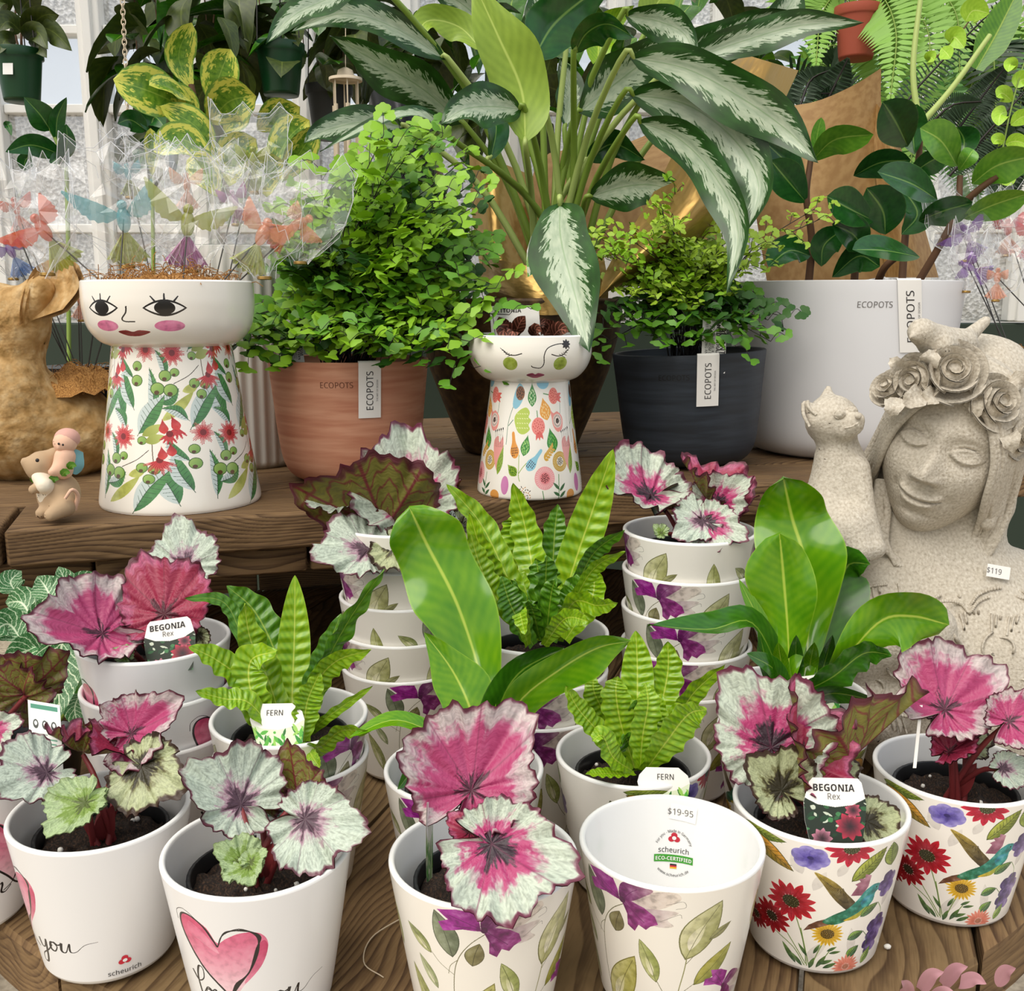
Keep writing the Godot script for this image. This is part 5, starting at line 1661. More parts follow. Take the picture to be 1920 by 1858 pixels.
	var lay := func(list: Array, mats: Array):
		var k := 0
		for l in list:
			var oo := cr.duplicate()
			oo.merge({"roll": l[2], "ph": k * 1.7, "shape": l[3] if l.size() > 3 else "strap"}, true)
			if l.size() > 4:
				oo.merge(l[4], true)
			arch(o, l[0], l[1], mats[k % mats.size()], oo)
			k += 1
	lay.call([
		[[[548, 1390, 0.90], [548, 1300, 0.92], [552, 1190, 0.93], [553, 1078, 0.93]], 62, 0.0, "strap", {"rip": 0.015, "rn": 5.0}],
		[[[538, 1390, 0.89], [505, 1280, 0.89], [470, 1200, 0.88], [458, 1130, 0.87]], 56, 0.3, "strap", {"rip": 0.12, "rn": 4.0}],
		[[[545, 1380, 0.92], [525, 1250, 0.94], [480, 1150, 0.95], [425, 1098, 0.94]], 66, 0.2],
		[[[530, 1390, 0.89], [470, 1290, 0.88], [410, 1240, 0.86], [355, 1212, 0.84]], 56, 0.5],
		[[[530, 1395, 0.88], [470, 1320, 0.86], [420, 1310, 0.85], [366, 1296, 0.83]], 42, 0.5],
		[[[560, 1390, 0.89], [600, 1270, 0.89], [650, 1170, 0.88], [720, 1066, 0.86]], 40, 0.6, "strap", {"rip": 0.14}],
		[[[565, 1390, 0.88], [590, 1290, 0.88], [630, 1240, 0.87], [696, 1218, 0.85]], 48, 0.5],
		[[[525, 1390, 0.88], [475, 1310, 0.87], [470, 1240, 0.87], [520, 1220, 0.86]], 66, -0.2],
		[[[540, 1390, 0.91], [460, 1210, 0.93], [420, 1130, 0.93], [345, 1122, 0.9]], 30, 0.4],
		[[[570, 1390, 0.87], [575, 1320, 0.87], [600, 1260, 0.87]], 50, 0.3],
		[[[560, 1400, 0.87], [600, 1400, 0.84], [640, 1370, 0.83], [695, 1372, 0.82]], 40, 0.8],
		[[[550, 1390, 0.9], [600, 1250, 0.92], [640, 1150, 0.93]], 46, 0.2],
		[[[575, 1400, 0.86], [590, 1425, 0.83], [600, 1440, 0.82]], 24, 0.3],
		[[[560, 1390, 0.9], [620, 1340, 0.88], [700, 1285, 0.88]], 22, 0.5]], [M.crinkle, M.crinkle, M.crinkle_deep])
	# tall dense crinkled fern on its stack
	o = thing("crinkled_fern", "tall dense crinkled fern on the stack before the small face planter", "plant", Vector3(0.027, 0.106, -0.966))
	nursery_pot(o, Vector3(0.027, 0, -0.966), 0.181, 0.054)
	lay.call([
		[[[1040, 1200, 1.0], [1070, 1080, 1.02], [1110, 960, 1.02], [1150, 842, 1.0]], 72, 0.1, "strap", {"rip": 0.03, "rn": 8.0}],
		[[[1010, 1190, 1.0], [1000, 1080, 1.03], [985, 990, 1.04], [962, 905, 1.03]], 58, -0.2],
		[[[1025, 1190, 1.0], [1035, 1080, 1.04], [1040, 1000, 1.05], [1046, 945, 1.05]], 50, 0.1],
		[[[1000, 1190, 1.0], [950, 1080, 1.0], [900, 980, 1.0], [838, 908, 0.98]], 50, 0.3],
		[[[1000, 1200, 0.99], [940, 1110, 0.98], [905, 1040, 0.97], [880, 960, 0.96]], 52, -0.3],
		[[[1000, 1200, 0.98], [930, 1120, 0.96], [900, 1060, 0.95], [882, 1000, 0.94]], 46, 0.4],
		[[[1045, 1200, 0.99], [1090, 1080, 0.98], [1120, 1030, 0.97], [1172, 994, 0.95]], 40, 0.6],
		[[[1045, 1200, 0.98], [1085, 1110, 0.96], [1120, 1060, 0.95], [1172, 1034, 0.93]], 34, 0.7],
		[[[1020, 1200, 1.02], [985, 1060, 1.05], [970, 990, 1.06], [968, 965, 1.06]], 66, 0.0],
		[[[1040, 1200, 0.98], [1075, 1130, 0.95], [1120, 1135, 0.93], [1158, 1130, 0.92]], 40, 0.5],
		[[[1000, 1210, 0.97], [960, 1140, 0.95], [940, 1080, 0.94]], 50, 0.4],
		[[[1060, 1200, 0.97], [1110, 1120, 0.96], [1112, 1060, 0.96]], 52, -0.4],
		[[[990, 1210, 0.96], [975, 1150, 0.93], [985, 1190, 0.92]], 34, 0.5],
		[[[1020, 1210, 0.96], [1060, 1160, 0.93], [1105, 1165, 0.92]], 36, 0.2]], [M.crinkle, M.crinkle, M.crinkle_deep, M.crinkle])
	var r2 := RandomNumberGenerator.new()
	r2.seed = 77
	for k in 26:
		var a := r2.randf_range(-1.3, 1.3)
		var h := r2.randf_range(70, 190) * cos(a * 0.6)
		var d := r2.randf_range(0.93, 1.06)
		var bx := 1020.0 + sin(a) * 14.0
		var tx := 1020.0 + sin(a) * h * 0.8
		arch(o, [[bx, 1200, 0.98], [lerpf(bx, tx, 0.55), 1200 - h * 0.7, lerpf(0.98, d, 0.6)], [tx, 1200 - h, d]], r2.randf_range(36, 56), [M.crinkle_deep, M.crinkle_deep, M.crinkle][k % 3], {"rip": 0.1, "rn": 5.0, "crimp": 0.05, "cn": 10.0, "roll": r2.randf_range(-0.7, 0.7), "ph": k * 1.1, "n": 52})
	# small crinkled fern in the hummingbird pot
	o = thing("crinkled_fern", "small bushy crinkled fern with name tag behind the empty pot", "plant", Vector3(0.109, 0.03, -0.852))
	nursery_pot(o, Vector3(0.109, 0, -0.852), 0.105, 0.052)
	lay.call([
		[[[1195, 1440, 0.90], [1195, 1340, 0.92], [1195, 1250, 0.93], [1192, 1182, 0.93]], 62, 0.0, "strap", {"rip": 0.03}],
		[[[1205, 1440, 0.90], [1235, 1340, 0.92], [1252, 1260, 0.93], [1252, 1202, 0.93]], 60, 0.1],
		[[[1215, 1440, 0.89], [1265, 1360, 0.89], [1300, 1300, 0.88], [1360, 1246, 0.87]], 44, 0.5],
		[[[1180, 1440, 0.89], [1140, 1350, 0.89], [1115, 1300, 0.88], [1112, 1268, 0.88]], 44, -0.2],
		[[[1175, 1440, 0.89], [1120, 1370, 0.87], [1085, 1330, 0.86], [1060, 1285, 0.85]], 40, 0.3],
		[[[1190, 1440, 0.88], [1165, 1360, 0.87], [1155, 1300, 0.86], [1158, 1268, 0.86]], 56, -0.2],
		[[[1200, 1440, 0.87], [1205, 1380, 0.86], [1215, 1320, 0.85], [1210, 1280, 0.85]], 50, 0.2],
		[[[1210, 1445, 0.87], [1250, 1390, 0.85], [1290, 1340, 0.84], [1325, 1330, 0.83]], 66, 0.5],
		[[[1185, 1445, 0.87], [1150, 1420, 0.85], [1130, 1380, 0.84], [1110, 1390, 0.83]], 40, 0.4],
		[[[1190, 1450, 0.87], [1140, 1450, 0.85], [1098, 1452, 0.83]], 26, 0.8],
		[[[1200, 1440, 0.88], [1225, 1370, 0.87], [1240, 1300, 0.87]], 52, -0.3]], [M.crinkle])
	for k in 14:
		var a := r2.randf_range(-1.2, 1.2)
		var h := r2.randf_range(60, 150)
		var d := r2.randf_range(0.85, 0.95)
		arch(o, [[1195 + sin(a) * 8, 1445, 0.89], [1195 + sin(a) * h * 0.5, 1445 - h * 0.65, lerpf(0.89, d, 0.5)], [1195 + sin(a) * h * 0.85, 1445 - h * cos(a * 0.7), d]], r2.randf_range(34, 52), M.crinkle if k % 2 else M.crinkle_deep, {"rip": 0.1, "rn": 4.0, "crimp": 0.05, "cn": 10.0, "roll": r2.randf_range(-0.6, 0.6), "ph": k * 1.3, "n": 52})
# ---------- the large plants on the shelf ----------
# a sheet through rows of measured points
func px_sheet(parent: Node3D, rows: Array, m: Material, called: String, nu := 12, nv := 10, thick := 0.0006) -> MeshInstance3D:
	var lines := []
	for r in rows:
		var a := []
		for p in r:
			a.append(at(p[0], p[1], p[2]))
		lines.append(curve(a, nu))
	var q := PackedVector3Array()
	q.resize(nu * nv)
	for j in nu:
		var col := []
		for l in lines:
			col.append(l[j])
		var c := curve(col, nv)
		for i in nv:
			q[i * nu + j] = c[i]
	var mb := MB.new()
	mb.grid(q, nu, nv)
	var q2 := PackedVector3Array()
	for k in q.size():
		q2.append(q[k] - mb.n[k] * thick)
	mb.grid(q2, nu, nv, false, PackedVector2Array(), true)
	return wpart(called, mb.mesh(), m, parent)

# one maidenhair frond: wiry stalk, side branches, fan leaflets
func frond_mesh(pts: Array, leaf: float, m: Material, r: RandomNumberGenerator, start := 0.35, blen := 0.07, nb := 11) -> ArrayMesh:
	var sp := curve(pts, 20)
	var st := MB.new()
	var rr := PackedFloat32Array()
	for i in 20:
		rr.append(lerpf(0.0011, 0.0005, i / 19.0))
	st.tube(sp, rr, 4, false)
	var lf := MB.new()
	var fan := func(p: Vector3, dir: Vector3, nn: Vector3, s: float):
		nn = (nn - dir * nn.dot(dir)).normalized()
		var sd := dir.cross(nn)
		var b := lf.v.size()
		lf.v.append(p)
		lf.n.append(nn)
		lf.t.append(Vector2(0.5, 0))
		for k in 10:
			var a := (k / 9.0 - 0.5) * 2.3
			var q: Vector3 = p + (dir * cos(a) + sd * sin(a)) * s * (1.0 - 0.10 * (1 if k % 3 == 0 else 0)) * (0.86 if k == 0 or k == 9 else 1.0) + nn * s * 0.18 * cos(a * 2.0)
			lf.v.append(q)
			lf.n.append((nn + sd * sin(a) * 0.25).normalized())
			lf.t.append(Vector2(k / 9.0, 1))
		for k in 9:
			lf.tri_ix(b, b + 1 + k, b + 2 + k, nn)
	for k in nb:
		var f := lerpf(start, 1.0, float(k) / (nb - 1))
		var i := mini(int(f * 19.0), 18)
		var p := sp[i].lerp(sp[i + 1], f * 19.0 - i)
		var tg := (sp[i + 1] - sp[i]).normalized()
		var face := (Vector3(r.randf_range(-0.5, 0.5), 0.8, r.randf_range(0.1, 0.9))).normalized()
		var sd := tg.cross(face).normalized() * (1.0 if k % 2 else -1.0)
		var dr := (sd * 0.85 + tg * 0.6 + Vector3(0, r.randf_range(-0.1, 0.35), 0)).normalized()
		var L := blen * (1.0 - 0.6 * float(k) / nb) * r.randf_range(0.7, 1.15)
		var e := p + dr * L + Vector3(0, -L * 0.18, 0)
		var bc := curve([p, p + dr * L * 0.5 + Vector3(0, 0.006, 0), e], 6)
		st.tube(bc, PackedFloat32Array([0.0005]), 3, false)
		var cnt := maxi(2, int(L / (leaf * 0.62)))
		for j in cnt:
			var g := (j + 0.6) / cnt
			var ii := mini(int(g * 5.0), 4)
			var bp := bc[ii].lerp(bc[ii + 1], g * 5.0 - ii)
			var bt := (bc[ii + 1] - bc[ii]).normalized()
			var s2 := bt.cross(face).normalized() * (1.0 if j % 2 else -1.0)
			var nn := (face + Vector3(r.randf_range(-0.45, 0.45), r.randf_range(-0.3, 0.3), r.randf_range(-0.4, 0.4))).normalized()
			fan.call(bp + s2 * 0.0015, (s2 * 0.9 + bt * 0.7 + Vector3(0, -0.15, 0)).normalized(), nn, leaf * r.randf_range(0.75, 1.15))
		fan.call(e, dr, face, leaf * r.randf_range(0.8, 1.1))
	var me := lf.mesh(null, m)
	st.mesh(me, M.black_stem)
	return me

func maidenhair(label: String, root: Vector3, list: Array, sd: int, leaf: float, blen: float, mats: Array) -> Node3D:
	var o := thing("maidenhair_fern", label, "plant", root - Vector3(0, 0.02, 0))
	var r := RandomNumberGenerator.new()
	r.seed = sd
	var sm := MB.new()
	sm.lathe(PackedVector2Array([Vector2(0.097, -0.0015), Vector2(0.06, 0.002), Vector2(0.0, 0.004)]), 32, root)
	wpart("soil", sm.mesh(), M.soil, o)
	var k := 0
	for l in list:
		var b := root + Vector3(r.randf_range(-0.035, 0.035), 0.0, r.randf_range(-0.03, 0.03))
		var e: Vector3 = l
		var mid := b.lerp(e, 0.5)
		mid.y = maxf(mid.y, lerpf(b.y, e.y, 0.62)) + 0.035 + maxf(0.0, b.y + 0.05 - e.y) * 0.6
		wpart("frond", frond_mesh([b, b.lerp(mid, 0.55) + Vector3(0, 0.03, 0), mid, e], leaf, mats[k % mats.size()], r, 0.3, blen), null, o)
		k += 1
	return o

func build_big_plants() -> void:
	# --- maidenhair ferns
	var lm := func(c: String, b: Color):
		var m := mat(Color(c), 0.5)
		m.backlight_enabled = true
		m.backlight = b
		return m
	var light = lm.call("7fae1e", Color(0.24, 0.30, 0.02))
	var midm = lm.call("548a16", Color(0.14, 0.2, 0.02))
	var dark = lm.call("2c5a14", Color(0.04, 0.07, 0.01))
	var yel = lm.call("93b42c", Color(0.25, 0.3, 0.03))
	var r := RandomNumberGenerator.new()
	r.seed = 12
	var ends := []
	for k in 60:
		var a := r.randf() * TAU
		var q := sqrt(r.randf())
		var x := 742.0 + cos(a) * q * 185.0
		var y := 430.0 + sin(a) * q * 185.0
		if x < 650 and y < 300:
			y += 90
		if x > 820 and y > 520:
			y -= 60
		ends.append(at(x, y, r.randf_range(1.22, 1.50)))
	for p in [[470, 632, 1.28], [480, 612, 1.3], [520, 640, 1.27], [455, 650, 1.3], [890, 690, 1.22], [880, 640, 1.2], [860, 600, 1.22], [955, 590, 1.22], [930, 540, 1.24], [840, 655, 1.25], [770, 640, 1.22], [700, 640, 1.2], [600, 640, 1.22], [640, 610, 1.2], [870, 300, 1.32], [890, 340, 1.3], [830, 255, 1.35], [800, 240, 1.38], [560, 400, 1.3], [565, 450, 1.28]]:
		ends.append(at(p[0], p[1], p[2]))
	maidenhair("lush maidenhair fern spilling over the terracotta planter", Vector3(-0.2195, 0.424, -1.372), ends, 5, 0.0142, 0.085, [light, midm, light, dark, midm, light])
	ends = []
	for k in 34:
		var a := r.randf() * TAU
		var q := sqrt(r.randf())
		ends.append(at(1270 + cos(a) * q * 150, 470 + sin(a) * q * 90, r.randf_range(1.30, 1.58)))
	for p in [[1265, 350, 1.42], [1530, 390, 1.45], [1560, 400, 1.4], [1150, 470, 1.36], [1130, 450, 1.38], [1180, 560, 1.32]]:
		ends.append(at(p[0], p[1], p[2]))
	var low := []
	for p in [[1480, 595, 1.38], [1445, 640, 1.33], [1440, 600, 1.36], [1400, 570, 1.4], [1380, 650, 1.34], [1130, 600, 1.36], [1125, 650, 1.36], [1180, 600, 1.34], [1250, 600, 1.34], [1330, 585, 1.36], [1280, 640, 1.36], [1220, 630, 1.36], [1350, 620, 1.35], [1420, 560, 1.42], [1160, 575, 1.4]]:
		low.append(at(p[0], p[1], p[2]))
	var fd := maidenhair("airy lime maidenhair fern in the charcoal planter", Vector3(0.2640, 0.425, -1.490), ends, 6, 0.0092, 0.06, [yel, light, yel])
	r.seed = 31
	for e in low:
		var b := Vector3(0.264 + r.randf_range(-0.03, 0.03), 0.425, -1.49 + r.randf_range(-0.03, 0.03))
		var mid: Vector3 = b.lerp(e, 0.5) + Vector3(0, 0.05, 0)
		wpart("frond", frond_mesh([b, b.lerp(mid, 0.5) + Vector3(0, 0.025, 0), mid, e], 0.013, dark if r.randf() < 0.6 else midm, r, 0.3, 0.045), null, fd)  # low fronds deeper green, partly their own, partly shade put into the colour
	# --- aglaonema in gilt paper
	var o := thing("aglaonema", "tall silver-splashed aglaonema in the bronze bowl planter", "plant", Vector3(0.012, 0.49, -1.62))
	var sm := MB.new()
	sm.lathe(PackedVector2Array([Vector2(0.148, 0.0), Vector2(0.08, 0.01), Vector2(0.0, 0.012)]), 32, Vector3(0.012, 0.488, -1.62))
	wpart("soil", sm.mesh(), M.soil, o)
	var A := {"fold": 0.25, "rip": 0.055, "rn": 1.8, "n": 22, "nu": 11}
	var lv := [
		[[[985, 268, 1.42], [978, 170, 1.42], [935, 70, 1.40], [885, -40, 1.38]], 118, M.agl_back, 0.15],
		[[[868, 232, 1.55], [790, 165, 1.50], [705, 115, 1.46], [618, 66, 1.42]], 92, M.agl, -0.3],
		[[[690, -40, 1.4], [610, 0, 1.36], [550, 30, 1.33], [498, 84, 1.30]], 62, M.agl, 0.5],
		[[[836, 112, 1.5], [735, 50, 1.45], [640, 26, 1.42], [545, 60, 1.4]], 66, M.agl, 0.4],
		[[[978, 205, 1.42], [920, 200, 1.38], [870, 205, 1.35], [828, 232, 1.33]], 84, M.agl, 0.35],
		[[[905, 95, 1.6], [860, 50, 1.6], [800, 40, 1.58], [775, 90, 1.56]], 60, M.agl_back, 0.3],
		[[[1000, 110, 1.45], [1035, 50, 1.46], [1085, 5, 1.46], [1150, -40, 1.45]], 112, M.rubber, 0.2],
		[[[1078, 100, 1.4], [1100, 62, 1.38], [1140, 45, 1.36], [1190, 70, 1.34]], 72, M.rubber, 0.7],
		[[[1222, 165, 1.5], [1300, 110, 1.5], [1390, 60, 1.48], [1475, 18, 1.46]], 88, M.agl, 0.0],
		[[[1270, 120, 1.46], [1390, 78, 1.44], [1500, 48, 1.42], [1620, 42, 1.40]], 66, M.agl, -0.2],
		[[[1172, 30, 1.42], [1235, 40, 1.40], [1285, 66, 1.38], [1303, 122, 1.36]], 66, M.agl, 0.2],
		[[[1085, 212, 1.52], [1150, 160, 1.52], [1220, 110, 1.5], [1300, 84, 1.48]], 104, M.agl, 0.1],
		[[[1180, 108, 1.38], [1290, 130, 1.34], [1400, 190, 1.30], [1480, 248, 1.28], [1535, 306, 1.26]], 100, M.agl, 0.15],
		[[[1180, 178, 1.42], [1285, 195, 1.38], [1375, 260, 1.34], [1422, 345, 1.31], [1402, 432, 1.29]], 112, M.agl, 0.25],
		[[[1195, 228, 1.38], [1270, 258, 1.34], [1340, 330, 1.30], [1384, 430, 1.27], [1362, 548, 1.25]], 84, M.agl, 0.45],
		[[[1050, 380, 1.34], [1052, 450, 1.28], [1080, 560, 1.23], [1104, 660, 1.20]], 122, M.agl, 0.15],
		[[[1105, 370, 1.5], [1170, 350, 1.48], [1230, 348, 1.46], [1300, 372, 1.44]], 86, M.agl, 0.2],
		[[[850, 262, 1.40], [790, 215, 1.36], [710, 228, 1.32], [600, 285, 1.28]], 40, M.agl, 1.0],
		[[[760, 240, 1.55], [690, 228, 1.52], [610, 245, 1.5], [570, 268, 1.48]], 60, M.agl, 0.4],
		[[[940, 130, 1.6], [915, 60, 1.62], [870, 10, 1.62], [800, -30, 1.6]], 84, M.agl, -0.2],
		[[[1010, 60, 1.55], [1015, 10, 1.56], [1030, -40, 1.56]], 60, M.agl, 0.0],
		[[[1060, 80, 1.58], [1045, 20, 1.6], [1060, -50, 1.6]], 66, M.crinkle, 0.1],
		[[[1210, 60, 1.55], [1230, 10, 1.56], [1270, -40, 1.56]], 64, M.agl_back, 0.2],
		[[[1120, 130, 1.6], [1130, 60, 1.62], [1190, 10, 1.62]], 56, M.crinkle, 0.2],
		[[[920, 300, 1.5], [930, 230, 1.52], [905, 150, 1.54]], 48, M.rubber, 0.5],
		[[[1060, 240, 1.6], [1070, 170, 1.62], [1050, 110, 1.62]], 56, M.agl, 0.2],
		[[[1440, 60, 1.6], [1480, 10, 1.6], [1500, -30, 1.6]], 60, M.agl, 0.1],
		[[[1100, 300, 1.6], [1150, 270, 1.6], [1210, 300, 1.58]], 60, M.rubber, 0.4]]
	var k := 0
	for l in lv:
		var oo := A.duplicate()
		oo.merge({"roll": l[3], "ph": k * 1.3}, true)
		px_leaf(o, l[0], l[1], "lance", l[2], oo)
		var b: Array = l[0][0]
		var bx := 1005.0 + 90.0 * (k % 9) / 9.0
		var t1: Array = l[0][1]
		px_stem(o, [[bx, 520, 1.62], [lerpf(bx, b[0], 0.42), lerpf(520, b[1], 0.6) , lerpf(1.62, b[2], 0.35)], [lerpf(b[0], t1[0], -0.12), lerpf(b[1], t1[1], -0.12), b[2]], [lerpf(b[0], t1[0], 0.10), lerpf(b[1], t1[1], 0.10), lerpf(b[2], t1[2], 0.10) + 0.003]], 0.0062, 0.0030, M.green_stem if k % 3 else M.pale_stem, "stalk", 12, 8)
		k += 1
	# --- glossy peperomia in the white planter
	o = thing("rubber_peperomia", "glossy round-leaved peperomia in the large white planter", "plant", Vector3(0.52, 0.51, -1.62))
	var s2 := MB.new()
	s2.lathe(PackedVector2Array([Vector2(0.166, 0.0), Vector2(0.08, 0.01), Vector2(0.0, 0.012)]), 32, Vector3(0.52, 0.518, -1.62))
	wpart("soil", s2.mesh(), M.soil, o)
	for st in [
		[[1712, 545, 1.58], [1765, 455, 1.54], [1795, 390, 1.52], [1800, 330, 1.52]],
		[[1515, 545, 1.6], [1522, 450, 1.58], [1512, 370, 1.56], [1520, 300, 1.56]],
		[[1690, 545, 1.62], [1700, 420, 1.62], [1722, 300, 1.62], [1725, 235, 1.6]],
		[[1600, 545, 1.6], [1610, 460, 1.58], [1640, 400, 1.56]],
		[[1790, 400, 1.53], [1830, 360, 1.5], [1870, 330, 1.48]],
		[[1640, 545, 1.56], [1660, 500, 1.52], [1700, 470, 1.5]]]:
		px_stem(o, st, 0.0065, 0.0045, M.brown_stem, "stem", 12, 8)
	for st in [[[1725, 240, 1.6], [1712, 130, 1.6], [1728, -20, 1.6]], [[1722, 238, 1.6], [1785, 165, 1.6], [1856, 66, 1.6]]]:
		px_stem(o, st, 0.0055, 0.004, M.pale_stem, "flower_spike", 12, 8)
	var g := [
		[[[1522, 302, 1.56], [1565, 262, 1.52], [1638, 252, 1.48]], 62, M.rubber_light, 0.5],
		[[[1528, 290, 1.56], [1532, 255, 1.55], [1540, 220, 1.54]], 26, M.rubber_light, 0.3],
		[[[1702, 275, 1.6], [1680, 230, 1.56], [1655, 190, 1.52]], 82, M.rubber, 0.2],
		[[[1715, 290, 1.6], [1712, 240, 1.6], [1720, 195, 1.58]], 60, M.rubber, -0.3],
		[[[1795, 312, 1.52], [1765, 265, 1.48], [1725, 240, 1.46]], 66, M.rubber_light, 0.3],
		[[[1800, 305, 1.53], [1808, 265, 1.53], [1795, 238, 1.52]], 60, M.rubber, -0.2],
		[[[1798, 320, 1.52], [1815, 295, 1.5], [1825, 280, 1.5]], 34, M.rubber_light, 0.1],
		[[[1600, 330, 1.55], [1650, 305, 1.52], [1708, 300, 1.5]], 62, M.rubber, 0.5],
		[[[1700, 335, 1.56], [1740, 305, 1.54], [1778, 288, 1.53]], 50, M.rubber, 0.4],
		[[[1758, 375, 1.52], [1710, 345, 1.48], [1645, 322, 1.44]], 66, M.rubber, 0.55],
		[[[1822, 345, 1.5], [1870, 310, 1.47], [1940, 292, 1.45]], 76, M.rubber_light, 0.5],
		[[[1805, 410, 1.52], [1860, 385, 1.49], [1930, 362, 1.46]], 62, M.rubber_light, 0.6],
		[[[1660, 440, 1.55], [1655, 395, 1.53], [1625, 352, 1.51]], 84, M.rubber, 0.1],
		[[[1640, 415, 1.54], [1590, 390, 1.5], [1550, 368, 1.48]], 70, M.rubber, 0.4],
		[[[1722, 415, 1.55], [1770, 395, 1.52], [1825, 380, 1.5]], 62, M.rubber, 0.5],
		[[[1725, 482, 1.5], [1660, 470, 1.44], [1598, 468, 1.40]], 60, M.rubber, 0.75],
		[[[1512, 380, 1.56], [1478, 340, 1.54], [1445, 300, 1.52]], 66, M.rubber, 0.2],
		[[[1510, 345, 1.57], [1470, 300, 1.57], [1425, 258, 1.56]], 58, M.rubber, 0.3],
		[[[1618, 470, 1.56], [1600, 440, 1.53], [1560, 420, 1.5]], 66, M.rubber, 0.3],
		[[[1560, 520, 1.58], [1610, 480, 1.56], [1650, 500, 1.54]], 60, M.rubber, 0.3],
		[[[1520, 480, 1.58], [1480, 470, 1.55], [1440, 500, 1.52]], 60, M.rubber, 0.4],
		[[[1540, 500, 1.58], [1545, 460, 1.57], [1580, 430, 1.56]], 56, M.rubber, 0.2],
		[[[1690, 440, 1.6], [1720, 400, 1.6], [1690, 350, 1.6]], 66, M.rubber, 0.3]]
	k = 0
	for l in g:
		px_leaf(o, l[0], l[1], "obovate", l[2], {"fold": 0.28, "roll": l[3], "n": 14, "nu": 9})
		k += 1
	# --- cream-edged peperomia behind the bird stakes
	o = thing("variegated_peperomia", "yellow-edged peperomia behind the cellophane bird stakes", "plant", Vector3(-0.45, 0.62, -1.72))
	px_stem(o, [[420, 380, 1.74], [400, 290, 1.72], [372, 225, 1.72], [358, 160, 1.72]], 0.008, 0.006, M.brown_stem, "stem", 12, 8)
	px_stem(o, [[430, 380, 1.74], [395, 250, 1.73], [395, 190, 1.72]], 0.007, 0.005, M.brown_stem, "stem", 12, 8)
	px_stem(o, [[450, 380, 1.74], [500, 300, 1.73], [530, 260, 1.72]], 0.007, 0.004, M.green_stem, "stem", 12, 8)
	var v := [
		[[[360, 168, 1.72], [335, 105, 1.70], [360, 42, 1.68]], 58, 0.3],
		[[[394, 195, 1.72], [412, 140, 1.70], [432, 92, 1.68]], 74, -0.2],
		[[[352, 205, 1.70], [290, 175, 1.66], [212, 148, 1.63]], 92, 0.3],
		[[[360, 190, 1.70], [320, 165, 1.66], [280, 160, 1.62]], 50, 0.9],
		[[[372, 225, 1.72], [340, 190, 1.7], [290, 185, 1.68]], 62, 0.3],
		[[[392, 232, 1.7], [430, 190, 1.67], [480, 180, 1.65]], 90, 0.2],
		[[[398, 300, 1.7], [370, 240, 1.68], [300, 198, 1.66]], 60, 0.5],
		[[[482, 245, 1.7], [520, 215, 1.68], [562, 200, 1.66]], 66, 0.3],
		[[[400, 310, 1.68], [345, 262, 1.66], [288, 285, 1.64]], 66, 0.4],
		[[[530, 340, 1.68], [560, 290, 1.66], [595, 238, 1.65]], 56, 0.2],
		[[[505, 330, 1.68], [540, 260, 1.68], [580, 225, 1.67]], 70, -0.2],
		[[[430, 350, 1.66], [440, 290, 1.65], [480, 260, 1.64]], 76, 0.1],
		[[[410, 370, 1.66], [380, 320, 1.65], [350, 300, 1.64]], 70, 0.3],
		[[[500, 370, 1.66], [500, 320, 1.65], [530, 300, 1.64]], 70, 0.2],
		[[[285, 330, 1.68], [285, 280, 1.67], [282, 240, 1.66]], 30, 0.1],
		[[[420, 250, 1.74], [440, 215, 1.75], [400, 190, 1.75]], 60, 0.1]]
	for l in v:
		px_leaf(o, l[0], l[1], "obovate", M.pep, {"fold": 0.22, "roll": l[2], "n": 14, "nu": 9, "rip": 0.03, "rn": 1.5})
	var pp := MB.new()
	pp.lathe(PackedVector2Array([Vector2(0, 0), Vector2(0.06, 0), Vector2(0.08, 0.13), Vector2(0.075, 0.13), Vector2(0, 0.12)]), 32, Vector3(-0.45, 0.47, -1.74))
	wpart("nursery_pot", pp.mesh(), M.black_plastic, o)
	var std := thing("plant_stand", "dark upturned pot raising the yellow-edged peperomia", "stand", Vector3(-0.45, 0.2855, -1.74))
	var sdm := MB.new()
	sdm.lathe(PackedVector2Array([Vector2(0, 0), Vector2(0.085, 0), Vector2(0.07, 0.184), Vector2(0, 0.184)]), 32)
	part("body", sdm.mesh(), M.black_plastic, std)
	# --- wrapping papers
	M.gold = mat(Color("b08f52"), 0.32, 0.75)
	M.gold.normal_enabled = true
	M.gold.normal_texture = noise_tex(0.01, 256, 61, [], true, 3.0)
	M.kraft = mat(Color("9c7a48"), 0.55, 0.15)
	M.kraft.albedo_texture = noise_tex(0.05, 256, 62, [[0.3, Color("e6dccc")], [0.7, Color("ffffff")]])
	M.black_paper = mat(Color("25252a"), 0.28, 0.5)
	o = thing("gold_wrapping", "gilt paper cone and collar wrapped round the aglaonema", "wrapping paper", Vector3(0.1, 0.5, -1.5))
	px_sheet(o, [[[1372, 95, 1.56], [1440, 115, 1.50], [1497, 132, 1.54]], [[1290, 235, 1.50], [1380, 240, 1.44], [1432, 270, 1.50]], [[1220, 370, 1.46], [1300, 390, 1.39], [1350, 420, 1.46]], [[1140, 500, 1.42], [1190, 490, 1.38], [1230, 500, 1.42]], [[1122, 562, 1.40], [1125, 556, 1.39], [1130, 552, 1.40]]], M.gold, "sheet", 14, 18)
	px_sheet(o, [[[1255, 165, 1.72], [1330, 140, 1.72], [1395, 130, 1.70]], [[1200, 260, 1.72], [1300, 250, 1.70], [1390, 250, 1.68]], [[1010, 300, 1.74], [1180, 330, 1.70], [1370, 360, 1.66]], [[1010, 470, 1.74], [1160, 480, 1.68], [1330, 500, 1.64]]], M.kraft, "sheet", 14, 14)
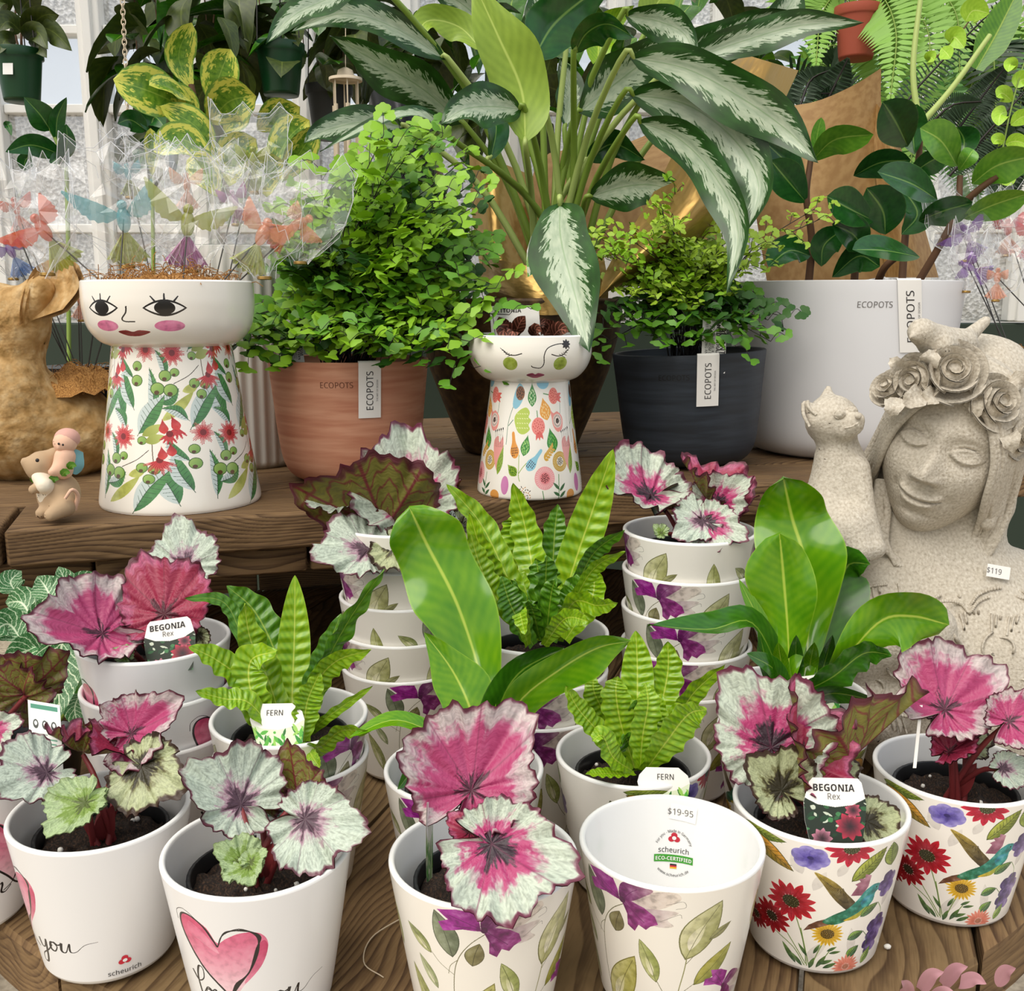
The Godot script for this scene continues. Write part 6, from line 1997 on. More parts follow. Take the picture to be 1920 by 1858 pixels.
	px_sheet(o, [[[880, 290, 1.74], [925, 300, 1.70], [1000, 330, 1.74]], [[885, 400, 1.74], [930, 420, 1.68], [1000, 430, 1.74]], [[900, 500, 1.72], [940, 520, 1.66], [1010, 520, 1.70]]], M.gold, "sheet", 10, 10)
	px_sheet(o, [[[905, 480, 1.58], [960, 492, 1.48], [1030, 500, 1.46], [1130, 470, 1.52]], [[900, 530, 1.56], [960, 540, 1.46], [1040, 545, 1.44], [1140, 530, 1.50]], [[915, 560, 1.54], [980, 585, 1.45], [1050, 590, 1.44], [1140, 570, 1.50]]], M.gold, "collar", 16, 10)
	px_sheet(o, [[[900, 570, 1.56], [980, 560, 1.50], [1080, 570, 1.5]], [[910, 620, 1.54], [990, 625, 1.47], [1080, 620, 1.5]]], M.gold, "collar", 12, 6)
	o = thing("kraft_wrapping", "brown paper sheets standing behind the glossy peperomia", "wrapping paper", Vector3(0.4, 0.5, -1.8))
	px_sheet(o, [[[1395, 235, 1.82], [1450, 205, 1.80], [1530, 190, 1.78], [1600, 160, 1.78], [1652, 128, 1.80]], [[1400, 300, 1.80], [1470, 290, 1.77], [1540, 280, 1.76], [1620, 230, 1.78], [1655, 210, 1.80]], [[1420, 420, 1.78], [1490, 400, 1.75], [1560, 390, 1.74], [1640, 330, 1.78], [1690, 290, 1.80]], [[1440, 540, 1.76], [1500, 530, 1.74], [1580, 530, 1.74], [1650, 520, 1.76], [1720, 510, 1.78]]], M.kraft, "sheet", 16, 14)
	px_sheet(o, [[[1640, 190, 1.80], [1670, 230, 1.76], [1690, 280, 1.80]], [[1640, 300, 1.78], [1690, 360, 1.74], [1720, 380, 1.78]], [[1660, 520, 1.76], [1710, 520, 1.72], [1760, 520, 1.76]]], M.kraft, "sheet", 10, 10)
	o = thing("black_wrapping", "curled black glossy paper standing behind the maidenhair fern", "wrapping paper", Vector3(-0.2, 0.6, -1.65))
	px_sheet(o, [[[690, 200, 1.68], [700, 170, 1.60], [740, 152, 1.56], [775, 140, 1.60], [790, 180, 1.68]], [[700, 260, 1.66], [715, 240, 1.59], [755, 230, 1.55], [795, 225, 1.59], [812, 250, 1.66]], [[715, 330, 1.64], [730, 330, 1.58], [770, 330, 1.55], [815, 325, 1.58], [832, 330, 1.64]], [[720, 470, 1.62], [740, 470, 1.58], [780, 470, 1.56], [820, 470, 1.58], [840, 470, 1.62]]], M.black_paper, "sheet", 20, 14)
# ---------- cast stone figures ----------
# smooth union of tapered capsules [a, b, ra, rb] and ellipsoids [c, radii, basis], meshed as surface nets
func blob_mesh(prims: Array, cell: float, k: float, rough = null) -> ArrayMesh:
	var lo := Vector3.ONE * 1e9
	var hi := -lo
	for p in prims:
		if p[1] is Vector3 and p.size() == 4:
			var m: float = maxf(p[2], p[3])
			lo = lo.min(p[0] - Vector3.ONE * m).min(p[1] - Vector3.ONE * m)
			hi = hi.max(p[0] + Vector3.ONE * m).max(p[1] + Vector3.ONE * m)
		else:
			var m: float = maxf(p[1].x, maxf(p[1].y, p[1].z))
			lo = lo.min(p[0] - Vector3.ONE * m)
			hi = hi.max(p[0] + Vector3.ONE * m)
	lo -= Vector3.ONE * (cell * 2.5)
	hi += Vector3.ONE * (cell * 2.5)
	var nx := int((hi.x - lo.x) / cell) + 2
	var ny := int((hi.y - lo.y) / cell) + 2
	var nz := int((hi.z - lo.z) / cell) + 2
	var f := PackedFloat32Array()
	f.resize(nx * ny * nz)
	f.fill(1.0)
	for p in prims:
		var cap: bool = p.size() == 4
		var mg := k + cell * 2.0
		var l0: Vector3
		var h0: Vector3
		if cap:
			var m: float = maxf(p[2], p[3]) + mg
			l0 = p[0].min(p[1]) - Vector3.ONE * m
			h0 = p[0].max(p[1]) + Vector3.ONE * m
		else:
			var m: float = maxf(p[1].x, maxf(p[1].y, p[1].z)) + mg
			l0 = p[0] - Vector3.ONE * m
			h0 = p[0] + Vector3.ONE * m
		var i0 := maxi(0, int((l0.x - lo.x) / cell))
		var i1 := mini(nx - 1, int((h0.x - lo.x) / cell) + 1)
		var j0 := maxi(0, int((l0.y - lo.y) / cell))
		var j1 := mini(ny - 1, int((h0.y - lo.y) / cell) + 1)
		var k0 := maxi(0, int((l0.z - lo.z) / cell))
		var k1 := mini(nz - 1, int((h0.z - lo.z) / cell) + 1)
		var a: Vector3 = p[0]
		var ab := Vector3.ZERO
		var ll := 1.0
		var ra := 0.0
		var dr := 0.0
		var inv := Basis.IDENTITY
		var rd := Vector3.ONE
		var mn := 0.0
		if cap:
			ab = p[1] - p[0]
			ll = maxf(ab.length_squared(), 1e-9)
			ra = p[2]
			dr = p[3] - p[2]
		else:
			rd = p[1]
			inv = (p[2] as Basis).inverse()
			mn = minf(rd.x, minf(rd.y, rd.z))
		for z in range(k0, k1 + 1):
			for y in range(j0, j1 + 1):
				var row := (z * ny + y) * nx
				for x in range(i0, i1 + 1):
					var q := lo + Vector3(x, y, z) * cell - a
					var d: float
					if cap:
						var t := clampf(q.dot(ab) / ll, 0.0, 1.0)
						d = (q - ab * t).length() - ra - dr * t
					else:
						var e := (inv * q) / rd
						var el := e.length()
						d = (el - 1.0) * lerpf(mn, rd.length() * 0.577, 0.5)
					var c := f[row + x]
					var h := maxf(k - absf(c - d), 0.0) / k
					f[row + x] = minf(c, d) - h * h * k * 0.25
	if rough != null:
		for z in nz:
			for y in ny:
				for x in nx:
					var id := (z * ny + y) * nx + x
					if absf(f[id]) < cell * 3.0:
						f[id] += rough.call(lo + Vector3(x, y, z) * cell)
	var idx := PackedInt32Array()
	idx.resize(nx * ny * nz)
	idx.fill(-1)
	var mb := MB.new()
	var off := [0, 1, nx, nx + 1, nx * ny, nx * ny + 1, nx * ny + nx, nx * ny + nx + 1]
	var crn := [Vector3(0, 0, 0), Vector3(1, 0, 0), Vector3(0, 1, 0), Vector3(1, 1, 0), Vector3(0, 0, 1), Vector3(1, 0, 1), Vector3(0, 1, 1), Vector3(1, 1, 1)]
	var eds := [[0, 1], [2, 3], [4, 5], [6, 7], [0, 2], [1, 3], [4, 6], [5, 7], [0, 4], [1, 5], [2, 6], [3, 7]]
	for z in nz - 1:
		for y in ny - 1:
			for x in nx - 1:
				var b := (z * ny + y) * nx + x
				var s := 0
				for c in 8:
					if f[b + off[c]] < 0.0:
						s += 1
				if s == 0 or s == 8:
					continue
				var p := Vector3.ZERO
				var m := 0
				for e in eds:
					var fa := f[b + off[e[0]]]
					var fb := f[b + off[e[1]]]
					if (fa < 0.0) != (fb < 0.0):
						p += (crn[e[0]] as Vector3).lerp(crn[e[1]], fa / (fa - fb))
						m += 1
				idx[b] = mb.v.size()
				mb.v.append(lo + (Vector3(x, y, z) + p / m) * cell)
				mb.t.append(Vector2.ZERO)
				mb.n.append(Vector3.ZERO)
	var dx := 1
	var dy := nx
	var dz := nx * ny
	for z in range(1, nz - 1):
		for y in range(1, ny - 1):
			for x in range(1, nx - 1):
				var b := (z * ny + y) * nx + x
				var ins := f[b] < 0.0
				for ax in 3:
					var o: int = [dx, dy, dz][ax]
					if (f[b + o] < 0.0) == ins:
						continue
					var u: int = [dy, dz, dx][ax]
					var w: int = [dz, dx, dy][ax]
					var q := [idx[b - u - w], idx[b - w], idx[b], idx[b - u]]
					if q[0] < 0 or q[1] < 0 or q[2] < 0 or q[3] < 0:
						continue
					var dir := Vector3.ZERO
					dir[ax] = 1.0 if ins else -1.0
					var fn := (mb.v[q[2]] - mb.v[q[0]]).cross(mb.v[q[1]] - mb.v[q[0]]) + (mb.v[q[3]] - mb.v[q[0]]).cross(mb.v[q[2]] - mb.v[q[0]])
					if fn.dot(dir) < 0.0:
						fn = -fn
					for e in q:
						mb.n[e] += fn
					mb.tri_ix(q[0], q[1], q[2], dir)
					mb.tri_ix(q[0], q[2], q[3], dir)
	for i in mb.n.size():
		mb.n[i] = mb.n[i].normalized()
	return mb.mesh()

func rose_mesh(c: Vector3, axis: Vector3, R: float) -> ArrayMesh:
	axis = axis.normalized()
	var sx := axis.cross(Vector3(0.3, 0.9, 0.2)).normalized()
	var sz := axis.cross(sx)
	var mb := MB.new()
	var lay := [[5, 1.0, -0.42], [4, 0.70, -0.10], [3, 0.40, 0.08], [2, 0.18, 0.14]]
	for li in lay.size():
		var n: int = lay[li][0]
		var rr: float = lay[li][1] * R
		for k in n:
			var a0 := TAU * k / n + li * 0.7
			var span := TAU / n * 1.25
			var q := PackedVector3Array()
			for i in 6:
				var v := i / 5.0
				for j in 8:
					var u := j / 7.0 - 0.5
					var a := a0 + u * span
					var edge := 1.0 - pow(absf(u) * 2.0, 3.0) * 0.22
					var rad = rr * (0.35 + 0.65 * sin(minf(v * 1.25, 1.0) * PI * 0.5)) + (0.22 * R * pow(v, 5.0) * lay[li][1]) + 0.09 * R * (u + 0.5)
					var h = R * (lay[li][2] - 0.55 + v * 1.0 * edge - 0.06 * pow(v, 5.0) * 2.0)
					q.append(c + (sx * cos(a) + sz * sin(a)) * rad + axis * h)
			mb.grid(q, 8, 6)
			var q2 := PackedVector3Array()
			var b := mb.n.size() - q.size()
			for i in q.size():
				q2.append(q[i] - mb.n[b + i] * R * 0.05)
			mb.grid(q2, 8, 6, false, PackedVector2Array(), true)
	mb.ball(c - axis * R * 0.42, Vector3.ONE * R * 0.72, 12, 8)
	return mb.mesh()

func g2(x: float, y: float, cx: float, cy: float, sx: float, sy: float) -> float:
	var a := (x - cx) / sx
	var b := (y - cy) / sy
	return exp(-(a * a + b * b))

func stone_face(H: Vector3, B: Basis) -> ArrayMesh:
	var a := 0.066
	var b := 0.100
	var c := 0.078
	var nu := 150
	var nv := 170
	var q := PackedVector3Array()
	for i in nv:
		var t := sin((float(i) / (nv - 1) - 0.5) * PI)
		var f := float(i) / (nv - 1)
		t = lerpf(f * 2.0 - 1.0, t, 0.35)
		var rad := pow(maxf(0.0, 1.0 - pow(absf(t), 2.5)), 0.48)
		var jaw := lerpf(1.0, 0.70, smoothstep(-0.05, -1.0, t))
		for j in nu:
			var s := float(j) / (nu - 1) * 2.0 - 1.0
			var ph := s * 1.75
			var x := a * rad * jaw * sin(ph)
			var z := c * rad * lerpf(1.0, 0.93, smoothstep(-0.2, -1.0, t)) * cos(ph)
			var y := b * t
			var X := x / a
			var ax := absf(X)
			if cos(ph) > -0.1:
				var d := 0.0
				d += 0.0035 * g2(ax, t, 0.38, 0.20, 0.30, 0.08)
				d -= 0.0095 * g2(ax, t, 0.40, 0.03, 0.24, 0.13)
				# eyeball and lids
				var ex := (ax - 0.41) / 0.235
				if absf(ex) < 1.0:
					var up := 0.075 * (1.0 - ex * ex) + 0.012
					var dn := -0.062 * (1.0 - ex * ex)
					var inside := smoothstep(dn - 0.012, dn + 0.006, t) * smoothstep(up + 0.012, up - 0.006, t)
					d += 0.0082 * inside * sqrt(maxf(0.0, 1.0 - ex * ex * 0.9))
					d += 0.0030 * exp(-pow((t - up - 0.028) / 0.020, 2.0)) * (1.0 - ex * ex)
					d -= 0.0022 * exp(-pow((t - up - 0.004) / 0.008, 2.0)) * (1.0 - ex * ex)
					d += 0.0016 * exp(-pow((t - dn + 0.016) / 0.014, 2.0)) * (1.0 - ex * ex)
				# nose
				var nl := smoothstep(0.16, -0.29, t) * smoothstep(-0.40, -0.325, t)
				var nw := lerpf(0.10, 0.15, smoothstep(0.1, -0.3, t))
				d += (0.004 + 0.0165 * nl) * nl * exp(-pow(X / nw, 2.0)) + 0.004 * exp(-pow(X / 0.11, 2.0)) * g2(0, t, 0, 0.12, 1, 0.14)
				d += 0.0062 * g2(ax, t, 0.165, -0.315, 0.075, 0.05)
				d -= 0.0030 * g2(ax, t, 0.085, -0.375, 0.045, 0.02)
				# cheeks, mouth, chin
				d += 0.0042 * g2(ax, t, 0.56, -0.26, 0.26, 0.20)
				var sm := -0.575 + 0.62 * X * X * 0.9
				var mw := smoothstep(0.38, 0.28, ax)
				d += 0.0052 * exp(-pow((t - sm - 0.034) / 0.030, 2.0)) * mw * (1.0 - 0.35 * exp(-pow(X / 0.05, 2.0)))
				d += 0.0064 * exp(-pow((t - sm + 0.046) / 0.036, 2.0)) * smoothstep(0.32, 0.16, ax)
				d -= 0.0048 * exp(-pow((t - sm) / 0.010, 2.0)) * mw
				d -= 0.0030 * g2(ax, t, 0.40, -0.49, 0.06, 0.06)
				d -= 0.0024 * g2(X, t, 0.0, -0.44, 0.05, 0.06)
				d -= 0.0030 * g2(X, t, 0.0, -0.725, 0.24, 0.035)
				d += 0.0070 * g2(X, t, 0.0, -0.86, 0.30, 0.12)
				z += d * smoothstep(-0.1, 0.35, cos(ph))
			q.append(H + B * Vector3(x, y, z))
	var mb := MB.new()
	mb.grid(q, nu, nv)
	return mb.mesh()

func build_statue() -> void:
	M.stone = mat(Color.WHITE, 0.85)
	M.stone.albedo_texture = noise_tex(0.045, 512, 71, [[0.15, Color("988f80")], [0.36, Color("b6ad9d")], [0.55, Color("c2baab")], [0.75, Color("cbc4b6")], [0.92, Color("e6e0d4")]], false, 1.0, 5)
	M.stone.uv1_triplanar = true
	M.stone.uv1_scale = Vector3(11, 11, 11)
	M.stone.normal_enabled = true
	M.stone.normal_texture = noise_tex(0.09, 256, 72, [], true, 5.0, 3)
	M.stone.normal_scale = 0.35
	var base := Vector3(0.485, 0.0, -1.10)
	var o := thing("garden_statue", "cast stone bust of a girl with rose crown, cat and small bird", "statue", base)
	var H := at(1782, 832, 1.075)
	var B := Basis(Vector3.UP, deg_to_rad(-32.0))
	B = B * Basis(Vector3.RIGHT, deg_to_rad(-3.0)) * Basis(Vector3.BACK, deg_to_rad(-17.5))
	wpart("face", stone_face(H, B), M.stone, o)
	# head of hair behind, neck, shoulders, torso
	var P := func(x, y, d): return at(x, y, d)
	var bust: Array = [
		[H + B * Vector3(0, 0.022, -0.026), Vector3(0.078, 0.098, 0.066), B],
		[H + B * Vector3(0.0, -0.06, -0.035), P.call(1800, 1075, 1.10), 0.034, 0.040],
		[P.call(1650, 1120, 1.11), P.call(1950, 1130, 1.12), 0.040, 0.044],
		[P.call(1720, 1105, 1.11), P.call(1880, 1110, 1.11), 0.046, 0.050],
		[P.call(1790, 1200, 1.10), Vector3(0.115, 0.085, 0.062), B.orthonormalized()],
		[P.call(1800, 1330, 1.10), Vector3(0.120, 0.10, 0.068), Basis.IDENTITY],
		[P.call(1720, 1240, 1.055), P.call(1725, 1260, 1.06), 0.040, 0.042],
		[P.call(1880, 1245, 1.06), P.call(1885, 1262, 1.06), 0.040, 0.042],
		[P.call(1632, 1130, 1.10), P.call(1590, 1290, 1.08), 0.038, 0.031],
		[P.call(1590, 1290, 1.08), P.call(1640, 1345, 1.04), 0.031, 0.028],
		[P.call(1600, 1225, 1.04), P.call(1735, 1180, 1.02), 0.026, 0.030],
		[P.call(1960, 1140, 1.11), P.call(1990, 1320, 1.10), 0.040, 0.034],
		[Vector3(0.485, 0.062, -1.11), Vector3(0.115, 0.058, 0.10), Basis.IDENTITY]]
	var nz := noise(30.0, 2, 9)
	for sg in [-1.0, 1.0]:
		bust.append([H + B * Vector3(0.052 * sg, -0.05, -0.03), H + B * Vector3(0.050 * sg + (0.01 if sg > 0.0 else 0.0), -0.13, -0.028), 0.030, 0.026])
	bust.append([P.call(1686, 950, 1.115), P.call(1705, 1050, 1.105), 0.032, 0.032])
	var bm := blob_mesh(bust, 0.0062, 0.026, func(p): return nz.get_noise_3dv(p) * 0.0012)
	wpart("bust", bm, M.stone, o)
	# nearest surface of the bust along a measured line, so that the carved lace lies on it
	var near := {}
	for q in (bm.surface_get_arrays(0)[Mesh.ARRAY_VERTEX] as PackedVector3Array):
		var l := q - EYE
		var dd := -l.y * sin(PITCH) - l.z * cos(PITCH)
		var key := Vector2i(int((960.0 + FOC * l.x / dd) / 9.0), int((929.0 - FOC * (l.y * cos(PITCH) - l.z * sin(PITCH)) / dd) / 9.0))
		if not near.has(key) or near[key] > dd:
			near[key] = dd
	# locks of hair swept from the parting
	var r := RandomNumberGenerator.new()
	r.seed = 41
	var head_z := func(x: float, y: float) -> float:
		var t := clampf(y / 0.100, -1.0, 1.0)
		var rad := pow(maxf(0.0, 1.0 - pow(absf(t), 2.5)), 0.48)
		var xr := clampf(x / maxf(0.066 * rad * lerpf(1.0, 0.70, smoothstep(-0.05, -1.0, t)), 0.001), -1.0, 1.0)
		return 0.078 * rad * sqrt(1.0 - xr * xr)
	for k in 20:
		var f := k / 19.0
		for sg in [-1.0, 1.0]:
			var e := r.randf_range(-0.003, 0.003)
			var pts := []
			var path := [[0.002, 0.052 + 0.040 * f], [0.026 + 0.004 * f, 0.044 + 0.040 * f], [0.047 + 0.013 * f, 0.006 + 0.040 * f], [0.053 + 0.020 * f, -0.036 + 0.012 * f], [0.056 + 0.022 * f + e, -0.075], [0.052 + 0.020 * f - e, -0.118 - 0.02 * f]]
			if sg < 0.0:
				path.append([0.046 + 0.014 * f + e, -0.160 - 0.02 * f])
			for q in path:
				pts.append(H + B * Vector3(q[0] * sg + (0.004 if sg > 0.0 else 0.0), q[1], maxf(head_z.call(q[0] * 0.93, q[1]), 0.004 - 0.035 * f) + 0.003 + e * 0.4))
			wpart("hair_lock", tube_mesh(pts, 26, 0.0046, 0.0032, 6), M.stone, o)
	for k in 8:
		var f := k / 7.0
		wpart("hair_lock", tube_mesh([P.call(1655 - 6 * f, 900, 1.09), P.call(1650 + 14 * sin(k * 2.0), 960, 1.085), P.call(1662 - 10 * f, 1020, 1.08), P.call(1680 + 30 * f, 1060 + 8 * f, 1.072)], 14, 0.0055, 0.0028, 6), M.stone, o)
		wpart("hair_lock", tube_mesh([P.call(1850 + 8 * f, 960, 1.10), P.call(1858 + 12 * sin(k * 1.7), 1000, 1.09), P.call(1842 + 16 * f, 1050, 1.085)], 12, 0.0065, 0.0035, 6), M.stone, o)
	# ear
	wpart("ear", blob_mesh([[H + B * Vector3(0.066, -0.040, 0.012), Vector3(0.008, 0.020, 0.012), B], [H + B * Vector3(0.066, -0.060, 0.014), H + B * Vector3(0.066, -0.062, 0.014), 0.007, 0.007]], 0.003, 0.008), M.stone, o)
	# crown of roses with leaves
	for q in [[1788, 694, 0.985, 50, Vector3(-0.2, 0.35, 0.9)], [1712, 712, 1.0, 40, Vector3(-0.75, 0.1, 0.65)], [1874, 754, 0.985, 44, Vector3(0.2, 0.25, 0.95)], [1663, 724, 1.02, 30, Vector3(-0.7, 0.5, 0.5)], [1915, 815, 1.0, 38, Vector3(0.5, 0.1, 0.8)]]:
		wpart("rose", rose_mesh(P.call(q[0], q[1], q[2]), q[4], q[3] * q[2] / FOC), M.stone, o)
	for q in [[1740, 730, 1690, 762, 40], [1760, 735, 1728, 752, 34], [1840, 705, 1835, 765, 36], [1835, 725, 1828, 790, 30], [1890, 800, 1900, 850, 34], [1680, 745, 1670, 782, 34], [1735, 690, 1755, 655, 34], [1690, 690, 1668, 672, 26], [1895, 705, 1925, 725, 36]]:
		var lb := MB.new()
		blade(lb, curve([P.call(q[0], q[1], 1.0), P.call((q[0] + q[2]) * 0.5, (q[1] + q[3]) * 0.5, 0.985), P.call(q[2], q[3], 0.99)], 10), q[4] * 1.04 / FOC, "lance", {"fold": 0.25, "rip": 0.06, "rn": 3.0, "nu": 7})
		wpart("crown_leaf", lb.mesh(), M.stone, o)
	# bird on the crown
	var bd := [
		[P.call(1752, 640, 1.005), P.call(1800, 648, 1.020), 0.016, 0.017],
		[P.call(1728, 622, 0.995), P.call(1730, 622, 0.995), 0.0115, 0.0115],
		[P.call(1728, 622, 0.995), P.call(1755, 640, 1.005), 0.011, 0.014],
		[P.call(1716, 628, 0.987), P.call(1704, 633, 0.981), 0.0045, 0.0012],
		[P.call(1805, 640, 1.025), P.call(1848, 602, 1.035), 0.009, 0.0052],
		[P.call(1770, 650, 0.995), P.call(1812, 640, 1.015), 0.010, 0.006]]
	wpart("bird", blob_mesh(bd, 0.0024, 0.008), M.stone, o)
	var eye := MB.new()
	eye.ball(P.call(1724, 618, 0.985), Vector3.ONE * 0.0022, 8, 6)
	wpart("bird_eye", eye.mesh(), M.stone, o)
	# sitting cat
	var ct := [
		[P.call(1560, 788, 1.06), Vector3(0.0275, 0.0265, 0.026), Basis(Vector3.BACK, 0.2)],
		[P.call(1585, 792, 1.042), P.call(1606, 788, 1.032), 0.014, 0.0085],
		[P.call(1588, 806, 1.038), P.call(1602, 804, 1.032), 0.009, 0.0065],
		[P.call(1530, 788, 1.05), P.call(1511, 760, 1.05), 0.010, 0.0055],
		[P.call(1550, 765, 1.07), P.call(1553, 720, 1.075), 0.0125, 0.0015],
		[P.call(1568, 812, 1.065), P.call(1574, 868, 1.07), 0.019, 0.0235],
		[P.call(1574, 868, 1.07), P.call(1568, 970, 1.075), 0.025, 0.040],
		[P.call(1562, 992, 1.06), P.call(1588, 996, 1.045), 0.036, 0.030],
		[P.call(1608, 880, 1.05), P.call(1630, 1000, 1.035), 0.013, 0.009],
		[P.call(1630, 1000, 1.035), P.call(1640, 1028, 1.025), 0.009, 0.011],
		[P.call(1600, 1005, 1.035), P.call(1614, 1032, 1.022), 0.015, 0.012]]
	wpart("cat", blob_mesh(ct, 0.0032, 0.009, func(p): return nz.get_noise_3dv(p * 3.0) * 0.0007), M.stone, o)
	for q in [[1574, 782, 1.032], [1597, 776, 1.036]]:
		var e := MB.new()
		e.ball(P.call(q[0], q[1] - 5, q[2]), Vector3(0.0062, 0.0052, 0.005), 10, 8)
		wpart("cat_eye", e.mesh(), M.stone, o)
		var lid := []
		for k in 13:
			lid.append(P.call(q[0] + cos(TAU * k / 12.0) * 10.5, q[1] - 5 + sin(TAU * k / 12.0) * 7.5, q[2] - 0.0016))
		wpart("cat_eyelid", tube_mesh(lid, 26, 0.0009, 0.0009, 5), M.stone, o)
	# cat's nose, mouth and the fold of its ear
	var nose := MB.new()
	nose.ball(P.call(1609, 781, 1.021), Vector3(0.0036, 0.0026, 0.0026), 8, 6)
	wpart("cat_nose", nose.mesh(), M.stone, o)
	wpart("cat_mouth", tube_mesh([P.call(1584, 803, 1.026), P.call(1597, 800, 1.020), P.call(1609, 793, 1.020)], 10, 0.0011, 0.0011, 5), M.stone, o)
	for q in [[1506, 756, 1518, 800], [1514, 752, 1530, 778]]:
		wpart("cat_ear_rim", tube_mesh([P.call(q[0], q[1], 1.046), P.call((q[0] + q[2]) * 0.5 - 5, (q[1] + q[3]) * 0.5, 1.043), P.call(q[2], q[3], 1.040)], 10, 0.0022, 0.0016, 6), M.stone, o)
	# corded lace on the bodice and sleeve
	var cord := func(list: Array, n: int, rr: float, beads: bool):
		var pts := []
		for l in list:
			pts.append(Vector3(l[0], l[1], 0))
		var run := PackedVector3Array()
		var dl := -1.0
		for b in curve(pts, n):
			var key := Vector2i(int(b.x / 9.0), int(b.y / 9.0))
			if near.has(key):
				dl = near[key] if dl < 0.0 else lerpf(dl, near[key], 0.5)
			if dl > 0.0:
				run.append(at(b.x, b.y, dl - 0.0018))
		if run.size() < 3:
			return
		var mb := MB.new()
		if beads:
			for b in run:
				mb.ball(b, Vector3.ONE * rr, 6, 4)
		else:
			mb.tube(run, PackedFloat32Array([rr]), 5)
		var le := wpart("lace_edge", mb.mesh(), M.stone, o)
		if beads:
			le.set_meta("kind", "stuff")
	for dy in [0.0, 13.0]:
		cord.call([[1738, 1132 + dy], [1765, 1115 + dy], [1800, 1118 + dy], [1818, 1134 + dy], [1836, 1114 + dy], [1875, 1102 + dy], [1915, 1108 + dy], [1935, 1122 + dy]], 54, 0.0019, true)
	for k in 15:
		var a := (k - 7) * 0.09
		cord.call([[1800 + k * 8.5, 1150 - 6 * sin(k * 0.45)], [1800 + k * 8.5 - sin(a) * 8, 1166], [1800 + k * 8.5 - sin(a) * 16, 1186 - 6 * sin(k * 0.45)]], 8, 0.0013, false)
	for k in 8:
		cord.call([[1600 + k * 12, 1108 - k * 2], [1604 + k * 12, 1130 - k * 2]], 5, 0.0013, false)
	cord.call([[1598, 1106], [1640, 1098], [1690, 1092]], 26, 0.0018, true)
	for q in [[1880, 1215, 38], [1880, 1215, 22], [1735, 1300, 40], [1735, 1300, 24], [1860, 1270, 20], [1690, 1250, 26], [1640, 1290, 18], [1910, 1300, 30], [1800, 1345, 30], [1800, 1345, 16]]:
		var ring := []
		for k in 13:
			ring.append([q[0] + cos(TAU * k / 12.0) * q[2], q[1] + sin(TAU * k / 12.0) * q[2] * 0.9])
		cord.call(ring, 40, 0.0013, false)
	cord.call([[1755, 1142], [1795, 1200], [1830, 1250], [1862, 1300]], 30, 0.0022, false)
	cord.call([[1600, 1300], [1660, 1330], [1720, 1345], [1790, 1320]], 36, 0.0018, true)
	for k in 9:
		cord.call([[1690 - k * 10, 1345 - k * 3], [1700 - k * 12, 1375 - k * 3]], 5, 0.0012, false)
	# price sticker
	var st := MB.new()
	var c0: Vector3 = P.call(1872, 1072, 1.044)
	var rt = (P.call(1895, 1074, 1.056) - P.call(1850, 1066, 1.052)).normalized()
	var upv := Vector3(0.05, 1, -0.25).normalized()
	upv = (upv - rt * upv.dot(rt)).normalized()
	st.box(c0, Vector3(0.026, 0.013, 0.0006), 0.0, Basis(rt, upv, rt.cross(upv)))
	var stk := wpart("price_sticker", st.mesh(), M.paper, o)
	part("lettering", flat_letters("$119", 0.0056, c0 + rt.cross(upv) * 0.0006 - rt * 0.005, rt, upv), M.grey_ink, stk)
# ---------- small ornaments ----------
# clear bag: two crumpled sheets tied at the foot, flaring to a ragged top
func cello_mesh(c: Vector3, w: float, h: float, dpt: float, sd: int) -> ArrayMesh:
	var r := RandomNumberGenerator.new()
	r.seed = sd
	var nu := 8
	var nv := 8
	var mb := MB.new()
	var fold := MB.new()
	var yaw := r.randf_range(-0.7, 0.7)
	var bs := Basis(Vector3.UP, yaw) * Basis(Vector3.BACK, r.randf_range(-0.18, 0.18))
	for sg in [-1.0, 1.0]:
		var p := PackedVector3Array()
		for i in nv:
			var v := float(i) / (nv - 1)
			var flare := 0.16 + 0.84 * smoothstep(0.0, 0.42, v) + 0.12 * v
			for j in nu:
				var u := float(j) / (nu - 1) * 2.0 - 1.0
				var puff := (1.0 - u * u) * sin(PI * clampf(v * 0.85 + 0.05, 0.0, 1.0))
				var edge := 1.0 if absf(u) < 0.99 else 0.25
				var q := Vector3(u * w * 0.5 * flare, v * h, sg * dpt * 0.42 * puff)
				q += Vector3(r.randf_range(-1, 1) * w * 0.05, r.randf_range(-1, 1) * h * 0.045, r.randf_range(-1, 1) * dpt * 0.20 * edge)
				if i == nv - 1:
					q.y += h * (0.13 if j % 3 == 0 else -0.05) * r.randf_range(0.5, 1.3)
				p.append(c + bs * q)
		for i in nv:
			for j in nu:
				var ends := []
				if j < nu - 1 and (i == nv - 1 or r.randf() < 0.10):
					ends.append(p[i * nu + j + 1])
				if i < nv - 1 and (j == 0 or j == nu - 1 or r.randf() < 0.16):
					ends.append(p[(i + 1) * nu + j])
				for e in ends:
					fold.tube(PackedVector3Array([p[i * nu + j], e]), PackedFloat32Array([0.00045]), 3, false)  # threads along folded edges, built as the bright highlights of creases
		for i in nv - 1:
			for j in nu - 1:
				var a := p[i * nu + j]
				var b := p[i * nu + j + 1]
				var e := p[(i + 1) * nu + j + 1]
				var d := p[(i + 1) * nu + j]
				for t in ([[a, b, e], [a, e, d]] if r.randf() < 0.5 else [[a, b, d], [b, e, d]]):
					var f: Vector3 = (t[1] - t[0]).cross(t[2] - t[0]).normalized()
					if f.dot(bs.z) * sg < 0.0:
						f = -f
					mb.poly(PackedVector3Array(t), f)
	var me := mb.mesh(null, M.cello)
	fold.mesh(me, M.cello_fold_glint)
	return me

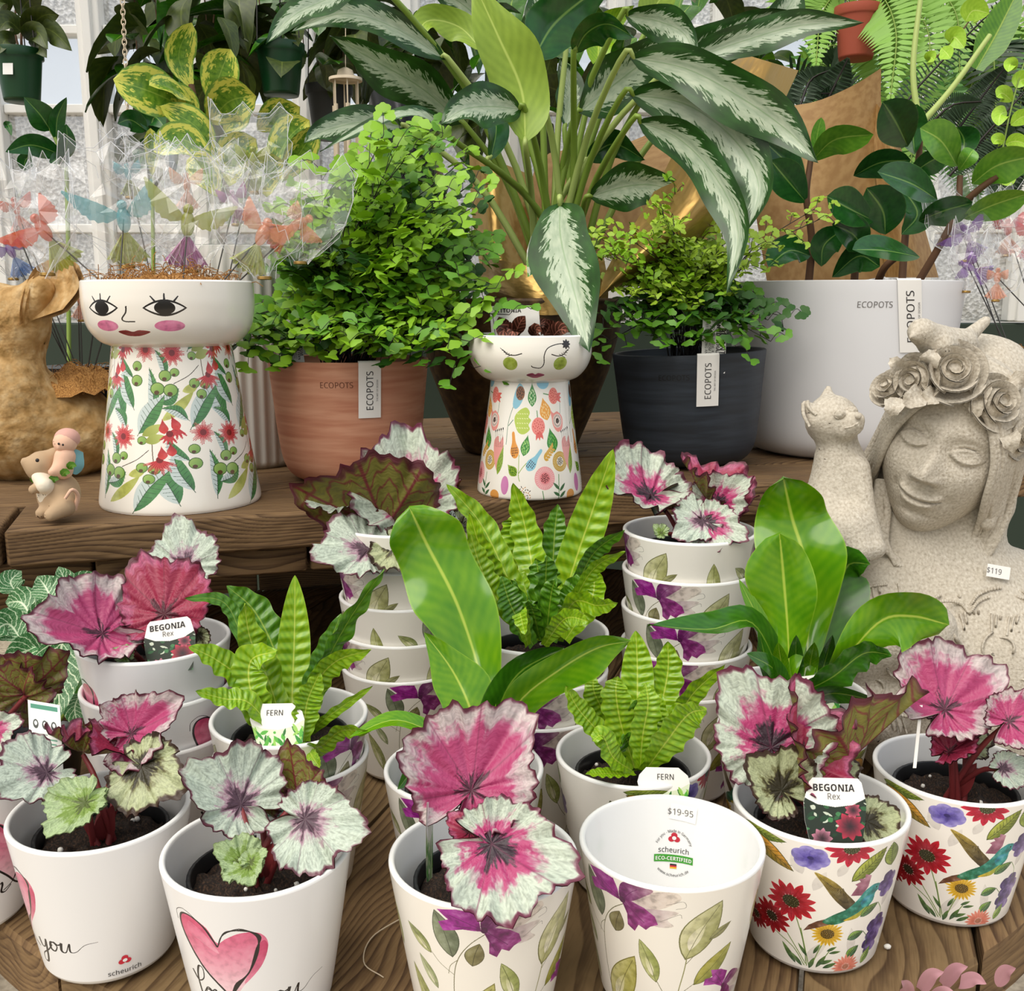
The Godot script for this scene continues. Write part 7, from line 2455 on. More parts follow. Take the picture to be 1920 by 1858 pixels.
func fan_tail(mb: MB, c: Vector3, down: Vector3, side: Vector3, n: Vector3, L: float, wide: float, ribs: int) -> void:
	var q := PackedVector3Array()
	var nu := ribs * 4 + 1
	for i in 5:
		var v := i / 4.0
		for j in nu:
			var u := float(j) / (nu - 1) - 0.5
			var a := u * wide
			var rad := L * (0.12 + 0.88 * v) * (1.0 - 0.05 * (absf(fposmod(u * ribs, 1.0) - 0.5) * 4.0 - 1.0) * v)
			q.append(c + (down * cos(a) + side * sin(a)) * rad + n * (0.0025 * v * cos(u * ribs * TAU) + 0.004 * v))
	mb.grid(q, nu, 5)
	var q2 := PackedVector3Array()
	for p in q:
		q2.append(p - n * 0.0016)
	mb.grid(q2, nu, 5, false, PackedVector2Array(), true)

func feather_wing(mb: MB, root: Vector3, tip: Vector3, n: Vector3, wid: float, sg: float) -> void:
	var d := tip - root
	var s := d.cross(n).normalized() * sg
	var nu := 9
	var q := PackedVector3Array()
	for i in 15:
		var v := i / 14.0
		for j in nu:
			var u := float(j) / (nu - 1)
			var scal := 1.0 - 0.13 * absf(sin(v * PI * 7.0))
			var w := wid * (sin(PI * pow(v, 0.7)) * 0.9 + 0.12) * scal
			q.append(root + d * v + s * (u * w - w * 0.15) + n * (0.004 * sin(v * PI) + 0.0016 * cos(v * PI * 14.0) * u))
	mb.grid(q, nu, 15)
	var q2 := PackedVector3Array()
	for p in q:
		q2.append(p - n * 0.0018)
	mb.grid(q2, nu, 15, false, PackedVector2Array(), true)

func clear_plastic(c: Color) -> StandardMaterial3D:
	var m := mat(c, 0.12)
	m.transparency = BaseMaterial3D.TRANSPARENCY_ALPHA
	m.metallic_specular = 0.7
	return m

# translucent hummingbird on a wire in its wrapper; c = body centre
func bird_stake(label: String, c: Vector3, foot: Vector3, size: float, lw: Vector2, rw: Vector2, body: Material, tail: Material, lean: float, sd: int, group := "", bag := true) -> Node3D:
	var o := thing("bird_stake", label, "garden stake", foot, group)
	var n := (EYE - c).normalized()
	var up := (Vector3.UP - n * n.y).normalized().rotated(n, lean)
	var rt := up.cross(n).normalized()
	var mb := MB.new()
	mb.ball(c, Vector3(0.22, 0.42, 0.2) * size, 12, 8, Basis(rt, up, n))
	mb.ball(c + up * size * 0.46, Vector3.ONE * size * 0.17, 10, 8)
	wpart("body", mb.mesh(), body, o)
	var bk := MB.new()
	bk.tube(PackedVector3Array([c + up * size * 0.5 + n * 0.1 * size, c + up * size * 0.55 + n * 0.5 * size + rt * size * 0.1]), PackedFloat32Array([0.0018, 0.0006]), 5)
	wpart("beak", bk.mesh(), body, o)
	for q in [[lw, -1.0], [rw, 1.0]]:
		var w := MB.new()
		feather_wing(w, c + up * size * 0.15 + rt * q[1] * size * 0.1, c + rt * q[0].x * size + up * q[0].y * size, n, size * 0.62, q[1])
		wpart("wing", w.mesh(), body, o)
	var t := MB.new()
	fan_tail(t, c - up * size * 0.28, -up, rt, n, size * 1.15, 1.25, 7)
	wpart("tail", t.mesh(), tail, o)
	wpart("wire", tube_mesh([c - n * 0.012, c.lerp(foot, 0.5) - n * 0.006, foot], 8, 0.0009, 0.0009, 5), M.wire, o)
	if bag:
		var cm := cello_mesh(c + Vector3(0, -size * 1.5, 0), size * 3.3, size * 3.7, size * 1.5, sd)
		wpart("wrapper", cm, null, o)
		var tie := MB.new()
		var tp := c + Vector3(0, -size * 1.5, 0)
		for k in 3:
			var ring := PackedVector3Array()
			for j in 13:
				ring.append(tp + Vector3(cos(TAU * j / 12.0), 0.12 * k - 0.1, sin(TAU * j / 12.0)) * size * 0.24)
			tie.tube(ring, PackedFloat32Array([0.0011]), 4, false)
		wpart("gold_tie", tie.mesh(), M.gold, o)
	return o

func coir(o: Node3D, c: Vector3, R: float, h: float, n: int, sd: int) -> void:
	var r := RandomNumberGenerator.new()
	r.seed = sd
	var nz := noise(40.0, 3, sd)
	var q := PackedVector3Array()
	for i in 8:
		for k in 29:
			var rr := R * i / 7.0
			var a := TAU * k / 28.0
			q.append(c + Vector3(sin(a) * rr, h * (1.0 - pow(i / 7.0, 2.0)) + nz.get_noise_2d(sin(a) * rr, cos(a) * rr) * h * 0.4, cos(a) * rr))
	var mb := MB.new()
	mb.grid(q, 29, 8, true, PackedVector2Array(), true)
	wpart("coir_bed", mb.mesh(), M.coir, o)
	var fb := MB.new()
	for k in n:
		var a := r.randf() * TAU
		var rr := R * sqrt(r.randf()) * 0.98
		var p := c + Vector3(sin(a) * rr, h * (1.0 - pow(rr / R, 2.0)) * 0.9, cos(a) * rr)
		var d := Vector3(r.randf_range(-1, 1), r.randf_range(0.1, 0.9), r.randf_range(-1, 1)).normalized() * R * r.randf_range(0.15, 0.4)
		fb.tube(curve([p, p + d * 0.5 + Vector3(0, R * 0.06, 0), p + d + Vector3(r.randf_range(-1, 1), -0.6, r.randf_range(-1, 1)) * R * 0.08], 6), PackedFloat32Array([0.0005]), 3, false)
	var f := wpart("coir_fibres", fb.mesh(), M.coir, o)
	f.set_meta("kind", "stuff")

func build_ornaments() -> void:
	M.wire = mat(Color("4c4a48"), 0.4, 0.7)
	M.cello = clear_plastic(Color(1.0, 1.0, 1.0, 0.04))
	M.cello.roughness = 0.05
	M.cello_fold_glint = clear_plastic(Color(0.97, 0.98, 1.0, 0.55))  # film folds whitened so that crease highlights are in the colour
	M.coir = mat(Color.WHITE, 0.9)
	M.coir.albedo_texture = noise_tex(0.1, 256, 81, [[0.2, Color("6a431c")], [0.5, Color("a5743a")], [0.8, Color("cf9f5c")]])
	M.coir.uv1_triplanar = true
	M.coir.uv1_scale = Vector3(16, 16, 16)
	var teal := clear_plastic(Color(0.25, 0.68, 0.72, 0.47))
	var lime := clear_plastic(Color(0.62, 0.66, 0.12, 0.55))
	var plum := clear_plastic(Color(0.62, 0.28, 0.55, 0.65))
	var orange := clear_plastic(Color(0.88, 0.34, 0.12, 0.51))
	var peach := clear_plastic(Color(0.92, 0.58, 0.38, 0.40))
	var violet := clear_plastic(Color(0.48, 0.25, 0.66, 0.51))
	var blue := clear_plastic(Color(0.2, 0.45, 0.75, 0.47))
	var rose := clear_plastic(Color(0.85, 0.25, 0.32, 0.51))
	# coir in the tall face planter
	var cb := thing("coir_filling", "golden coir filling the tall face planter", "coir", Vector3(-0.400, 0.50, -1.205))
	coir(cb, Vector3(-0.400, 0.534, -1.205), 0.089, 0.018, 220, 3)
	var fx := Vector3(-0.400, 0.545, -1.205)
	var px := 0.00064
	bird_stake("teal glass-like hummingbird stake with lime tail in clear wrapper", at(232, 412, 1.19), fx + Vector3(-0.045, 0, 0.03), 0.036, Vector2(-1.75, 0.95), Vector2(1.0, 1.25), teal, lime, 0.06, 11)
	bird_stake("lime hummingbird stake with plum tail in clear wrapper", at(352, 420, 1.18), fx + Vector3(0.03, 0, 0.04), 0.036, Vector2(-1.35, 1.3), Vector2(1.5, 0.75), lime, plum, -0.1, 12)
	bird_stake("orange hummingbird stake leaning over the hare planter in clear wrapper", at(82, 432, 1.20), fx + Vector3(-0.075, 0, 0.01), 0.034, Vector2(-1.5, 0.5), Vector2(0.6, 1.1), orange, lime, 0.55, 13)
	bird_stake("peach hummingbird stake with gold tail beside the maidenhair fern", at(492, 440, 1.18), fx + Vector3(0.07, 0, 0.02), 0.033, Vector2(-0.9, 1.0), Vector2(1.0, 0.9), peach, lime, -0.45, 14)
	bird_stake("peach hummingbird stake with folded wings touching the maidenhair fern", at(560, 420, 1.20), fx + Vector3(0.08, 0, -0.01), 0.030, Vector2(-0.8, 0.4), Vector2(1.0, 0.5), peach, orange, -1.1, 15)
	bird_stake("pale peach hummingbird stake behind the lime one", at(350, 345, 1.26), fx + Vector3(0.0, 0, -0.05), 0.022, Vector2(-0.9, 0.9), Vector2(0.9, 0.9), peach, peach, 0.0, 16)
	bird_stake("plum hummingbird stake behind the peach one", at(440, 375, 1.26), fx + Vector3(0.04, 0, -0.05), 0.020, Vector2(-0.9, 0.9), Vector2(0.9, 0.9), plum, plum, 0.3, 17)
	bird_stake("clear wrapped stake with a lime bird before the yellow-edged peperomia", at(475, 300, 1.30), fx + Vector3(0.05, 0, -0.07), 0.027, Vector2(-0.8, 0.7), Vector2(0.8, 0.7), lime, lime, 0.0, 18)
	bird_stake("clear wrapped stake with a small teal bird behind the teal one", at(240, 325, 1.30), fx + Vector3(-0.04, 0, -0.06), 0.020, Vector2(-0.8, 0.8), Vector2(0.8, 0.8), teal, lime, 0.1, 19)
	# hare planter with its own wired stakes
	M.tan = mat(Color.WHITE, 0.8)
	M.tan.albedo_texture = noise_tex(0.02, 512, 84, [[0.15, Color("8a6a34")], [0.4, Color("b08a54")], [0.6, Color("c2a06c")], [0.85, Color("d6bd92")]], false, 1.0, 5)
	M.tan.uv1_triplanar = true
	M.tan.uv1_scale = Vector3(4, 4, 4)
	M.tan.normal_enabled = true
	M.tan.normal_texture = noise_tex(0.05, 256, 85, [], true, 6.0)
	M.tan.normal_scale = 0.6
	var hr := thing("hare_planter", "tan rough clay hare planter, cut by the frame, holding coir", "planter", Vector3(-0.66, 0.2855, -1.32))
	var P := func(x, y, d): return at(x, y, d)
	var nz := noise(40.0, 2, 4)
	wpart("hare", blob_mesh([
		[P.call(20, 620, 1.36), P.call(10, 760, 1.36), 0.040, 0.052],
		[P.call(10, 760, 1.36), P.call(20, 815, 1.36), 0.056, 0.058],
		[P.call(-60, 812, 1.40), P.call(60, 812, 1.40), 0.06, 0.06],
		[P.call(100, 800, 1.42), Vector3(0.088, 0.070, 0.068), Basis.IDENTITY],
		[P.call(90, 826, 1.42), Vector3(0.092, 0.052, 0.07), Basis.IDENTITY],
		[P.call(20, 600, 1.36), P.call(-50, 590, 1.36), 0.045, 0.05],
		[P.call(40, 600, 1.345), P.call(75, 545, 1.335), 0.022, 0.020]], 0.0055, 0.03, func(p): return nz.get_noise_3dv(p) * 0.0022), M.tan, hr)
	px_sheet(hr, [[[62, 520, 1.32], [85, 490, 1.335], [120, 485, 1.335], [138, 500, 1.30]], [[48, 570, 1.31], [75, 550, 1.335], [115, 540, 1.335], [148, 538, 1.30]], [[46, 610, 1.31], [62, 600, 1.325], [90, 590, 1.325], [118, 580, 1.31]]], M.tan, "ear", 12, 12, 0.007)
	coir(hr, P.call(150, 735, 1.42), 0.066, 0.036, 160, 8)
	for q in [[130, 690, 70, 540], [150, 690, 145, 500], [165, 690, 190, 520], [140, 700, 30, 430], [175, 695, 215, 560]]:
		px_stem(hr, [[q[0], q[1], 1.42], [(q[0] + q[2]) * 0.5, (q[1] + q[3]) * 0.5, 1.42], [q[2], q[3], 1.42]], 0.001, 0.001, M.wire, "wire", 5, 5)
	bird_stake("violet stake in crumpled wrapper above the hare planter", at(20, 470, 1.42), P.call(140, 705, 1.42), 0.026, Vector2(-1.0, 0.6), Vector2(1.0, 0.6), violet, blue, 0.4, 21)
	bird_stake("pale wrapped stake rising behind the hare's ear", at(30, 390, 1.44), P.call(150, 705, 1.42), 0.024, Vector2(-1.0, 0.6), Vector2(1.0, 0.8), orange, orange, 0.2, 22)
	bird_stake("clear wrapped stake low between hare and face planter", at(150, 560, 1.40), P.call(155, 705, 1.42), 0.020, Vector2(-0.6, 0.6), Vector2(0.6, 0.6), peach, peach, 0.0, 23)
	# mouse with a winged baby
	M.fur = mat(Color("b39878"), 0.8)
	M.cream = mat(Color("e8ddc8"), 0.75)
	M.skin = mat(Color("e2b79c"), 0.7)
	M.pinkcap = mat(Color("cf9f92"), 0.75)
	M.wing_teal = mat(Color("6fa3a8"), 0.5)
	var ms := thing("mouse_figurine", "small resin mouse carrying a winged baby, at the shelf's front edge", "figurine", at(100, 955, 1.115))
	wpart("mouse", blob_mesh([
		[P.call(112, 925, 1.115), Vector3(0.022, 0.024, 0.020), Basis.IDENTITY],
		[P.call(92, 900, 1.11), P.call(105, 925, 1.115), 0.015, 0.020],
		[P.call(78, 872, 1.105), P.call(76, 874, 1.105), 0.0155, 0.0155],
		[P.call(66, 876, 1.10), P.call(46, 866, 1.095), 0.011, 0.0045],
		[P.call(120, 950, 1.10), P.call(95, 966, 1.09), 0.012, 0.007],
		[P.call(100, 950, 1.11), P.call(78, 962, 1.10), 0.010, 0.0065],
		[P.call(85, 905, 1.10), P.call(62, 918, 1.09), 0.007, 0.005],
		[P.call(98, 858, 1.11), P.call(103, 852, 1.11), 0.009, 0.008]], 0.0026, 0.006), M.fur, ms)
	wpart("belly", blob_mesh([[P.call(88, 922, 1.102), Vector3(0.011, 0.021, 0.008), Basis.IDENTITY], [P.call(72, 895, 1.095), P.call(84, 910, 1.092), 0.007, 0.009]], 0.0026, 0.006), M.cream, ms)
	var eye := MB.new()
	eye.ball(P.call(70, 863, 1.083), Vector3.ONE * 0.0021, 8, 6)
	wpart("eye", eye.mesh(), M.ink, ms)
	wpart("tail", tube_mesh([P.call(140, 955, 1.105), P.call(146, 930, 1.10), P.call(135, 918, 1.09), P.call(122, 935, 1.088)], 12, 0.0028, 0.0016, 6), M.skin, ms)
	wpart("baby_body", blob_mesh([[P.call(122, 856, 1.10), P.call(118, 880, 1.10), 0.011, 0.011], [P.call(115, 872, 1.095), P.call(98, 885, 1.09), 0.005, 0.0045]], 0.0026, 0.005), M.skin, ms)
	wpart("baby_head", blob_mesh([[P.call(122, 830, 1.10), Vector3(0.0125, 0.0125, 0.012), Basis.IDENTITY], [P.call(112, 838, 1.092), P.call(111, 839, 1.09), 0.003, 0.002]], 0.0024, 0.004), M.skin, ms)
	wpart("baby_cap", blob_mesh([[P.call(126, 822, 1.103), Vector3(0.0135, 0.0115, 0.013), Basis.IDENTITY]], 0.0024, 0.004), M.pinkcap, ms)
	for q in [[110, 832, 1.087], [118, 834, 1.086]]:
		var b := MB.new()
		b.ball(P.call(q[0], q[1], q[2]), Vector3.ONE * 0.0013, 6, 4)
		wpart("eye", b.mesh(), M.ink, ms)
	px_sheet(ms, [[[128, 850, 1.10], [140, 842, 1.105], [156, 848, 1.11]], [[130, 868, 1.10], [145, 868, 1.103], [158, 872, 1.11]], [[130, 884, 1.10], [142, 890, 1.105], [152, 884, 1.11]]], M.wing_teal, "wing", 7, 7, 0.0015)
	for q in [[95, 905, 1.095], [116, 893, 1.09], [60, 905, 1.1], [128, 880, 1.09]]:
		var lb := MB.new()
		blade(lb, curve([P.call(q[0], q[1], q[2]), P.call(q[0] + 6, q[1] - 8, q[2] - 0.003), P.call(q[0] + 16, q[1] - 6, q[2] - 0.002)], 7), 0.009, "lance", {"nu": 5})
		wpart("sprig", lb.mesh(), M.crinkle_deep, ms)
	# stakes in the pot behind the statue
	var sp := thing("stake_pot", "dark pot of coir holding wrapped stakes behind the statue", "pot", Vector3(0.80, 0.2855, -1.55))
	var sm := MB.new()
	sm.lathe(PackedVector2Array([Vector2(0, 0), Vector2(0.085, 0), Vector2(0.112, 0.15), Vector2(0.106, 0.15), Vector2(0.1, 0.13), Vector2(0, 0.13)]), 40)
	part("body", sm.mesh(), M.black_plastic, sp)
	coir(sp, Vector3(0.80, 0.422, -1.55), 0.100, 0.02, 160, 12)
	var ft := Vector3(0.80, 0.43, -1.55)
	bird_stake("violet and blue butterfly stake in clear wrapper behind the statue", at(1812, 440, 1.52), ft + Vector3(-0.05, 0, 0.03), 0.026, Vector2(-1.6, 0.3), Vector2(1.3, 0.8), violet, violet, 0.5, 31)
	bird_stake("violet stake in clear wrapper low behind the stone bird", at(1815, 500, 1.48), ft + Vector3(-0.06, 0, 0.05), 0.024, Vector2(-0.9, 0.3), Vector2(0.9, 0.3), violet, violet, 1.1, 32)
	bird_stake("red flower stake in clear wrapper behind the statue", at(1890, 430, 1.54), ft + Vector3(0.0, 0, 0.03), 0.026, Vector2(-0.7, 1.0), Vector2(0.8, 0.9), rose, peach, 0.1, 33)
	bird_stake("rose stake in clear wrapper, cut by the frame", at(1935, 440, 1.52), ft + Vector3(0.05, 0, 0.03), 0.026, Vector2(-0.9, 0.8), Vector2(0.9, 0.8), rose, rose, 0.0, 34)
	bird_stake("clear wrapped stake under the peperomia's lowest leaf", at(1790, 400, 1.56), ft + Vector3(-0.03, 0, -0.03), 0.024, Vector2(-0.9, 0.5), Vector2(0.9, 0.5), blue, violet, 0.3, 35)
	bird_stake("clear wrapped stake beside the white planter's rim", at(1870, 520, 1.46), ft + Vector3(0.03, 0, 0.06), 0.022, Vector2(-0.6, 0.5), Vector2(0.6, 0.5), peach, peach, 0.0, 36)
# ---------- behind the display ----------
func leaf_proto(w: float, L: float, shape: String, fold: float, droop: float) -> ArrayMesh:
	var mb := MB.new()
	blade(mb, curve([Vector3(0, 0, 0), Vector3(0, 0, L * 0.4), Vector3(0, -droop * L, L)], 10), w, shape, {"face": Vector3.UP, "fold": fold, "nu": 7, "rip": 0.04, "rn": 1.5})
	return mb.mesh()

# leaves scattered in a measured region, each its own mesh instance
func leaf_cloud(o: Node3D, protos: Array, mats: Array, n: int, cx: float, cy: float, rx: float, ry: float, d0: float, d1: float, sd: int, hang := 0.5, sc0 := 0.8, sc1 := 1.25) -> void:
	var r := RandomNumberGenerator.new()
	r.seed = sd
	for k in n:
		var a := r.randf() * TAU
		var q := sqrt(r.randf())
		var p := at(cx + cos(a) * q * rx, cy + sin(a) * q * ry, r.randf_range(d0, d1))
		var m := part("leaf", protos[k % protos.size()], mats[r.randi() % mats.size()], o)
		var b := Basis(Vector3.UP, r.randf() * TAU) * Basis(Vector3.RIGHT, r.randf_range(-0.3, 1.0) * hang * 2.0) * Basis(Vector3.BACK, r.randf_range(-0.6, 0.6))
		m.transform = o.transform.affine_inverse() * Transform3D(b.scaled(Vector3.ONE * r.randf_range(sc0, sc1)), p)

# feather frond of a ladder fern: paired narrow leaflets along a rib
func ladder_frond(pts: Array, n: int, wid: float, leaflet: float, m: Material, stem: Material) -> ArrayMesh:
	var sp := curve(pts, n)
	var lf := MB.new()
	var st := MB.new()
	st.tube(sp, PackedFloat32Array([0.0014]), 4, false)
	for i in range(2, n):
		var v := float(i) / (n - 1)
		var tg := (sp[mini(i + 1, n - 1)] - sp[i - 1]).normalized()
		var to := (EYE - sp[i]).normalized()
		var s := tg.cross(to).normalized()
		var L := wid * (sin(PI * pow(v, 0.6)) * 0.85 + 0.1)
		for sg in [-1.0, 1.0]:
			var d: Vector3 = (s * sg + tg * 0.25).normalized()
			var nn := d.cross(tg).normalized()
			var e: Vector3 = sp[i] + d * L - Vector3(0, L * 0.12, 0) + to * 0.004 * sin(i * 2.1)
			var b := lf.v.size()
			var hw := leaflet * 0.5
			var q := PackedVector3Array([sp[i], sp[i] + d * L * 0.25 + tg * hw, sp[i] + d * L * 0.7 + tg * hw * 0.8 - to * 0.002, e, sp[i] + d * L * 0.7 - tg * hw * 0.6 - to * 0.002, sp[i] + d * L * 0.25 - tg * hw])
			var up := nn if nn.dot(to) > 0.0 else -nn
			lf.poly(q, (up + tg * 0.15 * sin(i * 1.3)).normalized())
	var me := lf.mesh(null, m)
	st.mesh(me, stem)
	return me

func hanging_pot(called: String, label: String, x: float, y: float, d: float, r: float, h: float, m: Material) -> Node3D:
	var c := at(x, y, d)
	var o := thing(called, label, "hanging pot", c)
	var mb := MB.new()
	mb.lathe(PackedVector2Array([Vector2(0, 0), Vector2(r * 0.72, 0), Vector2(r * 0.76, h * 0.06), Vector2(r * 0.95, h * 0.82), Vector2(r * 1.04, h * 0.83), Vector2(r * 1.05, h), Vector2(r * 0.97, h), Vector2(r * 0.9, h * 0.88), Vector2(0, h * 0.88)]), 36)
	part("body", mb.mesh(), m, o)
	for k in 3:
		var a := TAU * k / 3.0 + 0.4
		part("hanger", tube_mesh([Vector3(cos(a) * r, h, sin(a) * r), Vector3(0, 2.33 - c.y, 0)], 3, 0.0014, 0.0014, 5), M.wire, o)
	return o

func pot_on_shelf(o: Node3D, x: float, d: float) -> void:
	var c := at(x, 600, d)
	c.y = 0.2857
	var mb := MB.new()
	mb.lathe(PackedVector2Array([Vector2(0, 0), Vector2(0.05, 0), Vector2(0.065, 0.12), Vector2(0.06, 0.12), Vector2(0.0, 0.11)]), 28, c)
	wpart("nursery_pot", mb.mesh(), M.black_plastic, o)

func build_backdrop() -> void:
	M.green_plastic = mat(Color("10401f"), 0.35)
	M.grey_plastic = mat(Color("3a3c3c"), 0.5)
	M.clay = mat(Color("a84f38"), 0.7)
	M.bone = mat(Color("d8c8ae"), 0.6)
	var vines := [leaf_proto(0.062, 0.11, "lance", 0.2, 0.25), leaf_proto(0.05, 0.085, "ovate", 0.15, 0.3), leaf_proto(0.075, 0.13, "lance", 0.25, 0.35)]
	# hanging baskets with trailing plants
	var o := hanging_pot("hanging_pot", "green plastic hanging pot with a square price sticker, left of the window bars", 42, 192, 2.05, 0.046, 0.100, M.green_plastic)
	var sk := MB.new()
	sk.box(Vector3(-0.003, 0.055, 0.0435), Vector3(0.020, 0.022, 0.0006), 0.0, Basis(Vector3.RIGHT, -0.16))
	part("price_sticker", sk.mesh(), M.paper, o)
	o = thing("trailing_plant", "dark backlit leafy plant in the green hanging pot left of the window", "plant", at(42, 110, 2.05))
	for l in [[[[45, 60, 2.05], [80, 30, 2.0], [110, 28, 1.98]], 40], [[[60, 45, 2.05], [100, 60, 2.0], [135, 95, 1.97]], 38], [[[40, 60, 2.05], [15, 40, 2.02], [-5, 60, 2.0]], 36], [[[50, 75, 2.05], [70, 60, 2.0], [90, 92, 1.97]], 34], [[[30, 80, 2.05], [10, 75, 2.0], [0, 100, 1.98]], 30], [[[35, 30, 2.08], [50, 5, 2.08], [80, -15, 2.05]], 40], [[[20, 20, 2.08], [0, 0, 2.05], [-10, 20, 2.0]], 34], [[[60, 90, 2.05], [75, 88, 2.0], [88, 108, 1.98]], 26]]:
		px_leaf(o, l[0], l[1] * 1.2, "lance", M.vine, {"fold": 0.15, "rip": 0.04, "rn": 1.5, "roll": 0.3})
	for s in [[[42, 105, 2.05], [40, 70, 2.05], [45, 30, 2.06]], [[40, 105, 2.05], [28, 60, 2.06], [30, 10, 2.08]]]:
		px_stem(o, s, 0.003, 0.002, M.brown_stem)
	o = hanging_pot("hanging_pot", "green plastic hanging pot beneath dark vines above the peperomia", 528, 180, 2.25, 0.052, 0.108, M.green_plastic)
	o = hanging_pot("hanging_pot", "slim grey hanging pot behind the bone wind chime", 620, 262, 2.5, 0.055, 0.125, M.grey_plastic)
	o = thing("hanging_vine", "dark backlit vine hanging before the window above the peperomia", "plant", at(350, -60, 2.3))
	leaf_cloud(o, vines, [M.vine, M.vine, M.nest_dark], 105, 345, 70, 135, 120, 2.15, 2.6, 5)
	leaf_cloud(o, vines, [M.vine], 26, 330, 210, 100, 90, 2.2, 2.5, 6)
	for k in 7:
		px_stem(o, [[250 + k * 32, -60, 2.35], [255 + k * 30 + 12 * sin(k * 2.0), 60, 2.35], [262 + k * 27, 190 - 14 * (k % 3), 2.35]], 0.002, 0.0012, M.brown_stem, "stem", 8, 5)
	o = thing("hanging_vine", "dark vine spilling from the green pot beside the wind chime", "plant", at(560, -60, 2.4))
	leaf_cloud(o, vines, [M.vine, M.vine, M.vine, M.nest_dark], 100, 570, 35, 150, 95, 2.2, 2.7, 8)
	leaf_cloud(o, vines, [M.vine], 50, 720, 90, 100, 90, 2.3, 2.8, 9)
	for k in 6:
		px_stem(o, [[480 + k * 40, -60, 2.4], [490 + k * 38, 40, 2.4], [500 + k * 36, 120, 2.4]], 0.002, 0.0012, M.brown_stem, "stem", 8, 5)
	o = thing("hanging_vine", "dark leafy plant behind the aglaonema's stalks", "plant", at(900, -40, 2.5))
	leaf_cloud(o, vines, [M.vine, M.nest_dark], 90, 900, 130, 170, 150, 2.2, 2.8, 14)
	leaf_cloud(o, vines, [M.vine, M.crinkle_deep, M.nest_dark], 60, 1250, 60, 220, 100, 2.2, 2.8, 15)
	# chain and wire from the roof
	o = thing("hanging_chain", "pale steel link chain hanging by the window bars", "chain", at(236, 120, 2.0))
	var top := at(229, -10, 2.0)
	var bot := at(240, 215, 2.0)
	var nl := 24
	for k in nl:
		var c := top.lerp(bot, (k + 0.5) / nl)
		var dirn := (bot - top).normalized()
		var sd := Vector3.RIGHT if k % 2 else Vector3.BACK
		var pts := PackedVector3Array()
		for j in 13:
			var a := TAU * j / 12.0
			pts.append(c + dirn * cos(a) * 0.0072 + sd * sin(a) * 0.0042)
		var mb := MB.new()
		mb.tube(pts, PackedFloat32Array([0.0012]), 5, false)
		wpart("link", mb.mesh(), M.bone, o)
	# wind chime
	o = thing("wind_chime", "bone-coloured wind chime of tubes on twisted cords", "wind chime", at(648, 240, 2.2))
	px_stem(o, [[648, -20, 2.2], [648, 60, 2.2], [648, 132, 2.2]], 0.001, 0.001, M.bone, "cord", 4, 5)
	var cp := MB.new()
	cp.lathe(PackedVector2Array([Vector2(0.036, 0), Vector2(0.036, 0.006), Vector2(0.020, 0.008), Vector2(0.016, 0.022), Vector2(0.004, 0.028), Vector2(0, 0.028)]), 28, at(648, 152, 2.2))
	wpart("top_plate", cp.mesh(), M.bone, o)
	for k in 6:
		var a := TAU * k / 6.0 + 0.25
		var c := at(648, 152, 2.2) + Vector3(cos(a) * 0.028, 0, sin(a) * 0.028)
		wpart("cord", tube_mesh([c, c - Vector3(0, 0.05, 0)], 3, 0.0018, 0.0018, 5), M.bone, o)
		wpart("chime_tube", tube_mesh([c - Vector3(0, 0.05, 0), c - Vector3(0, 0.16, 0)], 3, 0.0048, 0.0048, 10), M.bone, o)
	# young rubber plant at the left
	o = thing("rubber_plant", "small dark rubber plant rising behind the hare planter", "plant", Vector3(at(130, 600, 1.8).x, 0.2857, at(130, 600, 1.8).z))
	pot_on_shelf(o, 130, 1.8)
	px_stem(o, [[130, 720, 1.8], [125, 330, 1.8], [108, 270, 1.8], [90, 235, 1.8]], 0.004, 0.003, M.green_stem)
	for l in [[[[95, 245, 1.8], [75, 215, 1.78], [45, 182, 1.76]], 46], [[[105, 262, 1.8], [108, 220, 1.79], [125, 182, 1.78]], 26], [[[118, 300, 1.8], [126, 265, 1.78], [124, 232, 1.77]], 28], [[[115, 290, 1.8], [60, 272, 1.76], [10, 285, 1.73]], 38], [[[128, 310, 1.8], [110, 298, 1.77], [92, 305, 1.75]], 26], [[[45, 320, 1.85], [48, 300, 1.85], [60, 290, 1.85]], 26], [[[10, 240, 1.9], [15, 235, 1.9], [22, 255, 1.88]], 14]]:
		px_leaf(o, l[0], l[1] * 1.1, "lance", M.rubber, {"fold": 0.2, "roll": 0.1})
	o = thing("rubber_plant", "dark rubber leaves between chain and peperomia", "plant", Vector3(at(290, 600, 1.9).x, 0.2857, at(290, 600, 1.9).z))
	for l in [[[[275, 245, 1.9], [245, 225, 1.88], [220, 232, 1.86]], 36], [[[280, 250, 1.9], [290, 220, 1.9], [310, 240, 1.88]], 50], [[[270, 280, 1.9], [265, 300, 1.88], [255, 320, 1.86]], 34], [[[300, 300, 1.9], [280, 275, 1.9], [262, 262, 1.88]], 46]]:
		px_leaf(o, l[0], l[1] * 1.1, "lance", M.rubber, {"fold": 0.2})
	pot_on_shelf(o, 290, 1.9)
	px_stem(o, [[290, 720, 1.9], [285, 320, 1.9], [278, 245, 1.9]], 0.004, 0.003, M.green_stem)
	# right: clay basket with ladder ferns
	o = hanging_pot("hanging_pot", "red clay hanging pot with ladder fern above the brown paper", 1604, 112, 2.1, 0.046, 0.102, M.clay)
	var lf := func(c: String, b: Color):
		var m := mat(Color(c), 0.5)
		m.backlight_enabled = true
		m.backlight = b
		return m
	var fl = lf.call("7fae44", Color(0.3, 0.4, 0.08))
	var fm = lf.call("4f8a34", Color(0.16, 0.24, 0.04))
	var fd = lf.call("1d3a1a", Color(0.03, 0.05, 0.01))
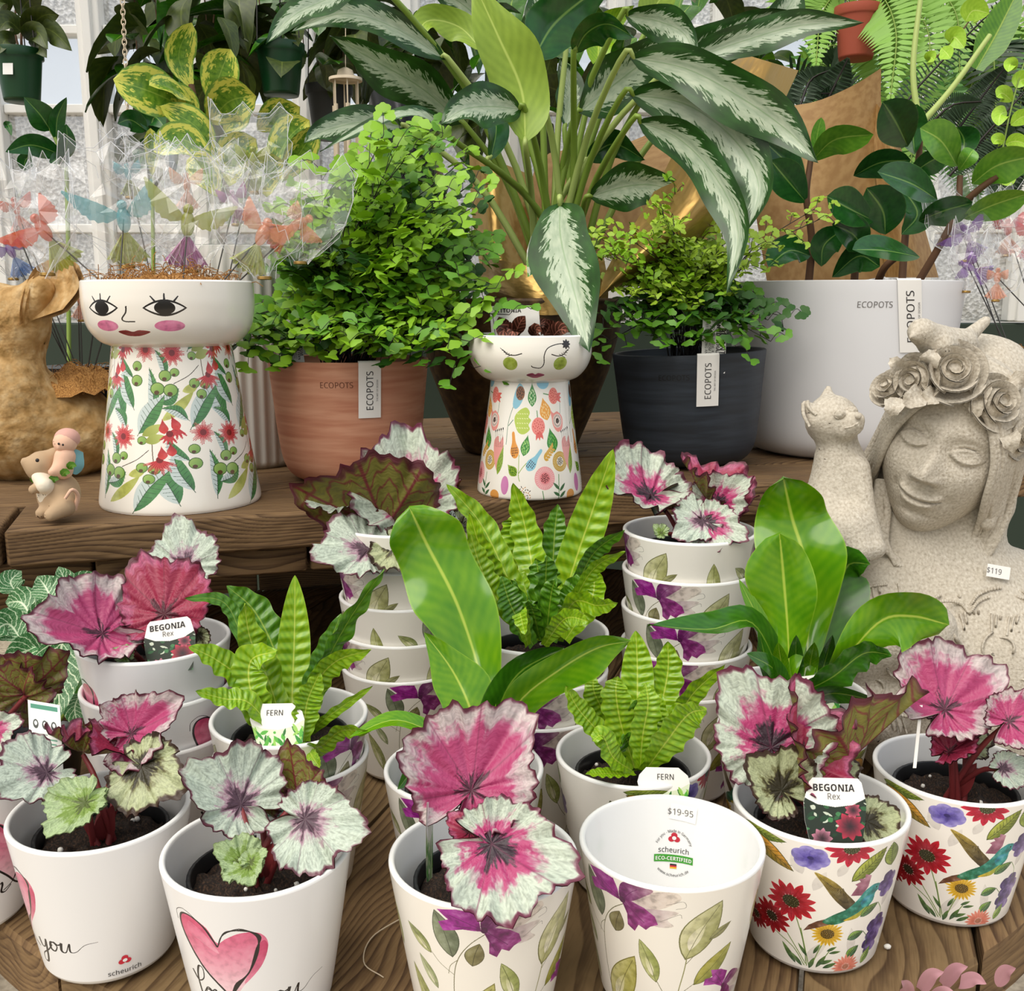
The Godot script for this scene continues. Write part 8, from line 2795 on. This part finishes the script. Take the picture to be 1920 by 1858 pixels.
	o = thing("ladder_fern", "pale green ladder fern cascading from the red clay pot", "plant", at(1604, 20, 2.1))
	for l in [
		[[1610, 15, 2.1], [1680, -20, 2.05], [1740, 60, 2.0], [1735, 170, 1.95]], [[1612, 15, 2.1], [1650, -10, 2.05], [1680, 60, 2.0], [1670, 180, 1.95]],
		[[1615, 15, 2.1], [1720, -40, 2.1], [1790, 20, 2.05], [1800, 140, 2.0]], [[1600, 15, 2.1], [1570, -10, 2.1], [1540, 30, 2.1], [1530, 120, 2.05]],
		[[1605, 10, 2.15], [1700, 60, 2.1], [1720, 200, 2.05], [1705, 320, 2.0]], [[1610, 10, 2.15], [1640, 40, 2.15], [1650, 130, 2.15], [1640, 230, 2.1]],
		[[1620, 0, 2.15], [1800, -30, 2.15], [1870, 80, 2.1], [1860, 220, 2.05]], [[1600, 0, 2.15], [1540, -40, 2.15], [1480, 0, 2.15], [1470, 80, 2.1]]]:
		var pts := []
		for p in l:
			pts.append(at(p[0], p[1], p[2]))
		wpart("frond", ladder_frond(pts, 34, 0.085, 0.0125, fl, M.green_stem), null, o)
	o = thing("ladder_fern", "deep green ladder fern massed behind the peperomia and statue", "plant", at(1750, 420, 2.2))
	var r := RandomNumberGenerator.new()
	r.seed = 3
	for k in 34:
		var x0 := r.randf_range(1480, 1960)
		var y0 := r.randf_range(60, 330)
		var x1 := x0 + r.randf_range(-130, 130)
		var y1 := y0 + r.randf_range(80, 190)
		var d := r.randf_range(2.1, 2.6)
		wpart("frond", ladder_frond([at(x0, y0, d), at(lerpf(x0, x1, 0.4), y0 - 20, d - 0.03), at(lerpf(x0, x1, 0.8), lerpf(y0, y1, 0.5), d - 0.06), at(x1, y1, d - 0.08)], 30, 0.075, 0.0115, [fm, fm, fl, fd][k % 4], M.green_stem), null, o)
	o = thing("asparagus_fern", "dark feathery fern sprays slanting behind the peperomia", "plant", at(1700, 300, 1.95))
	for l in [[[1640, 300, 1.95], [1700, 190, 1.95], [1790, 90, 1.93], [1900, -20, 1.9]], [[1780, 330, 1.95], [1850, 250, 1.93], [1960, 130, 1.9]], [[1540, 210, 2.0], [1570, 150, 1.98], [1590, 110, 1.96]], [[1500, 200, 2.0], [1520, 150, 2.0], [1560, 130, 1.98]], [[1810, 300, 1.95], [1870, 240, 1.93], [1920, 230, 1.9]], [[1790, 250, 1.97], [1850, 170, 1.95], [1890, 120, 1.93]], [[1600, 220, 2.0], [1570, 180, 2.0], [1540, 175, 1.98]], [[1720, 260, 1.97], [1780, 200, 1.95], [1840, 190, 1.93]]]:
		var pts := []
		for p in l:
			pts.append(at(p[0], p[1], p[2]))
		wpart("spray", ladder_frond(pts, 46, 0.036, 0.0035, fd, M.black_stem), null, o)
		px_stem(o, l, 0.003, 0.0015, M.black_stem, "stem", 8, 5)
	var limes := [leaf_proto(0.034, 0.052, "ovate", 0.15, 0.2)]
	o = thing("lime_vine", "lime-leaved vine twigs at the shade house edge", "plant", at(1890, 260, 1.7))
	for l in [[[[1898, 190, 1.7], [1880, 175, 1.69], [1868, 182, 1.68]], 26], [[[1888, 210, 1.7], [1876, 215, 1.69], [1872, 236, 1.68]], 28], [[[1895, 235, 1.7], [1915, 220, 1.69], [1935, 215, 1.68]], 26], [[[1885, 270, 1.7], [1905, 265, 1.69], [1930, 272, 1.68]], 26], [[[1905, 165, 1.7], [1915, 150, 1.7], [1935, 148, 1.69]], 30], [[[1880, 325, 1.7], [1890, 335, 1.69], [1878, 345, 1.69]], 24], [[[1810, 40, 1.75], [1825, 20, 1.74], [1855, 25, 1.73]], 40], [[[1780, 80, 1.75], [1790, 70, 1.74], [1808, 90, 1.73]], 34], [[[1765, 90, 1.75], [1775, 100, 1.74], [1782, 110, 1.73]], 24], [[[1885, 265, 1.7], [1870, 262, 1.69], [1862, 270, 1.68]], 22], [[[1740, 115, 1.75], [1745, 108, 1.74], [1752, 114, 1.73]], 22], [[[1905, 130, 1.7], [1895, 120, 1.69], [1890, 135, 1.68]], 22]]:
		px_leaf(o, l[0], l[1] * 1.15, "ovate", M.lime, {"fold": 0.15})
	px_stem(o, [[1880, 280, 1.7], [1892, 220, 1.7], [1910, 150, 1.7], [1930, 90, 1.7]], 0.0016, 0.001, M.green_stem)
	px_stem(o, [[1740, 120, 1.75], [1790, 75, 1.75], [1830, 20, 1.75], [1850, -20, 1.75]], 0.0014, 0.001, M.brown_stem)
	px_leaf(o, [[1830, 130, 1.9], [1870, 60, 1.9], [1910, -20, 1.9]], 60, "strap", M.crinkle_deep, {"fold": 0.2})
	# white-veined plant tucked under the shelf at the left
	o = thing("white_veined_plant", "green plant with white-veined leaves under the shelf at the left", "plant", Vector3(-0.50, 0.0, -1.0))
	for l in [[[[120, 1180, 0.98], [110, 1260, 0.96], [112, 1345, 0.94]], 78], [[[60, 1180, 1.02], [95, 1150, 1.02], [140, 1150, 1.0]], 60], [[[40, 1200, 1.0], [15, 1170, 1.0], [-20, 1190, 0.98]], 60], [[[100, 1130, 1.05], [85, 1100, 1.06], [70, 1080, 1.06]], 50], [[[60, 1160, 1.05], [40, 1130, 1.06], [10, 1130, 1.06]], 60], [[[130, 1120, 1.05], [160, 1095, 1.06], [200, 1085, 1.06]], 50], [[[90, 1220, 1.0], [50, 1220, 0.99], [0, 1250, 0.97]], 60], [[[140, 1220, 1.0], [150, 1195, 0.99], [185, 1190, 0.97]], 46], [[[100, 1110, 1.06], [120, 1090, 1.07], [110, 1062, 1.07]], 44], [[[30, 1230, 1.0], [60, 1250, 0.98], [90, 1290, 0.96]], 60], [[[150, 1300, 1.0], [140, 1330, 0.98], [150, 1370, 0.96]], 40], [[[30, 1110, 1.07], [20, 1090, 1.07], [40, 1070, 1.08]], 44]]:
		px_leaf(o, l[0], l[1] * 1.1, "lance", M.veined, {"fold": 0.2, "rip": 0.03})
	for l in [[[[80, 1170, 1.06], [60, 1150, 1.07], [20, 1160, 1.07]], 60], [[[170, 1130, 1.08], [200, 1110, 1.08], [240, 1120, 1.08]], 50], [[[100, 1250, 1.04], [130, 1280, 1.03], [140, 1330, 1.02]], 60], [[[160, 1270, 1.06], [180, 1300, 1.05], [170, 1340, 1.04]], 50]]:
		px_leaf(o, l[0], l[1] * 1.2, "lance", M.nest_dark, {"fold": 0.2})
	for k in 5:
		px_stem(o, [[100, 1370, 1.05], [95 + 12 * k, 1290, 1.04], [70 + 20 * k, 1170, 1.03]], 0.0025, 0.0018, M.green_stem)
	var np := MB.new()
	np.lathe(PackedVector2Array([Vector2(0, 0), Vector2(0.034, 0), Vector2(0.046, 0.07), Vector2(0.043, 0.07), Vector2(0.04, 0.06), Vector2(0, 0.06)]), 28, Vector3(-0.50, 0.0005, -1.0))
	wpart("nursery_pot", np.mesh(), M.black_plastic, o)
	# pink rosette below the table rim at the right
	o = thing("pink_rosette_plant", "pink fleshy rosette plant below the table rim", "plant", at(1760, 1900, 0.80))
	var pm := mat(Color("b98a94"), 0.5)
	for l in [[[1720, 1870, 0.795], [1745, 1830, 0.775], [1770, 1822, 0.765]], [[1700, 1880, 0.795], [1700, 1850, 0.775], [1690, 1838, 0.765]], [[1760, 1860, 0.805], [1790, 1820, 0.785], [1815, 1812, 0.775]], [[1740, 1880, 0.795], [1770, 1862, 0.765], [1795, 1868, 0.755]], [[1790, 1850, 0.815], [1825, 1835, 0.805], [1850, 1845, 0.795]], [[1870, 1850, 0.815], [1885, 1822, 0.805], [1905, 1815, 0.795]]]:
		px_leaf(o, l, 26, "lance", pm, {"fold": 0.3})
# ---------- plant labels ----------
# card from its top left, top right and bottom left corners; outline in unit coordinates
func px_card(o: Node3D, tl: Array, tr: Array, bl: Array, shape: Array, m: Material, called := "card") -> Array:
	var p := at(tl[0], tl[1], tl[2])
	var u := at(tr[0], tr[1], tr[2]) - p
	var v := at(bl[0], bl[1], bl[2]) - p
	var n := v.cross(u).normalized()
	if n.dot(EYE - p) < 0.0:
		n = -n
	var ring := PackedVector3Array()
	var uvs := PackedVector2Array()
	var back := PackedVector3Array()
	for s in shape:
		ring.append(p + u * s[0] + v * s[1])
		back.append(p + u * s[0] + v * s[1] - n * 0.0006)
		uvs.append(Vector2(s[0], s[1]))
	var mb := MB.new()
	mb.poly(ring, n, uvs)
	var me := mb.mesh(null, m)
	var mb2 := MB.new()
	mb2.poly(back, -n)
	mb2.mesh(me, M.card)
	var c := wpart(called, me, null, o)
	return [p, u, v, n, c]

func card_text(f: Array, text: String, x: float, y: float, size: float, bold: bool, m: Material) -> void:
	var rt: Vector3 = f[1].normalized()
	var up: Vector3 = (f[3] as Vector3).cross(rt).normalized()
	if up.dot(f[2]) > 0.0:
		up = -up
	part("lettering", flat_letters(text, size, f[0] + f[1] * x + f[2] * y + f[3] * 0.0005, rt, up, bold), m, f[4])

const HEX := [[0.0, 0.30], [0.04, 0.16], [0.18, 0.0], [0.80, 0.0], [0.97, 0.16], [1.0, 0.32], [0.88, 1.0], [0.14, 1.0]]
const SHIELD := [[0.10, 0.06], [0.16, 0.0], [0.88, 0.0], [0.94, 0.06], [1.0, 0.35], [0.97, 0.6], [0.88, 1.0], [0.10, 1.0], [0.01, 0.6], [0.0, 0.35]]
const STRIP := [[0, 0], [1, 0], [1, 1], [0, 1]]

func fern_print() -> ImageTexture:
	var im := Image.create(192, 192, false, Image.FORMAT_RGB8)
	im.fill(Color("f6f4ee"))
	fill(im, PackedVector2Array([Vector2(0, 74), Vector2(40, 92), Vector2(96, 98), Vector2(150, 86), Vector2(192, 60), Vector2(192, 192), Vector2(0, 192)]), Color("dfeacb"))
	var r := RandomNumberGenerator.new()
	r.seed = 4
	for k in 60:
		var a := Vector2(r.randf() * 192, r.randf_range(110, 210))
		fill(im, leaf2(a, a + Vector2(r.randf_range(-34, 34), r.randf_range(-50, -10)), r.randf_range(8, 16)), [Color("2f8a2c"), Color("57b03a"), Color("9acb5c"), Color("1f6a26")][k % 4])
	im.fill_rect(Rect2i(0, 0, 192, 62), Color("f6f4ee"))
	return ImageTexture.create_from_image(im)

func begonia_print() -> ImageTexture:
	var im := Image.create(192, 224, false, Image.FORMAT_RGB8)
	im.fill(Color("1d2a1c"))
	var r := RandomNumberGenerator.new()
	r.seed = 9
	for k in 40:
		var a := Vector2(r.randf() * 192, r.randf_range(80, 224))
		fill(im, leaf2(a, a + Vector2(r.randf_range(-30, 30), r.randf_range(-26, 26)), r.randf_range(8, 18)), [Color("2c5a34"), Color("3f7a48"), Color("c4ccb8"), Color("1a3a22")][k % 4])
	for c in [[138, 150, 46, Color("c8324c")], [52, 190, 34, Color("d68aa0")], [150, 100, 26, Color("d85a74")]]:
		for k in 9:
			var d := Vector2(cos(TAU * k / 9.0), sin(TAU * k / 9.0))
			fill(im, leaf2(Vector2(c[0], c[1]), Vector2(c[0], c[1]) + d * c[2], c[2] * 0.6), c[3], Color("2a1a20"), Vector2(c[0], c[1]) + d * c[2], Vector2(c[0], c[1]))
	fill(im, PackedVector2Array([Vector2(0, 0), Vector2(192, 0), Vector2(192, 62), Vector2(150, 84), Vector2(96, 92), Vector2(42, 84), Vector2(0, 62)]), Color("f7f4ee"))
	return ImageTexture.create_from_image(im)

func care_print() -> ImageTexture:
	var im := Image.create(128, 192, false, Image.FORMAT_RGB8)
	im.fill(Color("eef2ee"))
	im.fill_rect(Rect2i(10, 8, 108, 12), Color("3f8a70"))
	for k in 3:
		fill(im, ellipse(Vector2(28 + k * 36, 60), Vector2(11, 12)), Color("3a3f3c"))
		fill(im, ellipse(Vector2(28 + k * 36, 58), Vector2(6, 6)), Color("eef2ee"))
	for k in 9:
		im.fill_rect(Rect2i(14, 84 + k * 11, 60 + (k * 37) % 40, 4), Color("6fa890") if k % 3 else Color("9aa8a0"))
	return ImageTexture.create_from_image(im)

func build_tags() -> void:
	var fp := tmat(fern_print(), 0.4)
	var bp := tmat(begonia_print(), 0.4)
	var cp := tmat(care_print(), 0.5)
	for m in [fp, bp, cp]:
		m.texture_repeat = false
	var tagged := func(label: String, tl: Array, tr: Array, bl: Array, shape: Array, m: Material) -> Array:
		var o := thing("plant_label", label, "plant label", at((tl[0] + tr[0]) * 0.5, bl[1], bl[2]))
		return px_card(o, tl, tr, bl, shape, m)
	var f: Array = tagged.call("begonia name tag in the hummingbird pot", [1505, 1457, 0.792], [1622, 1460, 0.792], [1510, 1592, 0.778], SHIELD, bp)
	card_text(f, "BEGONIA", 0.48, 0.14, 0.0052, true, M.ink)
	card_text(f, "Rex", 0.48, 0.26, 0.0046, false, M.grey_ink)
	f = tagged.call("begonia name tag in the white pot stack", [266, 1168, 0.915], [362, 1154, 0.915], [276, 1268, 0.905], SHIELD, bp)
	card_text(f, "BEGONIA", 0.48, 0.14, 0.0052, true, M.ink)
	card_text(f, "Rex", 0.48, 0.27, 0.0046, false, M.grey_ink)
	f = tagged.call("fern name tag in the wavy fern's magnolia pot", [466, 1320, 0.868], [568, 1318, 0.868], [474, 1418, 0.856], HEX, fp)
	card_text(f, "FERN", 0.47, 0.18, 0.0046, false, M.ink)
	f = tagged.call("fern name tag in the small crinkled fern's pot", [1194, 1438, 0.852], [1292, 1440, 0.852], [1198, 1530, 0.846], HEX, fp)
	card_text(f, "FERN", 0.54, 0.19, 0.0046, false, M.ink)
	f = tagged.call("fern name tag in the upright bird's nest fern's pot", [1490, 1270, 0.905], [1572, 1260, 0.905], [1500, 1352, 0.895], SHIELD, fp)
	card_text(f, "FERN", 0.52, 0.16, 0.0042, false, M.ink)
	f = tagged.call("aglaonema name tag among the stalks", [990, 438, 1.46], [1052, 440, 1.46], [984, 530, 1.45], SHIELD, fp)
	card_text(f, "AGLAONEMA", 0.62, 0.2, 0.0062, false, M.ink)
	f = tagged.call("fittonia name tag in the small face planter", [918, 574, 1.262], [1010, 572, 1.262], [924, 665, 1.26], STRIP, M.card)
	card_text(f, "FITTONIA", 0.36, 0.1, 0.0052, true, M.ink)
	# paper strips lettered lengthwise
	for q in [["white botanical strip in the terracotta planter", [535, 600, 1.30], [560, 594, 1.30], [548, 700, 1.295]], ["white botanical strip in the charcoal planter", [1318, 598, 1.382], [1363, 598, 1.382], [1314, 700, 1.380]]]:
		f = tagged.call(q[0], q[1], q[2], q[3], STRIP, M.card)
		var rt: Vector3 = f[2].normalized()
		var nn: Vector3 = f[3]
		var up: Vector3 = nn.cross(rt).normalized()
		if up.dot(f[1]) < 0.0:
			up = -up
		for l in [["ADIANTUM", 0.86, 0.0052, true], ["MAIDENHAIR FERN", 0.66, 0.0040, true], ["BRIGHT SHADE, KEEP MOIST", 0.46, 0.0026, false], ["PROTECT FROM DRY WIND", 0.32, 0.0026, false], ["FEED IN SPRING AND SUMMER", 0.18, 0.0026, false]]:
			part("lettering", flat_letters(l[0], l[2] * f[1].length() / 0.024, f[0] + f[1] * l[1] + f[2] * 0.52 + nn * 0.0005, rt, up, l[3]), M.ink, f[4])
	# care cards seen from behind
	tagged.call("care card behind the begonia of the whole-heart pot", [478, 1440, 0.8], [560, 1440, 0.8], [482, 1600, 0.785], STRIP, cp)
	tagged.call("care card standing in the leftmost heart pot", [52, 1312, 0.845], [112, 1322, 0.845], [58, 1450, 0.825], STRIP, cp)
	tagged.call("care card behind the begonia below the charcoal planter", [1345, 920, 1.075], [1392, 912, 1.075], [1340, 1010, 1.06], SHIELD, cp)
	tagged.call("edge-on tag standing in the two-leaf begonia's pot", [800, 1505, 0.715], [812, 1500, 0.755], [800, 1656, 0.7], SHIELD, fp)
	tagged.call("pointed white tag between terracotta and small face planter", [838, 940, 1.09], [866, 955, 1.09], [838, 1000, 1.085], [[0.1, 0.0], [1.0, 0.5], [0.6, 1.0], [0.0, 1.0]], cp)
	tagged.call("slim white tag stem in the right hummingbird pot", [1724, 1322, 0.86], [1730, 1322, 0.86], [1712, 1440, 0.845], STRIP, M.card)
	# fittonia in the small face planter
	var o := thing("fittonia", "red-brown veined fittonia in the small face planter", "plant", Vector3(0.0225, 0.43, -1.268))
	var ft := leaf_mat(tex(96, 128, func(u: float, v: float) -> Color:
		var x := absf(u * 2.0 - 1.0)
		var w := smoothstep(0.16, 0.05, absf(fposmod(v * 6.0 - x * 1.8, 1.0) - 0.5))
		return Color("4f2a1c").lerp(Color("c07a68"), maxf(w * 0.8, smoothstep(0.09, 0.03, x)))), 0.5, Color(0.05, 0.03, 0.02))
	for l in [[[[955, 632, 1.255], [945, 618, 1.22], [942, 640, 1.20]], 32], [[[965, 628, 1.25], [975, 605, 1.23], [985, 592, 1.22]], 24], [[[950, 622, 1.26], [940, 605, 1.25], [935, 594, 1.24]], 24], [[[1020, 630, 1.26], [1030, 612, 1.25], [1022, 600, 1.24]], 26], [[[1035, 632, 1.25], [1050, 618, 1.23], [1066, 622, 1.21]], 30], [[[1000, 632, 1.25], [1005, 618, 1.23], [1015, 622, 1.21]], 24], [[[960, 632, 1.24], [962, 620, 1.21], [956, 640, 1.19]], 26], [[[1010, 632, 1.27], [1012, 610, 1.27], [1030, 600, 1.27]], 22]]:
		px_leaf(o, l[0], l[1] * 1.15, "lance", ft, {"fold": 0.2, "n": 8, "nu": 5})
	var sm := MB.new()
	sm.lathe(PackedVector2Array([Vector2(0.065, 0.0), Vector2(0.0, 0.004)]), 24, Vector3(0.0225, 0.470, -1.268))
	wpart("soil", sm.mesh(), M.soil, o)
	# odds and ends lying about
	var crumb := thing("perlite_crumb", "white perlite crumb on the bare table plank by the hummingbird pots", "crumb", Vector3(at(1667, 1737, 0.83).x, 0.0, at(1667, 1737, 0.83).z))
	var cm := MB.new()
	cm.ball(Vector3(0, 0.0018, 0), Vector3(0.0032, 0.0022, 0.0024), 7, 5)
	part("crumb", cm.mesh(), M.perlite, crumb)
	var rt := thing("dry_root", "thin dry root strand lying on the table before the magnolia pot", "root", Vector3(-0.105, 0.0, -0.74))
	part("strand", tube_mesh([Vector3(0.012, 0.001, -0.05), Vector3(-0.012, 0.0015, -0.02), Vector3(-0.014, 0.001, 0.012), Vector3(0.004, 0.001, 0.03)], 18, 0.0007, 0.0005, 5), M.bone, rt)
	var dish := thing("red_saucer", "dark red glazed saucer on the shelf beside the terracotta planter", "saucer", Vector3(-0.088, 0.2855, -1.275))
	var dm := MB.new()
	dm.lathe(PackedVector2Array([Vector2(0, 0), Vector2(0.018, 0), Vector2(0.024, 0.012), Vector2(0.022, 0.012), Vector2(0.016, 0.004), Vector2(0, 0.004)]), 28)
	part("dish", dm.mesh(), mat(Color("5a1a16"), 0.25), dish)
# ---------- build ----------
func _ready() -> void:
	rng.seed = 7
	var cam := Camera3D.new()
	cam.name = "camera"
	cam.fov = rad_to_deg(2.0 * atan(929.0 / FOC))
	cam.position = EYE
	cam.rotation.x = -PITCH
	cam.near = 0.05
	cam.far = 60.0
	add_child(cam)
	var we := WorldEnvironment.new()
	var env := Environment.new()
	var sky := Sky.new()
	var sm := ProceduralSkyMaterial.new()
	sm.sky_top_color = Color("c6d7ee")
	sm.sky_horizon_color = Color("f6f7f8")
	sm.sky_curve = 0.25
	sm.ground_bottom_color = Color("8f8a80")
	sm.ground_horizon_color = Color("d8d5cc")
	sky.sky_material = sm
	env.background_mode = Environment.BG_SKY
	env.sky = sky
	env.background_energy_multiplier = 1.0
	env.ambient_light_source = Environment.AMBIENT_SOURCE_SKY
	env.tonemap_mode = Environment.TONE_MAPPER_LINEAR
	env.tonemap_exposure = 0.97
	env.sdfgi_enabled = true
	env.ssao_enabled = true
	env.ssil_enabled = true
	we.environment = env
	add_child(we)
	# soft daylight from the open front, high on the left
	var sun := DirectionalLight3D.new()
	sun.name = "daylight"
	sun.light_color = Color("fff9f0")
	sun.light_energy = 0.95
	sun.light_angular_distance = 55.0
	sun.shadow_enabled = true
	sun.rotation_degrees = Vector3(-56, -38, 0)
	add_child(sun)
	build_setting()
	build_pots()
	build_shelf_pots()
	build_foliage()
	build_statue()
	build_ornaments()
	build_backdrop()
	build_tags()
